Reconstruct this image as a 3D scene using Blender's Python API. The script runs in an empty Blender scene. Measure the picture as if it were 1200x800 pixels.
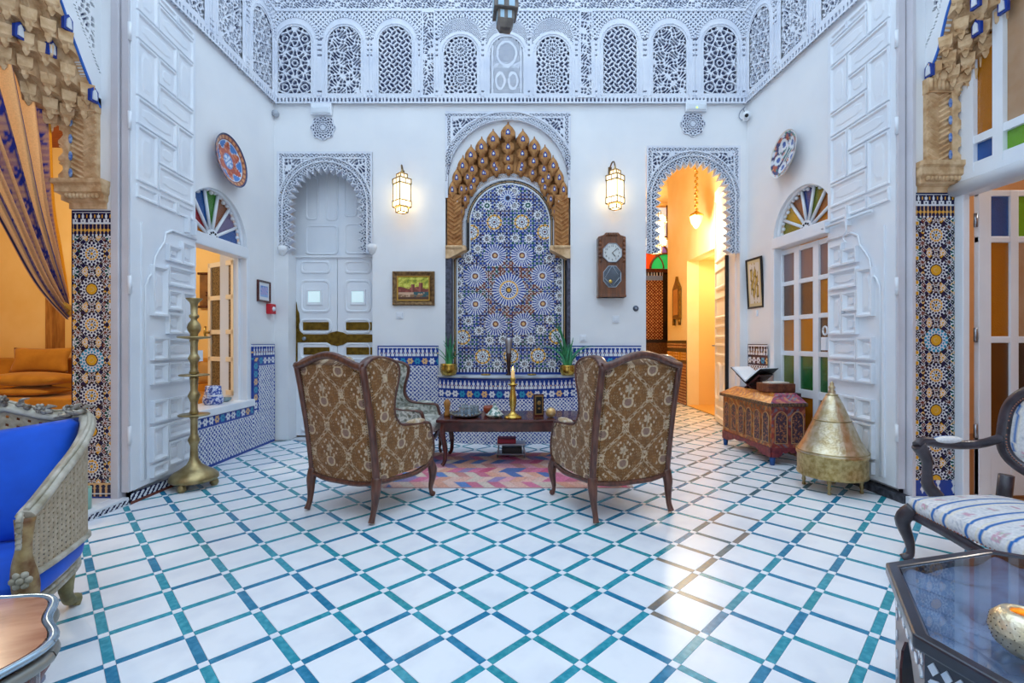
import bpy, bmesh, math, random
import numpy as np
from mathutils import Vector, Matrix
random.seed(7)
rng = np.random.default_rng(7)
sc = bpy.context.scene
col = sc.collection
pi = math.pi
sin, cos, sqrt = math.sin, math.cos, math.sqrt

# ---------------------------------------------------------------- camera
F = 555.0; CX = 606.0; CY = 400.0; CAMH = 1.2
cam_d = bpy.data.cameras.new('camera')
cam_d.sensor_fit = 'HORIZONTAL'; cam_d.sensor_width = 36.0
cam_d.lens = F / 1200 * 36
cam_d.shift_x = -(CX - 600) / 1200
cam_d.clip_start = 0.05
cam = bpy.data.objects.new('camera', cam_d); col.objects.link(cam)
cam.location = (0, 0, CAMH); cam.rotation_euler = (pi / 2, 0, 0)
sc.camera = cam

# ---------------------------------------------------------------- daylight: the courtyard is open to a bright overcast sky
w = bpy.data.worlds.new('sky'); sc.world = w; w.use_nodes = True
bg = w.node_tree.nodes['Background']
bg.inputs[0].default_value = (0.66, 0.83, 1.0, 1); bg.inputs[1].default_value = 2.4
sc.view_settings.view_transform = 'Standard'; sc.view_settings.look = 'None'
sc.view_settings.gamma = 1; sc.view_settings.use_curve_mapping = False
sc.view_settings.exposure = 0.0
sc.cycles.use_denoising = True
sc.cycles.max_bounces = 10; sc.cycles.diffuse_bounces = 6
sc.cycles.transmission_bounces = 6; sc.cycles.transparent_max_bounces = 8
sc.cycles.sample_clamp_indirect = 4

# ---------------------------------------------------------------- helpers
def pX(px, Y): return (px - CX) / F * Y          # photo column -> X at depth Y
def pZ(py, Y): return CAMH - (py - CY) / F * Y   # photo row -> height at depth Y
def floorY(py): return CAMH * F / (py - CY)

def lin(c):
    if isinstance(c, str):
        c = c.lstrip('#'); c = [int(c[i:i + 2], 16) / 255 for i in (0, 2, 4)]
        c = [x / 12.92 if x <= .04045 else ((x + .055) / 1.055) ** 2.4 for x in c]
    return tuple(c[:3]) + (1.0,)

_mats = {}
def M(name, c=None, rough=.5, metal=0, c2=None, ns=6, lo=.35, hi=.65, bump=0, bs=40, trans=0, emit=None, es=0,
      coat=0, rnd=False, wave=None, attr=False, stretch=None, spec=.5, sheen=0, vor=0, alpha=1, ior=1.45, world=False, detail=4, c3=None, tl=0):
    if name in _mats: return _mats[name]
    m = bpy.data.materials.new(name); _mats[name] = m; m.use_nodes = True
    nt = m.node_tree; N = nt.nodes; Lk = nt.links.new
    b = N['Principled BSDF']
    b.inputs['Roughness'].default_value = rough; b.inputs['Metallic'].default_value = metal
    b.inputs['Specular IOR Level'].default_value = spec; b.inputs['IOR'].default_value = ior
    b.inputs['Transmission Weight'].default_value = trans; b.inputs['Coat Weight'].default_value = coat
    b.inputs['Coat Roughness'].default_value = .08; b.inputs['Alpha'].default_value = alpha
    if sheen: b.inputs['Sheen Weight'].default_value = sheen; b.inputs['Sheen Roughness'].default_value = .4
    vec = None
    if c2 or bump or wave:
        if world:
            vec = N.new('ShaderNodeNewGeometry').outputs['Position']
        else:
            vec = N.new('ShaderNodeTexCoord').outputs['Object']
        if rnd:
            oi = N.new('ShaderNodeObjectInfo'); ad = N.new('ShaderNodeVectorMath'); ad.operation = 'MULTIPLY_ADD'
            ad.inputs[1].default_value = (37, 19, 23); cx = N.new('ShaderNodeCombineXYZ')
            for i in range(3): Lk(oi.outputs['Random'], cx.inputs[i])
            Lk(cx.outputs[0], ad.inputs[0]); Lk(vec, ad.inputs[2]); vec = ad.outputs[0]
        if stretch:
            mp = N.new('ShaderNodeMapping'); mp.inputs['Scale'].default_value = stretch
            Lk(vec, mp.inputs[0]); vec = mp.outputs[0]
    base = None
    if attr:
        at = N.new('ShaderNodeAttribute'); at.attribute_name = 'Col'; base = at.outputs['Color']
    if c2 and not attr or (attr and c2):
        if wave:
            t = N.new('ShaderNodeTexWave'); t.inputs['Scale'].default_value = ns
            t.inputs['Distortion'].default_value = wave; t.inputs['Detail'].default_value = 3
        else:
            t = N.new('ShaderNodeTexNoise'); t.inputs['Scale'].default_value = ns; t.inputs['Detail'].default_value = detail
        Lk(vec, t.inputs['Vector'])
        fac = t.outputs['Fac']
        r = N.new('ShaderNodeValToRGB'); Lk(fac, r.inputs[0])
        e = r.color_ramp.elements; e[0].position = lo; e[1].position = hi
        e[0].color = lin(c if c else (1, 1, 1)); e[1].color = lin(c2)
        if c3:
            x = r.color_ramp.elements.new(min(.99, hi + .12)); x.color = lin(c3)
        if attr:
            mx = N.new('ShaderNodeMix'); mx.data_type = 'RGBA'; mx.blend_type = 'MULTIPLY'; mx.inputs[0].default_value = 1
            Lk(base, mx.inputs[6]); Lk(r.outputs[0], mx.inputs[7]); base = mx.outputs[2]
        else: base = r.outputs[0]
    if base is not None: Lk(base, b.inputs['Base Color'])
    else: b.inputs['Base Color'].default_value = lin(c if c else (1, 1, 1))
    if bump:
        if vor:
            t = N.new('ShaderNodeTexVoronoi'); t.inputs['Scale'].default_value = bs; h = t.outputs['Distance']
        else:
            t = N.new('ShaderNodeTexNoise'); t.inputs['Scale'].default_value = bs; t.inputs['Detail'].default_value = 3; h = t.outputs['Fac']
        Lk(vec, t.inputs['Vector'])
        bp = N.new('ShaderNodeBump'); bp.inputs['Strength'].default_value = bump; bp.inputs['Distance'].default_value = .01
        Lk(h, bp.inputs['Height']); Lk(bp.outputs[0], b.inputs['Normal'])
    if tl:
        t = N.new('ShaderNodeBsdfTranslucent'); mx = N.new('ShaderNodeMixShader'); mx.inputs[0].default_value = tl
        if base is not None: Lk(base, t.inputs[0])
        else: t.inputs[0].default_value = lin(c)
        Lk(b.outputs[0], mx.inputs[1]); Lk(t.outputs[0], mx.inputs[2]); Lk(mx.outputs[0], N['Material Output'].inputs[0])
    if emit:
        b.inputs['Emission Color'].default_value = lin(emit); b.inputs['Emission Strength'].default_value = es
    return m

def np_mesh(name, V, Q, mi=None, smooth=False):
    me = bpy.data.meshes.new(name)
    V = np.asarray(V, dtype=np.float32); Q = np.asarray(Q, dtype=np.int32)
    me.vertices.add(len(V)); me.vertices.foreach_set('co', V.ravel())
    n = len(Q); k = Q.shape[1]
    me.loops.add(n * k); me.loops.foreach_set('vertex_index', Q.ravel())
    me.polygons.add(n); me.polygons.foreach_set('loop_start', np.arange(0, n * k, k, dtype=np.int32))
    if mi is not None: me.polygons.foreach_set('material_index', np.asarray(mi, dtype=np.int32))
    me.polygons.foreach_set('use_smooth', np.full(n, smooth))
    me.update(calc_edges=True); me.validate()
    return me

def link(name, me, mats=None, parent=None, loc=None, rotz=0):
    o = bpy.data.objects.new(name, me); col.objects.link(o)
    if me is not None and mats is not None:
        for m in (mats if isinstance(mats, (list, tuple)) else [mats]): me.materials.append(m)
    if parent: o.parent = parent
    if loc is not None: o.location = loc
    if rotz: o.rotation_euler = (0, 0, rotz)
    return o

def tag(o, label=None, cat=None, group=None, kind=None):
    if label: o['label'] = label
    if cat: o['category'] = cat
    if group: o['group'] = group
    if kind: o['kind'] = kind
    return o
def thing(name, label, cat, loc=(0, 0, 0), rotz=0, group=None, kind=None):
    o = link(name, None, None, None, loc, rotz); o.empty_display_size = .05
    return tag(o, label, cat, group, kind)
def copy_tree(o, parent=None):
    c = o.copy(); col.objects.link(c); c.parent = parent
    for ch in list(o.children): copy_tree(ch, c)
    return c

class MB:
    """collects faces, build() links them as one mesh object"""
    def __init__(s): s.v = []; s.f = []; s.m = []; s.s = []
    def add(s, vs, fs, mi=0, sm=False):
        b = len(s.v); s.v += [tuple(p) for p in vs]
        for f in fs: s.f.append([b + i for i in f]); s.m.append(mi); s.s.append(sm)
        return s
    def box(s, x0, y0, z0, x1, y1, z1, mi=0):
        vs = [(x, y, z) for z in (z0, z1) for y in (y0, y1) for x in (x0, x1)]
        return s.add(vs, [(0, 2, 3, 1), (4, 5, 7, 6), (0, 1, 5, 4), (2, 6, 7, 3), (0, 4, 6, 2), (1, 3, 7, 5)], mi)
    def cbox(s, c, h, mi=0, rz=0):
        ca, sa = cos(rz), sin(rz); vs = []
        for z in (-1, 1):
            for y in (-1, 1):
                for x in (-1, 1):
                    X, Y = x * h[0], y * h[1]
                    vs.append((c[0] + X * ca - Y * sa, c[1] + X * sa + Y * ca, c[2] + z * h[2]))
        return s.add(vs, [(0, 2, 3, 1), (4, 5, 7, 6), (0, 1, 5, 4), (2, 6, 7, 3), (0, 4, 6, 2), (1, 3, 7, 5)], mi)
    def prism(s, pts, h0, h1, fn=None, mi=0, sm=False, cap=True):
        """polygon pts (a,b) extruded h0..h1; fn(a,b,h)->xyz"""
        fn = fn or (lambda a, b, h: (a, b, h)); n = len(pts)
        vs = [fn(a, b, h0) for a, b in pts] + [fn(a, b, h1) for a, b in pts]
        s.add(vs, [(i, (i + 1) % n, n + (i + 1) % n, n + i) for i in range(n)], mi, sm)
        if cap: s.add(vs, [tuple(range(n))[::-1], tuple(range(n, 2 * n))], mi)
        return s
    def lathe(s, prof, n=20, c=(0, 0, 0), mi=0, a0=0, a1=2 * pi, sm=True, sx=1, sy=1):
        full = abs(a1 - a0 - 2 * pi) < 1e-6; k = n if full else n + 1; vs = []
        for r, z in prof:
            for i in range(k):
                a = a0 + (a1 - a0) * i / n
                vs.append((c[0] + r * cos(a) * sx, c[1] + r * sin(a) * sy, c[2] + z))
        fs = []
        for j in range(len(prof) - 1):
            for i in range(n):
                i2 = (i + 1) % k
                fs.append((j * k + i, j * k + i2, (j + 1) * k + i2, (j + 1) * k + i))
        return s.add(vs, fs, mi, sm)
    def tube(s, path, rad, n=8, mi=0, cap=True, sm=True, flat=None, up=None):
        """swept section; rad number or list; flat = list of (a,b) section scaled by rad"""
        P = [Vector(p) for p in path]; L = len(P)
        R = rad if isinstance(rad, list) else [rad] * L
        sec = flat or [(cos(2 * pi * i / n), sin(2 * pi * i / n)) for i in range(n)]
        n = len(sec); vs = []; prev = None
        for i, p in enumerate(P):
            t = (P[min(i + 1, L - 1)] - P[max(i - 1, 0)])
            t = t.normalized() if t.length > 1e-9 else Vector((0, 0, 1))
            if prev is None:
                u = Vector(up) if up else (Vector((0, 0, 1)) if abs(t.z) < .9 else Vector((1, 0, 0)))
            else: u = prev
            u = (u - t * u.dot(t)); u = u.normalized() if u.length > 1e-6 else t.orthogonal().normalized()
            prev = u; v = t.cross(u)
            r = R[i]; r = r if isinstance(r, (tuple, list)) else (r, r)
            for a, b in sec: vs.append(p + u * (a * r[0]) + v * (b * r[1]))
        fs = [(j * n + i, j * n + (i + 1) % n, (j + 1) * n + (i + 1) % n, (j + 1) * n + i) for j in range(L - 1) for i in range(n)]
        s.add(vs, fs, mi, sm)
        if cap: s.add(vs, [tuple(range(n))[::-1], tuple(range((L - 1) * n, L * n))], mi)
        return s
    def grid(s, fn, nu, nv, mi=0, sm=True, cu=False, cv=False):
        ku = nu if cu else nu + 1; kv = nv if cv else nv + 1
        vs = [fn(i / nu, j / nv) for j in range(kv) for i in range(ku)]
        fs = [(j * ku + i, j * ku + (i + 1) % ku, ((j + 1) % kv) * ku + (i + 1) % ku, ((j + 1) % kv) * ku + i) for j in range(nv) for i in range(nu)]
        return s.add(vs, fs, mi, sm)
    def ball(s, c, r, n=10, mi=0, p=1.0):
        r = r if isinstance(r, (tuple, list)) else (r, r, r)
        sg = lambda x: math.copysign(abs(x) ** p, x)
        def fn(u, v):
            a = 2 * pi * u; b = -pi / 2 + pi * v
            return (c[0] + r[0] * sg(cos(b)) * sg(cos(a)), c[1] + r[1] * sg(cos(b)) * sg(sin(a)), c[2] + r[2] * sg(sin(b)))
        return s.grid(fn, 2 * n, n, mi, True, cu=True)
    def build(s, name, mats, parent=None, loc=None, rotz=0, bevel=0, seg=2, sub=0):
        me = bpy.data.meshes.new(name); me.from_pydata(s.v, [], s.f)
        me.polygons.foreach_set('material_index', s.m); me.polygons.foreach_set('use_smooth', s.s)
        bm = bmesh.new(); bm.from_mesh(me); bmesh.ops.remove_doubles(bm, verts=bm.verts, dist=1e-5)
        bmesh.ops.recalc_face_normals(bm, faces=bm.faces); bm.to_mesh(me); bm.free()
        me.update()
        o = link(name, me, mats, parent, loc, rotz)
        if bevel:
            b = o.modifiers.new('bevel', 'BEVEL'); b.width = bevel; b.segments = seg; b.limit_method = 'ANGLE'; b.angle_limit = .6
        if sub:
            b = o.modifiers.new('sub', 'SUBSURF'); b.levels = sub; b.render_levels = sub
        return o

def paint(o, fn):
    """colour attribute from a pattern fn(xyz array)->rgb array (the thing's own colours)"""
    me = o.data; n = len(me.vertices); co = np.empty(n * 3, dtype=np.float32); me.vertices.foreach_get('co', co)
    c = fn(co.reshape(-1, 3)); c4 = np.ones((n, 4), dtype=np.float32); c4[:, :3] = c
    a = me.color_attributes.new('Col', 'FLOAT_COLOR', 'POINT'); a.data.foreach_set('color', c4.ravel())

def relief(name, L, cu, cv, O, U, V, Nn, heights, mats, parent=None, level_mat=None, edge=None):
    """level map -> carved plate: every cell a face at its level height, with real side walls between levels"""
    ny, nx = L.shape; O, U, V, Nn = [np.array(a, float) for a in (O, U, V, Nn)]
    H = np.array(list(heights)); quads = []; mi = []
    P = lambda u, v, h: O + np.outer(u * cu, U) + np.outer(v * cv, V) + np.outer(h, Nn)
    # runs
    D = np.ones((ny, nx + 1), bool); D[:, 1:nx] = L[:, 1:] != L[:, :-1]
    js, is_ = np.nonzero(D)
    rows = js; start = is_
    nxt = np.empty_like(start); nxt[:-1] = start[1:]; nxt[-1] = nx
    ok = (start < nx); rows, start, end = rows[ok], start[ok], nxt[ok]
    lv = L[rows, start]; k = lv >= 0; rows, start, end, lv = rows[k], start[k], end[k], lv[k]
    h = H[lv]
    allv = [np.stack([P(start, rows, h), P(end, rows, h), P(end, rows + 1, h), P(start, rows + 1, h)], 1)]
    mi.append(lv)
    if len(set(H.tolist())) > 1 or edge is not None:
        HH = np.where(L >= 0, H[np.clip(L, 0, None)], np.nan if edge is None else edge)
        a, b = HH[:, :-1], HH[:, 1:]; j, i = np.nonzero((a != b) & ~np.isnan(a) & ~np.isnan(b))
        ha, hb = a[j, i], b[j, i]
        allv.append(np.stack([P(i + 1, j, ha), P(i + 1, j + 1, ha), P(i + 1, j + 1, hb), P(i + 1, j, hb)], 1)); mi.append(np.where(ha > hb, L[j, i], L[j, i + 1]))
        a, b = HH[:-1], HH[1:]; j, i = np.nonzero((a != b) & ~np.isnan(a) & ~np.isnan(b))
        ha, hb = a[j, i], b[j, i]
        allv.append(np.stack([P(i, j + 1, ha), P(i + 1, j + 1, ha), P(i + 1, j + 1, hb), P(i, j + 1, hb)], 1)); mi.append(np.where(ha > hb, L[j, i], L[j + 1, i]))
    A = np.concatenate(allv).reshape(-1, 3); m = np.concatenate(mi)
    if level_mat is not None: m = np.array(level_mat)[m]
    Q = np.arange(len(A)).reshape(-1, 4)
    me = np_mesh(name, A, Q, m)
    return link(name, me, mats, parent)

def raster(w, h, cell):
    """cell-centre coordinate arrays (u right, v up) for a w x h metre panel"""
    nx, ny = max(1, round(w / cell)), max(1, round(h / cell))
    u = (np.arange(nx) + .5) * (w / nx); v = (np.arange(ny) + .5) * (h / ny)
    return np.meshgrid(u, v) + [w / nx, h / ny]

def light(name, loc, power, colr=(1, .72, .4), r=.05, parent=None):
    d = bpy.data.lights.new(name, 'POINT'); d.energy = power; d.color = colr; d.shadow_soft_size = r
    o = bpy.data.objects.new(name, d); col.objects.link(o); o.location = loc
    if parent: o.parent = parent
    return o
def lerp(a, b, t): return a + (b - a) * t
def arcpts(cx, cy, r, a0, a1, n, ry=None):
    return [(cx + r * cos(lerp(a0, a1, i / n)), cy + (ry or r) * sin(lerp(a0, a1, i / n))) for i in range(n + 1)]
def smooth_path(pts, n=6):
    """Catmull-Rom through pts"""
    P = [Vector(p) for p in pts]; out = []
    for i in range(len(P) - 1):
        p0 = P[max(i - 1, 0)]; p1 = P[i]; p2 = P[i + 1]; p3 = P[min(i + 2, len(P) - 1)]
        for k in range(n):
            t = k / n
            out.append(.5 * ((2 * p1) + (p2 - p0) * t + (2 * p0 - 5 * p1 + 4 * p2 - p3) * t * t + (3 * p1 - p0 - 3 * p2 + p3) * t ** 3))
    out.append(P[-1]); return out

# ---------------------------------------------------------------- materials
white = M('white_plaster', '#e9eaec', .7, c2='#e2e4e8', ns=2, bump=.05, bs=60)
paintw = M('white_gloss_paint', '#e8ebf0', .35, c2='#dfe4ec', ns=3, spec=.5)
framegrey = M('grey_white_frame_paint', '#d3d0d6', .45, c2='#c6c3ca', ns=3)
stucco = M('carved_stucco', '#dfe2ea', .8, c2='#d3d8e4', ns=4)
stucco_bed_shade = M('stucco_bed_shade_blue_grey', '#5a6180', .9)  # shade of the carved recesses put into the bed colour
lattice_shade = M('pierced_lattice_painted_shade', '#464c69', .95)  # darkness behind the piercings, painted as an even dark backing
ochre = M('yellow_ochre_plaster', '#efcb86', .75, c2='#e8bf72', ns=2, bump=.05, bs=30)
brownplaster = M('carved_tan_plaster', '#e0bf96', .85, c2='#bd9468', ns=14, bump=.7, bs=45)
brownplaster2 = M('carved_ochre_plaster', '#c08d58', .85, c2='#935f34', ns=14, bump=.8, bs=40)
woodtrim = M('honey_wood', '#b07a3a', .5, c2='#8d5a26', ns=5, stretch=(8, 1, 1))
darkwood = M('dark_mahogany', '#5a2822', .25, c2='#371512', ns=6, stretch=(2, 10, 2), coat=.3)
walnut = M('carved_walnut', '#6b4032', .34, c2='#47271e', ns=5, stretch=(8, 8, 2), coat=.3)
brass = M('worn_brass', '#b9a67a', .36, .85, c2='#8f7a50', ns=12, bump=.1, bs=30)
brass_shiny = M('bright_brass', '#d9b763', .25, 1, c2='#b8923f', ns=14, bump=.15, bs=60)
brassplate = M('aged_brass_plate', '#7f6423', .45, .8, c2='#5c4717', ns=20, bump=.3, bs=90)
blackp = M('black_paint', '#15161c', .4)
steel = M('steel', '#9aa0aa', .3, 1)
glass_clear = M('clear_glass', '#f4fbff', .02, trans=1, ior=1.3)
Zw = M('zellige_white', '#d9dce2', .25); Zb = M('zellige_blue', '#1a3a90', .22); Zn = M('zellige_navy', '#17173f', .25)
Zk = M('zellige_black', '#1b1518', .25); Zg = M('zellige_green', '#124f46', .25); Zy = M('zellige_yellow', '#dda32b', .25)
Zt = M('zellige_turquoise', '#2f8fb4', .25); Zr = M('zellige_brown', '#6d3425', .25); Zo = M('zellige_ochre', '#d9b07a', .25)
Zl = M('zellige_light_blue', '#7f9fd8', .25)
ZM = [Zw, Zb, Zn, Zk, Zg, Zy, Zt, Zr, Zo, Zl]
W_, B_, N_, K_, G_, Y_, T_, R_, O_, L_ = range(10)
# ================================================================ FLOOR
YB = 5.75; XL = -2.95; WT = .30; ZTOP = 6.3
def RW(Y): return 2.79 + .063 * (YB - Y)       # the right wall runs very slightly splayed
SB = F / YB                                    # photo pixels per metre on the back wall
bx = lambda px: (px - CX) / SB
bz = lambda py: CAMH - (py - CY) / SB

grout = M('pale_grout', '#c9cdd6', .8)
marble = M('white_marble', '#eceff5', .3, c2='#dfe3ec', ns=6, lo=.45, hi=.72, rnd=True, detail=6)
gtile = [M('green_marble_a', '#1b8aa0', .25, c2='#4bb0c4', ns=38, lo=.4, hi=.8, rnd=True, detail=6),
         M('green_marble_b', '#17749a', .25, c2='#3f97bd', ns=34, lo=.4, hi=.8, rnd=True, detail=6),
         M('green_marble_c', '#1a8798', .25, c2='#4fb0bb', ns=42, lo=.4, hi=.85, rnd=True, detail=6),
         M('rust_stained_marble', '#6f7378', .28, c2='#9a8468', ns=30, lo=.4, hi=.75, rnd=True, detail=6),
         M('dark_slate_marble', '#2f5f70', .28, c2='#4b7f90', ns=30, lo=.4, hi=.8, rnd=True, detail=6)]
fl = MB().box(-3.0, -1.7, -.12, 3.05, YB + .02, -.005).box(.9, YB, -.12, 4.3, 12.2, -.005).box(-3.1, YB - .02, -.12, -1.6, 6.4, -.005)
floor_o = tag(fl.build('floor', grout), 'courtyard floor of white marble squares framed by teal marble strips', 'floor', kind='structure')
PT = .2475; SW = .0350; g = .0015
def slab(w, h, mat):
    mb = MB(); a, b = w / 2 - g / 2, h / 2 - g / 2
    mb.box(-a, -b, -.02, a, b, 0); me = bpy.data.meshes.new('slab'); me.from_pydata(mb.v, [], [f for f in mb.f if f != [0, 2, 3, 1]]); me.materials.append(mat); return me
me_tile = slab(PT - SW, PT - SW, marble); me_node = slab(SW, SW, marble); me_strip = [slab(PT - SW, SW, m) for m in gtile]
A_ = np.array([.175, .175]); B2 = np.array([-.175, .175]); O_f = np.array([.060, 1.936])
items = {'tile': [], 'strip': [], 'inset': []}
for i in range(-22, 40):
    for j in range(-30, 40):
        n = O_f + i * A_ + j * B2
        for kind, p, rz in (('inset', n, pi / 4), ('tile', n + (A_ + B2) / 2, pi / 4), ('strip', n + A_ / 2, pi / 4), ('strip', n + B2 / 2, 3 * pi / 4)):
            X, Y = p
            if Y < .3: continue
            court = XL - .02 < X < RW(min(Y, 5.7)) + .02 and Y < YB
            corr = 1.5 < X < 3.2 and YB - .1 < Y < 10.6
            if not (court or corr): continue
            if X < -3.0 + .1 and Y < YB and False: continue
            seen = Y > 1.5 and abs(X / Y) < 1.12
            mi = 0
            if kind == 'strip':
                mi = random.choice([0, 0, 1, 1, 2])
                # a stained run of strips, right of centre
                t = np.array([.58, .81]); d = p - np.array([.8, 2.3])
                if abs(d[0] * t[1] - d[1] * t[0]) < .13 and -.3 < d @ t < 1.3: mi = 3 if random.random() < .75 else 4
                elif Y > 3.7 and X > .6 and random.random() < .5: mi = 4
            items[kind].append((0 if seen else 1, Y, X, rz, mi))
for kind, lst in items.items():
    lst.sort()
    for k, (s_, Y, X, rz, mi) in enumerate(lst[:300]):
        me = me_tile if kind == 'tile' else me_node if kind == 'inset' else me_strip[mi]
        o = bpy.data.objects.new(kind, me); col.objects.link(o); o.parent = floor_o
        o.location = (X, Y, 0 if kind != 'strip' else -.0006); o.rotation_euler = (0, 0, rz)
    mb = MB()
    hw = {'tile': (PT - SW, PT - SW), 'inset': (SW, SW), 'strip': (PT - SW, SW)}[kind]
    for (s_, Y, X, rz, mi) in lst[300:]:
        mb.cbox((X, Y, -.01 if kind != 'strip' else -.0106), (hw[0] / 2 - g / 2, hw[1] / 2 - g / 2, .01), mi if kind == 'strip' else 0, rz)
    o = mb.build({'tile': 'far_tile_field', 'inset': 'far_inset_field', 'strip': 'far_strip_field'}[kind], gtile if kind == 'strip' else marble, floor_o); o['kind'] = 'stuff'

# ================================================================ WALLS
def holed_wall(mb, u0, u1, z0, z1, holes, fn, t):
    us = sorted({u0, u1} | {h[0] for h in holes} | {h[1] for h in holes}); zs = sorted({z0, z1} | {h[2] for h in holes} | {h[3] for h in holes})
    us = [u for u in us if u0 <= u <= u1]; zs = [z for z in zs if z0 <= z <= z1]
    solid = lambda i, j: 0 <= i < len(us) - 1 and 0 <= j < len(zs) - 1 and not any(h[0] <= (us[i] + us[i + 1]) / 2 <= h[1] and h[2] <= (zs[j] + zs[j + 1]) / 2 <= h[3] for h in holes)
    for i in range(len(us) - 1):
        for j in range(len(zs) - 1):
            if not solid(i, j): continue
            a, b, c, d = us[i], us[i + 1], zs[j], zs[j + 1]
            for h in (0, t): mb.add([fn(a, h, c), fn(b, h, c), fn(b, h, d), fn(a, h, d)], [(0, 1, 2, 3)])
            for (di, dj, e) in ((-1, 0, ((a, c), (a, d))), (1, 0, ((b, c), (b, d))), (0, -1, ((a, c), (b, c))), (0, 1, ((a, d), (b, d)))):
                if not solid(i + di, j + dj):
                    (p, q), (r, s) = e; mb.add([fn(p, 0, q), fn(r, 0, s), fn(r, t, s), fn(p, t, q)], [(0, 1, 2, 3)])
fB = lambda u, h, z: (u, YB + h, z)
fL = lambda u, h, z: (XL - h, u, z)
fR = lambda u, h, z: (RW(u) + h, u, z)
def arch_infill(mb, uc, r, zs, ztop, fn, t, n=28):
    """fills the square corners above a half-round opening"""
    P = [(uc + r * cos(a), zs + r * sin(a)) for a in [pi * k / n for k in range(n + 1)]]
    for k in range(n):
        (a, b), (c, d) = P[k], P[k + 1]
        for h in (0, t): mb.add([fn(a, h, b), fn(c, h, d), fn(c, h, ztop), fn(a, h, ztop)], [(0, 1, 2, 3)])
        mb.add([fn(a, 0, b), fn(c, 0, d), fn(c, t, d), fn(a, t, b)], [(0, 1, 2, 3)])

DL = (bx(325), bx(436.5)); DR = (bx(757), bx(867)); NI = (bx(522), bx(668.5))
ZDL = bz(178); ZDR = bz(171); ZNI = bz(131); ZNB = .72
mb = MB()
holed_wall(mb, XL - .3, 3.0, 0, ZTOP, [(DL[0], DL[1], 0, ZDL), (DR[0], DR[1], 0, ZDR), (NI[0], NI[1], ZNB, ZNI)], fB, .30)
wall_back = tag(mb.build('wall_back', white), 'white plastered rear wall with two arched doorways and a tiled fountain niche', 'wall', kind='structure')
OPL = (1.55, 3.455); OPR = (1.55, 3.50); ZOP = 4.45
WIN = (4.17, 5.18); WSILL = .56; WSPR = 2.19; WR = .505; WC = 4.675
mb = MB()
holed_wall(mb, -1.6, YB, 0, ZTOP, [(OPL[0], OPL[1], .06, ZOP), (WIN[0], WIN[1], WSILL, WSPR + WR + .02)], fL, WT)
arch_infill(mb, WC, WR, WSPR, WSPR + WR + .02, fL, WT)
wall_left = tag(mb.build('wall_left', white), 'white side wall with a fanlight window behind the tall brass candlestick', 'wall', kind='structure')
GD = (4.30, 5.22); GSPR = 2.30; GC = 4.76; GR = .46
mb = MB()
holed_wall(mb, -1.6, YB, 0, ZTOP, [(OPR[0], OPR[1], .06, ZOP), (GD[0], GD[1], .0, GSPR + GR + .02)], fR, WT)
arch_infill(mb, GC, GR, GSPR, GSPR + GR + .02, fR, WT)
wall_right = tag(mb.build('wall_right', white), 'white side wall with a coloured glass fanlight door behind the painted chest', 'wall', kind='structure')
mb = MB(); holed_wall(mb, -3.3, 3.4, 0, ZTOP, [(-1.2, 1.2, 0, 3.2)], lambda u, h, z: (u, -1.6 - h, z), .3)
tag(mb.build('wall_front', white), 'white courtyard wall with a doorway, behind the viewpoint', 'wall', kind='structure')
mb = MB().box(-1.2, -4.0, .0, 1.2, -3.9, 3.2); tag(mb.build('wall_lobby', ochre), 'plain ochre lobby wall beyond the doorway behind the viewpoint', 'wall', kind='structure')

# ---------------------------------------------------------------- rooms seen through the openings
IB = 6.6
mb = MB(); mb.box(-8.2, .6, 0, -8.1, IB, 3.9); mb.box(-8.2, IB, 0, XL - WT + .04, IB + .1, 3.9); mb.box(-8.2, .5, 0, XL - WT, .6, 3.9)
tag(mb.build('wall_salon_left', ochre), 'yellow ochre walls of the salon seen through the curtained archway', 'wall', kind='structure')
mb = MB().box(-8.2, .5, -.1, XL - .02, IB + .1, .055); tag(mb.build('floor_salon_left', M('salon_floor', '#d5d9e2', .3, c2='#b9c4d2', ns=3)), 'pale marble salon floor beyond the archway sill', 'floor', kind='structure')
mb = MB().box(-8.2, .5, 3.9, XL - WT, IB + .1, 4.0); tag(mb.build('ceiling_salon_left', M('cedar_ceiling', '#9a4a1e', .6, c2='#6e2f12', ns=8, stretch=(1, 12, 1))), 'reddish cedar ceiling of the salon behind the curtain', 'ceiling', kind='structure')
beige = M('beige_plaster', '#dcb184', .8, c2='#d3a675', ns=2)
mb = MB(); mb.box(6.4, .6, 0, 6.5, 6.6, 3.9); mb.box(RW(5) + WT, 5.9, 0, 6.5, 6.0, 3.9); mb.box(RW(1) + WT, .5, 0, 6.5, .6, 3.9)
tag(mb.build('wall_salon_right', beige), 'beige walls of the room behind the coloured glass doors', 'wall', kind='structure')
mb = MB().box(RW(3) - .05, .5, -.1, 6.5, 6.0, .055); tag(mb.build('floor_salon_right', M('salon_floor_dark', '#8a6a4a', .4)), 'brown floor of the room behind the coloured glass doors', 'floor', kind='structure')
mb = MB().box(RW(3) + WT, .5, 3.9, 6.5, 6.0, 4.0); tag(mb.build('ceiling_salon_right', beige), 'beige ceiling of the room behind the coloured glass doors', 'ceiling', kind='structure')
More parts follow.
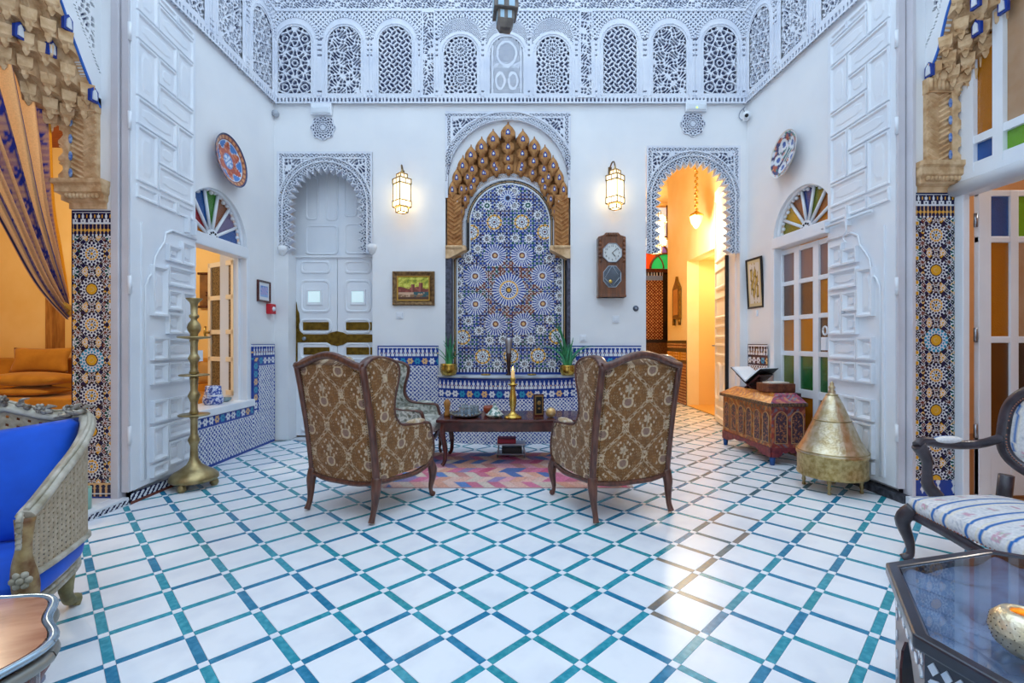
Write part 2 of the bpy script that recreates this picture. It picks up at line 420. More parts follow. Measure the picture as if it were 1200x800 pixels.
# corridor
CRX = 3.18
mb = MB()
fC = lambda u, h, z: (CRX + h, u, z)
holed_wall(mb, YB + .30, 10.0, 0, 4.6, [(7.55, 8.86, .0, 2.70)], fC, .22)
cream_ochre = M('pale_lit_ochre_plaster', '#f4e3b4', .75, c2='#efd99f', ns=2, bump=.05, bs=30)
wall_cor = tag(mb.build('wall_corridor', cream_ochre), 'warm yellow passage wall with a deep door recess beyond the right archway', 'wall', kind='structure')
mb = MB().box(.9, YB + .3, 0, 1.0, 12, 4.6); mb.box(.9, 11.6, 0, 4.3, 11.7, 4.6); mb.box(4.2, 9.9, 0, 4.3, 11.7, 4.6); mb.box(CRX + .2, 9.9, 0, 4.3, 10.0, 4.6)
tag(mb.build('wall_passage_end', ochre), 'far yellow walls closing the passage beyond the right archway', 'wall', kind='structure')
mb = MB().box(.9, YB + .3, 4.6, 4.3, 12.1, 4.7); tag(mb.build('ceiling_corridor', ochre), 'yellow ceiling of the passage beyond the right archway', 'ceiling', kind='structure')
mb = MB().box(CRX, 7.55, .0, CRX + .9, 8.86, .012); mb.box(CRX + .22, 7.55, .0, CRX + .9, 8.6, .001)
tag(mb.build('floor_recess', M('orange_floor', '#dcae5e', .5)), 'orange lit floor of the door recess in the passage', 'floor', kind='structure')
mb = MB().box(CRX + .75, 7.5, 0, CRX + .8, 8.9, 2.70); mb.box(CRX + .22, 7.5, 0, CRX + .8, 7.55, 2.70); mb.box(CRX + .22, 8.86, 0, CRX + .8, 8.9, 2.70); mb.box(CRX + .22, 7.5, 2.70, CRX + .8, 8.9, 2.74)
tag(mb.build('wall_recess', M('yellow_recess', '#ecc982', .7)), 'yellow lined door recess of the passage', 'wall', kind='structure')

# ================================================================ CARVED STUCCO FRIEZES
def lat(u, v, p, kind, q=1):
    """pierced lattice patterns, True = plaster"""
    k = 2 * pi / p
    if kind == 0:
        f = np.cos(k * u) + np.cos(k * v) + np.cos(k * (u + v) * .7071) + np.cos(k * (u - v) * .7071); return np.abs(f) < .95 * q
    if kind == 1:
        f = np.sin(k * u + .9 * np.sin(k * v)) * np.sin(k * v + .9 * np.sin(k * u)); return np.abs(f) < .33 * q
    if kind == 2:
        f = np.cos(k * u) * np.cos(k * v * 1.0) + .6 * np.cos(2 * k * (u + v)) * np.cos(k * (u - v)); return np.abs(f) < .38 * q
    if kind == 3: return ((np.floor(u / p * 2) + np.floor(v / p * 2)) % 2 == 0)
    if kind == 4:
        a = (u + v) / p; b = (u - v) / p
        return (np.abs(a - np.round(a)) < .2) | (np.abs(b - np.round(b)) < .2)
    if kind == 5:
        f = np.sin(k * u + 2.2 * np.sin(k * .45 * v)) + np.sin(k * v + 2.2 * np.sin(k * .45 * u + 1)); return np.abs(f) < .75 * q
    return np.ones_like(u, bool)
def star_rose(u, v, cu, cv, n, p):
    r = np.hypot(u - cu, v - cv); th = np.arctan2(v - cv, u - cu)
    ring = np.floor(r / p)
    return (np.abs(np.sin(n / 2 * th + ring * pi / 2)) < .42) | (np.abs(r / p - np.round(r / p)) < .13)

FZ0 = bz(123); FH = 1.55                    # foot of the frieze, height built
PXM = 1 / SB                                # one photo pixel on the back wall in metres
def frieze(name, wid, arches, strips, O, U, Nn, parent, cell=.0078):
    u, v, cu, cv = raster(wid, FH, cell)
    y = 123 - v * SB; x = u * SB              # back-wall pixel frame
    L = np.ones(u.shape, int)
    L[(y > 116.5) & (y < 121) & ((x % 4.4) < 2.2)] = 0
    L[(y >= 121.5)] = 2; L[(y > 114.8) & (y < 116)] = 2
    sp = (y < 50) & (y > 15.5)
    L[sp & ~lat(u, v, 5.6 * PXM, 4)] = 0
    L[(y > 12.5) & (y <= 15.5)] = 2
    band = (y <= 12.5) & (y > -2); L[band & ~lat(u, v * 1.35, 7 * PXM, 5, .8)] = 0
    L[(y <= -2) & (y > -5)] = 2
    L[(y <= -5) & ~lat(u, v, 6 * PXM, 1)] = 0
    wins = []
    for cx, kind in arches:
        X = x - cx; r = np.hypot(X, np.minimum(y - 48, 0)); inside = (r < 28) & (y < 116) & (y > 15)
        L[inside] = 1
        th = np.arctan2(48 - y, X)
        rope = (r > 25) & (r < 28) & (y < 48); L[rope] = np.where((th[rope] * 26 / 3.2 % 1) < .38, 0, 2)
        colz = (np.abs(X) > 26.5) & (np.abs(X) < 29) & (y >= 48) & (y < 114)
        L[colz] = np.where((y[colz] % 6 < 2.2) & ((y[colz] < 72) | (y[colz] > 104)), 0, 2)
        if kind < 3: yc, top = 52, 33
        else:
            yc, top = 64, 45
            cres = (r < 24) & (y < 60) & (np.hypot(X, y - 64) > 25.5) & (y < 64) & (y > 15); L[cres & ~lat(u, v, 2.6 * PXM, 3)] = 0
        rw = np.hypot(X, np.minimum(y - yc, 0))
        L[(rw > 21.6) & (rw < 22.6) & (y < 113) & (y > 20)] = 2
        win = (rw < 19.2) & (y < 111)
        if kind in (0, 1, 2): pat = lat(X * PXM, (y - 75) * PXM, (8, 7.5, 11)[kind] * PXM, (0, 5, 1)[kind], .74)
        elif kind == 3: pat = np.where(y < 78, star_rose(X, y, 0, 60, 16, 4.2), star_rose(X, y, 0, 94, 16, 4.2))
        else:
            pat = lat(u, v, 2.4 * PXM, 3)
            pat |= np.abs(np.hypot(X, (y - 64) * .8) - 11) < 1.0
            pat |= (np.abs(y - 78) < 3) & (np.abs(X) < 15) & lat(u, v, 4 * PXM, 5)
            pat |= (np.abs(np.hypot(np.abs(X) - 7.5, (y - 96) * .55) - 5) < .9); pat |= (np.abs(np.abs(X) - 16.4) < .8)
        W = np.full(u.shape, -1); W[win] = np.where(pat[win], 1, 0)
        L[win] = -1; wins.append(W)
    for sx0, sx1 in strips:
        s = (x > sx0) & (x < sx1) & (y < 116) & (y > 15); L[s] = 2
        s = (x > sx0 + 1.5) & (x < sx1 - 1.5) & (y < 113.5) & (y > 17); L[s] = np.where(lat(u, v, 7 * PXM, 5)[s], 1, 0)
    relief('carved_frieze', L, cu, cv, O, U, (0, 0, 1), Nn, (-.028, .004, .012), [stucco_bed_shade, stucco], parent, [0, 1, 1])
    for W in wins:
        js, is_ = np.nonzero(W >= 0)
        if len(js) == 0: continue
        j0, j1, i0, i1 = js.min(), js.max() + 1, is_.min(), is_.max() + 1
        O2 = np.array(O) + np.array(U) * i0 * cu + np.array((0, 0, 1)) * j0 * cv
        relief('arch_lattice', W[j0:j1, i0:i1], cu, cv, O2, U, (0, 0, 1), Nn, (-.0285, -.002), [lattice_shade, stucco], parent, edge=.004)
frieze('back', RW(YB) - XL, [(346.5 - 321, 0), (404.5 - 321, 1), (463.5 - 321, 2), (540 - 321, 3), (593.5 - 321, 4), (647 - 321, 3), (725.5 - 321, 2), (783.5 - 321, 1), (842 - 321, 0)],
       [(174, 189), (357.5, 372.5)], (XL, YB - .03, FZ0), (1, 0, 0), (0, -1, 0), wall_back)
sl = RW(4) - RW(5); nl = sqrt(1 + sl * sl)
frieze('left', 3.1, [(30 + 59 * k, k % 3) for k in range(5)], [], (XL + .03, YB - .0, FZ0), (0, -1, 0), (1, 0, 0), wall_left, .0095)
frieze('right', 3.1, [(30 + 59 * k, k % 3) for k in range(5)], [], (RW(YB) - .03, YB, FZ0), (sl / nl, -1 / nl, 0), (-1 / nl, -sl / nl, 0), wall_right, .0095)

# ---------------------------------------------------------------- lace plates round the arches
def door_lace(name, cxp, x0, x1, ytop, parent, flip=1):
    wid = (x1 - x0) * PXM; yb = 297; h = (yb - ytop) * PXM
    u, v, cu, cv = raster(wid, h, .0058)
    x = x0 + u * SB; y = yb - v * SB; X = x - cxp; cy = ytop + 62
    L = np.ones(u.shape, int)
    border = (y < ytop + 8) | (X < -47.5) | (X > 47.5)
    inb = ((y > ytop + 2.5) & (y < ytop + 6.5) & (np.abs(X) < 52)) | ((np.abs(X) > 49) & (np.abs(X) < 53) & (y > ytop + 2.5) & (y < cy + 20))
    L[inb & ~lat(u, v, 6 * PXM, 1)] = 0
    r = np.hypot(X, np.minimum(y - cy, 0) * .985); th = np.arctan2(cy - y, X)
    sp = (r > 55.2) & (np.abs(X) < 47) & (y > ytop + 8.5) & (y < cy); L[sp & ~lat(u, v, 7.5 * PXM, 5, .75)] = 0
    L[(r > 54) & (r < 55.2) & (y < cy)] = 2; L[(r > 49) & (r < 50.2)] = 2
    L[(r >= 50.2) & (r <= 54) & (np.abs(X) < 54) & ~lat(u, v, 6 * PXM, 1)] = 0
    s = np.where(y < cy, th / pi * 17, np.where(X < 0, 17 + (y - cy) / 9.2, -(y - cy) / 9.2))
    tooth = np.abs((s % 1) - .5) * 2          # 0 tip .. 1 notch
    edge = 37.5 + 7.5 * tooth
    lace = (r < 49); L[lace & ~lat(u, v, 6.5 * PXM, 1, .75)] = 0
    L[(r < edge + 1.4) & lace] = 1
    L[r < edge] = -1
    o = relief(name, L, cu, cv, (x0 * PXM - CX * PXM, YB - .012, bz(yb)), (1, 0, 0), (0, 0, 1), (0, -1, 0), (-.03, .002, .011), [stucco_bed_shade, stucco], parent, [0, 1, 1], edge=-.09)
    return o
door_lace('arch_lace', 381, 325, 436.5, 178, wall_back)
door_lace('arch_lace', 812, 757, 867, 171, wall_back)
# niche spandrel lace
wid = NI[1] - NI[0]; yb = 232; ytop = 131
u, v, cu, cv = raster(wid, (yb - ytop) * PXM, .0062)
x = 522 + u * SB; y = yb - v * SB; X = x - 595.2; cy = 211
L = np.ones(u.shape, int)
inb = ((y > ytop + 2.5) & (y < ytop + 6)) | ((np.abs(X) > 67) & (np.abs(X) < 71) & (y > ytop + 2.5) & (y < 205)); L[inb & ~lat(u, v, 6 * PXM, 1)] = 0
r = np.hypot(X, np.minimum(y - cy, 0)); sp = (r > 81) & (np.abs(X) < 65) & (y > ytop + 8); L[sp & ~lat(u, v, 7 * PXM, 5, .75)] = 0
L[(r > 79) & (r < 80.2)] = 2; s = (r > 73.5) & (r < 78) & (y > ytop + 7); L[s & ~lat(u, v, 6 * PXM, 1)] = 0
s = (r > 71.2) & (r < 73) & (y < 212); L[s & (np.arctan2(cy - y, X) * 36 % 1 < .5)] = 0
L[r < 70.5] = -1
relief('niche_spandrel', L, cu, cv, (NI[0], YB - .012, bz(yb)), (1, 0, 0), (0, 0, 1), (0, -1, 0), (-.03, .002, .011), [stucco_bed_shade, stucco], wall_back, [0, 1, 1], edge=-.06)
mb = MB().box(NI[0], YB + .17, ZNB, NI[1], YB + .3, ZNI); mb.build('niche_back', white, wall_back)

# ---------------------------------------------------------------- pierced star vents
for cxp, cyp in ((379, 150), (811.5, 145.5)):
    u, v, cu, cv = raster(.33, .33, .0058); a = u - .165; b = v - .165
    r = np.hypot(a, b); th = np.arctan2(b, a)
    Rr = .138 + .017 * np.abs(np.cos(4 * th)) ** 2
    pat = star_rose(a, b, 0, 0, 16, .026) | (r < .02)
    L = np.where(r < Rr, np.where(pat | (r > Rr - .006), 1, 0), -1)
    relief('star_vent', L, cu, cv, (bx(cxp) - .165, YB - .002, bz(cyp) - .165), (1, 0, 0), (0, 0, 1), (0, -1, 0), (.001, .016), [lattice_shade, stucco], wall_back, edge=0.0)

# ================================================================ ZELLIGE
def hash2(i, j): return ((np.sin(i * 12.9898 + j * 78.233) * 43758.5453) % 1)
def wains(u, v, htop, p=.0475):
    """blue and white dado: merlon band, star band, small lattice; v measured down from the top"""
    C = np.full(u.shape, W_)
    a = u / p; b = v / p
    fa, fb = a % 1 - .5, b % 1 - .5
    C[(np.abs(fa) + np.abs(fb) < .30)] = B_
    C[(np.abs(fa) > .30) & (np.abs(fb) > .30)] = B_
    C[((np.abs(np.abs(fa) - np.abs(fb)) < .07) & (np.abs(fa) > .2))] = B_
    d = v
    C[d < .012] = B_
    t = (d >= .012) & (d < .03); C[t] = W_
    t = (d >= .03) & (d < .13); q = (u / .052) % 1 - .5; dd = (d - .03) / .10
    C[t] = np.where(np.abs(q) < np.where(dd < .25, .08, np.where(dd < .5, .26, np.where(dd < .65, .14, .38))), W_, B_)[t]
    C[t & (np.abs(q) > .42) & (dd > .5) & (dd < .7)] = O_
    t = (d >= .13) & (d < .142); C[t] = B_
    t = (d >= .142) & (d < .232); C[t] = B_
    q = (u / .088); qi = np.floor(q); qf = (q - qi - .5) * .088; e = d - .187; r = np.hypot(qf, e); th = np.arctan2(e, qf)
    star = t & (r < .026 + .014 * np.abs(np.cos(3 * th))) & (r > .010)
    hh = hash2(qi, 3.0); ci = np.where(hh < .45, W_, np.where(hh < .7, O_, T_)); C[star] = ci[star]
    t = (d >= .232) & (d < .242); C[t] = B_
    return C
def mosaic(name, C, cu, cv, O, U, V, Nn, parent): return relief(name, C, cu, cv, O, U, V, Nn, [0] * 10, ZM, parent)
# back wall dado either side of the fountain
for x0, x1 in ((443, 514), (668, 751)):
    wd, h = (x1 - x0) * PXM, 1.15
    u, v, cu, cv = raster(wd, h, .0075); C = wains(u, h - v, h); C[(u < .014)] = B_
    mb = MB().box(bx(x0), YB - .022, 0, bx(x1), YB, h); mb.build('dado_slab', Zb, wall_back)
    mosaic('zellige_dado', C, cu, cv, (bx(x0), YB - .0235, 0), (1, 0, 0), (0, 0, 1), (0, -1, 0), wall_back)
# left wall dado: under the window and beside it up to the corner
u, v, cu, cv = raster(1.55, 1.17, .009); Yq = YB - .03 - u
C = wains(u, 1.17 - v, 1.17)
low = (Yq < WIN[1] + .07)                       # below the window sill
sill = WSILL - .06
below = sill - v
Cl = wains(u, below + .13, 1.17); C = np.where(low, Cl, C); C[low & (v > sill)] = -1
edge = (Yq >= WIN[1] + .07) & (Yq < WIN[1] + .18) & (v > sill - .1); q = (v / .088); qi = np.floor(q); e = (q - qi - .5) * .088; f = Yq - WIN[1] - .125
rr = np.hypot(e, f); st = edge & (rr < .026 + .014 * np.abs(np.cos(3 * np.arctan2(e, f)))) & (rr > .01)
hh = hash2(qi, 5.0); C[edge & (v < 1.0)] = B_; C[st & (v < 1.0)] = np.where(hh < .45, W_, np.where(hh < .7, O_, T_))[st & (v < 1.0)]
C[(u < .012)] = B_; C[(v < .03) & (C >= 0)] = B_
relief('zellige_dado', C, cu, cv, (XL + .024, YB - .03, 0), (0, -1, 0), (0, 0, 1), (1, 0, 0), [0] * 10, ZM, wall_left, edge=-.024)
# right wall dado, short piece beside the corner
u, v, cu, cv = raster(.40, 1.17, .009); C = wains(u, 1.17 - v, 1.17); C[(u < .012)] = N_
C = np.where(C == B_, N_, C)
relief('zellige_dado', C, cu, cv, (RW(YB - .06) - .022, YB - .06, 0), (sl / nl, -1 / nl, 0), (0, 0, 1), (-1, 0, 0), [0] * 10, ZM, wall_right, edge=-.02)

# ---------------------------------------------------------------- niche mosaic
def fill_small(u, v, p=.05):
    C = np.full(u.shape, W_)
    a, b = u / p, v / p
    i, j = np.floor(a), np.floor(b); fa, fb = a - i - .5, b - j - .5
    k = hash2(np.floor(a / 2), np.floor(b / 2))
    dark = np.where(k < .45, B_, np.where(k < .78, G_, N_))
    d = np.abs(fa) + np.abs(fb)
    C[d < .45] = dark[d < .45]
    d2 = (np.abs(fa) > .21) & (np.abs(fb) > .21); C[d2] = np.where(k < .5, N_, B_)[d2]
    cr = (np.abs(fa) < .09) & (np.abs(fb) > .36) | (np.abs(fb) < .09) & (np.abs(fa) > .36); C[cr] = np.where(k < .4, G_, np.where(k < .8, B_, R_))[cr]
    return C
def rose(C, x, y, cx, cy, R, kind):
    X, Y = x - cx, y - cy; r = np.hypot(X, Y) / R; th = np.arctan2(Y, X)
    def ring(r0, r1, col_, n=0, duty=1, ph=0):
        m = (r >= r0) & (r < r1)
        if n: m &= ((th / (2 * pi) * n + ph) % 1) < duty
        C[m] = col_
    if kind == 'big':
        n = 24; pm = ((th / (2 * pi) * n) % 1)
        lim = 1.0 + .06 * np.cos(th * n)
        C[r < lim] = W_; m = (r > .40) & (r < lim) & (pm > .22) & (pm < .80 + .0 * r); C[m] = B_
        ring(0, .42, L_); ring(.30, .40, W_); ring(0, .27, R_); ring(0, .15, O_)
    elif kind == 'huge':
        n = 32; pm = ((th / (2 * pi) * n) % 1); lim = 1.0 + .04 * np.cos(th * n)
        C[r < lim] = W_; m = (r > .60) & (r < lim) & (pm > .22) & (pm < .8); C[m] = B_
        ring(.50, .58, Y_); ring(.2, .50, W_); ring(.24, .46, B_, 16, .55); ring(0, .2, N_); ring(0, .12, Y_)
    elif kind == 'oct':
        C[r < 1.02] = W_; ring(.74, .98, Y_); m = (r > .74) & (r < .98) & (((th / (2 * pi) * 10) % 1) < .3); C[m] = N_
        ring(.5, .70, W_); ring(.55, .68, N_, 10, .45); ring(0, .40, N_); ring(.16, .30, W_); ring(0, .12, R_)
    elif kind == 'ring':
        C[r < 1.02] = W_; ring(.78, 1.0, N_, 10, .5); ring(.4, .78, W_); ring(0, .5, K_); ring(.16, .36, W_, 8, .6); ring(0, .14, R_)
    elif kind == 'gring':
        C[r < 1.02] = W_; ring(.78, 1.0, N_, 10, .5); ring(0, .55, G_); ring(0, .2, W_)
    elif kind == 'blue':
        C[r < 1.0] = W_; ring(.5, .95, B_, 16, .55); ring(.3, .42, L_); ring(0, .28, N_)
nx0, nx1, ny0, ny1 = 526, 667, 205, 440
u, v, cu, cv = raster((nx1 - nx0) * PXM, (ny1 - ny0) * PXM, .0068)
x = nx0 + u * SB; y = ny1 - v * SB
C = fill_small(x * PXM, y * PXM)
mid = np.hypot(x - 596, y - 338); m = (mid < 40) & (mid > 19); C2 = C.copy(); hh = hash2(np.floor(x / 4), np.floor(y / 4)); C2[(C == G_) | (C == N_) | (C == B_)] = R_; C[m & (hh < .5)] = C2[m & (hh < .5)]
for (cx, cy) in [(579.5, 297), (612, 297), (555.8, 321.8), (636.3, 321.4), (556.2, 355.3), (637, 354.8), (580.2, 379.2), (613.5, 378.8)]: rose(C, x, y, cx, cy, 13, 'big')
rose(C, x, y, 596, 338.3, 19.3, 'huge')
for (cx, cy) in [(578.7, 257), (611.7, 257), (551.3, 269.2), (639, 268.7), (540.8, 395), (653.3, 394), (564.8, 418), (598.5, 417.5), (631.2, 417)]: rose(C, x, y, cx, cy, 9.3, 'oct')
for (cx, cy) in [(570, 276.8), (586.8, 276), (603.8, 276), (620.3, 276.5), (558.8, 289), (632.7, 289), (547.8, 301), (644.7, 300.5), (536, 313), (657, 312.5), (536, 330), (656.7, 329), (536.3, 346.5), (657, 345.5), (536.7, 364.5), (548, 375.8), (560, 387.2), (573, 398.8), (606, 398), (622.5, 398), (634.2, 386), (645.8, 374), (656, 362), (588.8, 397.7), (586.8, 220), (602.7, 220), (586.8, 237.3), (602.7, 237.3), (558.8, 248.5), (630.8, 248.5), (548, 427), (582, 427), (615, 427), (648, 427)]: rose(C, x, y, cx, cy, 5.6, 'ring')
for (cx, cy) in [(570, 237.3), (619, 236.8)]: rose(C, x, y, cx, cy, 5.8, 'gring')
rose(C, x, y, 594.8, 228.3, 9.5, 'blue')
# outline: half-round head, stepping out to a wider body
cxn = 597.3; hw = np.where(y > 302, 68.3, np.where(y > 291, 53 + np.clip((y - 291) / 11, 0, 1) * 15.3, 53)); yc = 259
ins = np.where(y > yc, np.abs(x - cxn) < hw, np.hypot(x - cxn, y - yc) < 53)
dd = np.where(y > yc, hw - np.abs(x - cxn), 53 - np.hypot(x - cxn, y - yc))
C[dd < 6.2] = W_; C[dd < 4.4] = K_; C[dd < 3.0] = O_; C[dd < 2.4] = K_; C[dd < .8] = Zl and W_
C[y > 436.5] = B_; C[(y > 433) & (y < 436.5)] = np.where(((x / 4) % 1 < .5), N_, W_)[(y > 433) & (y < 436.5)]
C[~ins] = -1
relief('zellige_panel', C, cu, cv, (bx(nx0), YB + .13, bz(ny1)), (1, 0, 0), (0, 0, 1), (0, -1, 0), [0] * 10, ZM, wall_back, edge=-.03)

# ---------------------------------------------------------------- jamb columns of the two great doorways
def jamb(name, X0, X1, Y, zb, ztop, parent, base_blue):
    wd = X1 - X0; h = ztop - zb; u, v, cu, cv = raster(wd, h, .0041)
    a = u - wd / 2; P = .258; top = .185; bot = .11 if not base_blue else .12
    z = h - v - top                       # down from top of the field
    k = np.floor(z / P); zz = z - (k + .5) * P
    C = np.full(u.shape, W_)
    # small stars on a fine net
    p = .043; i, j = np.floor(u / p), np.floor(zz / p); fa, fb = u / p - i - .5, zz / p - j - .5; d = np.abs(fa) + np.abs(fb); hh = hash2(np.abs(i * p + p / 2 - wd / 2).round(2) * 50, np.abs(j + .5))
    C[d > .50] = N_; C[d < .42] = np.where(hh < .25, Y_, np.where(hh < .6, R_, np.where(hh < .85, K_, G_)))[d < .42]; C[d < .12] = W_
    def ringset(cx, cy, R, cols):
        r = np.hypot(a - cx, zz - cy); th = np.arctan2(zz - cy, a - cx)
        C[r < R] = W_
        for r0, r1, n, duty, ph, c in cols:
            m = (r >= r0) & (r < r1) & ((((th / (2 * pi)) * n + ph) % 1) < duty) if n else (r >= r0) & (r < r1)
            C[m] = c
    for sx in (-1, 1):
        ringset(sx * wd * .47, P / 2, .042, [(.012, .022, 8, .5, 0, G_), (.025, .041, 8, .68, .2, G_)]); ringset(sx * wd * .47, -P / 2, .042, [(.012, .022, 8, .5, 0, G_), (.025, .041, 8, .68, .2, G_)])
        for sy in (-1, 1):
            ringset(sx * .098, sy * .057, .033, [(0, .010, 0, 1, 0, R_), (.012, .021, 8, .65, 0, R_), (.023, .033, 8, .66, .25, K_)])
            ringset(sx * .05, sy * P / 2, .022, [(0, .008, 0, 1, 0, Y_), (.012, .022, 8, .5, 0, Y_)])
            ringset(sx * .14, sy * .09, .016, [(0, .013, 0, 1, 0, Y_)]); ringset(sx * .145, 0, .018, [(0, .013, 0, 1, 0, Y_)])
    for sy in (-1, 1): ringset(0, sy * .098, .03, [(0, .008, 0, 1, 0, R_), (.011, .020, 8, .65, 0, R_), (.022, .03, 8, .66, .25, K_)])
    odd = (k % 2 == 0)
    r = np.hypot(a, zz); th = np.arctan2(zz, a) / (2 * pi)
    m = r < .088; C[m] = W_
    f16 = (th * 16) % 1
    C[(r > .070) & (r < .088) & (f16 > .2) & (f16 < .82)] = N_
    C[(r > .052) & (r < .066) & (((th * 16 + .5) % 1) > .18) & (((th * 16 + .5) % 1) < .84)] = N_
    C[(r > .088) & (r < .099) & (((th * 16 + .5) % 1) > .22) & (((th * 16 + .5) % 1) < .78)] = K_
    c3 = (k == 3); c3m = (r > .052) & (r < .088) & c3 & (C == N_); C[c3m] = T_
    C[(r > .034) & (r < .048) & odd & (((th * 12) % 1) < .8)] = Y_; C[(r < .046) & ~odd] = N_; C[(r < .038) & ~odd] = Y_; C[(r < .02) & ~odd & (((th * 8) % 1) < .35)] = O_
    C[(r > .014) & (r < .03) & odd & (((th * 8) % 1) < .45)] = K_; C[(r < .011)] = Y_
    # borders
    t = z < 0; zt = h - v; C[t] = N_
    q = (u / .056) % 1 - .5; m1 = (zt > .012) & (zt < .018); C[m1] = W_
    dd = (zt - .022) / .075; mm = (zt > .022) & (zt < .097); C[mm & (np.abs(q) < np.where(dd < .15, .07, np.where(dd < .4, .15, np.where(dd < .52, .07, np.where(dd < .85, .34, .5)))))] = W_
    C[mm & (np.abs(q) > .42) & (dd > .1) & (dd < .4)] = Y_
    C[mm & (np.abs(q) < .08) & (dd > .62) & (dd < .78)] = N_
    q2 = (u / .028) % 1 - .5; C[(zt > .125) & (zt < .16) & (np.abs(q2) * 2 + np.abs(zt - .1425) / .0175 < 1.0)] = Y_; C[(zt > .1) & (zt < .18) & (np.abs(q2) < .1)] = O_
    C[(zt > .172) & (zt < .185) & (np.abs(q2) < .25)] = W_
    if base_blue:
        C[v < bot] = B_; q3 = (u / .115 + .0) % 1 - .5; mm = (v < bot) & (v > .02) & (np.abs(q3) < .09 + .05 * np.cos(v * 120)); C[mm] = W_
    else:
        m = v < bot; C[m] = O_; C[m & (np.hypot(((u / .042) % 1 - .5) * .042, v - .085) < .015)] = N_
        C[m & (v < .07) & (np.abs((u / .042) % 1 - .5) < .33)] = N_; C[m & (v > .028) & (v < .038)] = W_; C[v < .012] = B_
    C[(u < .007) | (u > wd - .007)] = N_ if not base_blue else B_
    mosaic('zellige_jamb', C, cu, cv, (X0, Y - .008, zb), (1, 0, 0), (0, 0, 1), (0, -1, 0), parent)
jamb('l', XL - .293, XL, OPL[1], .06, pZ(247, 3.455), wall_left, False)
jamb('r', RW(3.5), RW(3.5) + .315, OPR[1], .06, pZ(226, 3.50), wall_right, True)
# ================================================================ DOORWAY ARCHES, NICHE ARCH, DOORS, WINDOWS
def rrect(u0, v0, u1, v1, r, n=3):
    """rounded rectangle, always the same point count"""
    r = max(min(r, abs(u1 - u0) / 2 - 1e-4, abs(v1 - v0) / 2 - 1e-4), 1e-4); out = []
    for cx, cy, a in ((u1 - r, v1 - r, 0), (u0 + r, v1 - r, pi / 2), (u0 + r, v0 + r, pi), (u1 - r, v0 + r, 1.5 * pi)):
        out += [(cx + r * cos(a + pi / 2 * k / n), cy + r * sin(a + pi / 2 * k / n)) for k in range(n + 1)]
    return out
PROF = ((0, 0), (.004, .012), (.016, .014), (.024, .004), (.03, -.004))
def panel(u0, v0, u1, v1, fn, mat, parent, r=.004, prof=PROF, name='panel', fill=None):
    mb = MB(); loops = [[fn(a, b, h) for a, b in rrect(u0 + o, v0 + o, u1 - o, v1 - o, max(r - o * .3, .002))] for o, h in prof]
    n = len(loops[0])
    for a, b in zip(loops[:-1], loops[1:]): mb.add(a + b, [(i, (i + 1) % n, n + (i + 1) % n, n + i) for i in range(n)])
    mb.add(loops[-1], [tuple(range(n))])
    if fill:                                  # small raised lozenge in the field
        o, h = fill; w, hh = (u1 - u0) / 2 - o, (v1 - v0) / 2 - o
        if w > .01 and hh > .01:
            A = [fn((u0 + u1) / 2 + w * s, (v0 + v1) / 2 + hh * t, prof[-1][1]) for s, t in ((-1, -.6), (-.6, -1), (.6, -1), (1, -.6), (1, .6), (.6, 1), (-.6, 1), (-1, .6))]
            B = [fn((u0 + u1) / 2 + w * .8 * s, (v0 + v1) / 2 + hh * .8 * t, h) for s, t in ((-1, -.6), (-.6, -1), (.6, -1), (1, -.6), (1, .6), (.6, 1), (-.6, 1), (-1, .6))]
            mb.add(A + B, [(i, (i + 1) % 8, 8 + (i + 1) % 8, 8 + i) for i in range(8)] + [tuple(range(8, 16))])
    return mb.build(name, mat, parent)

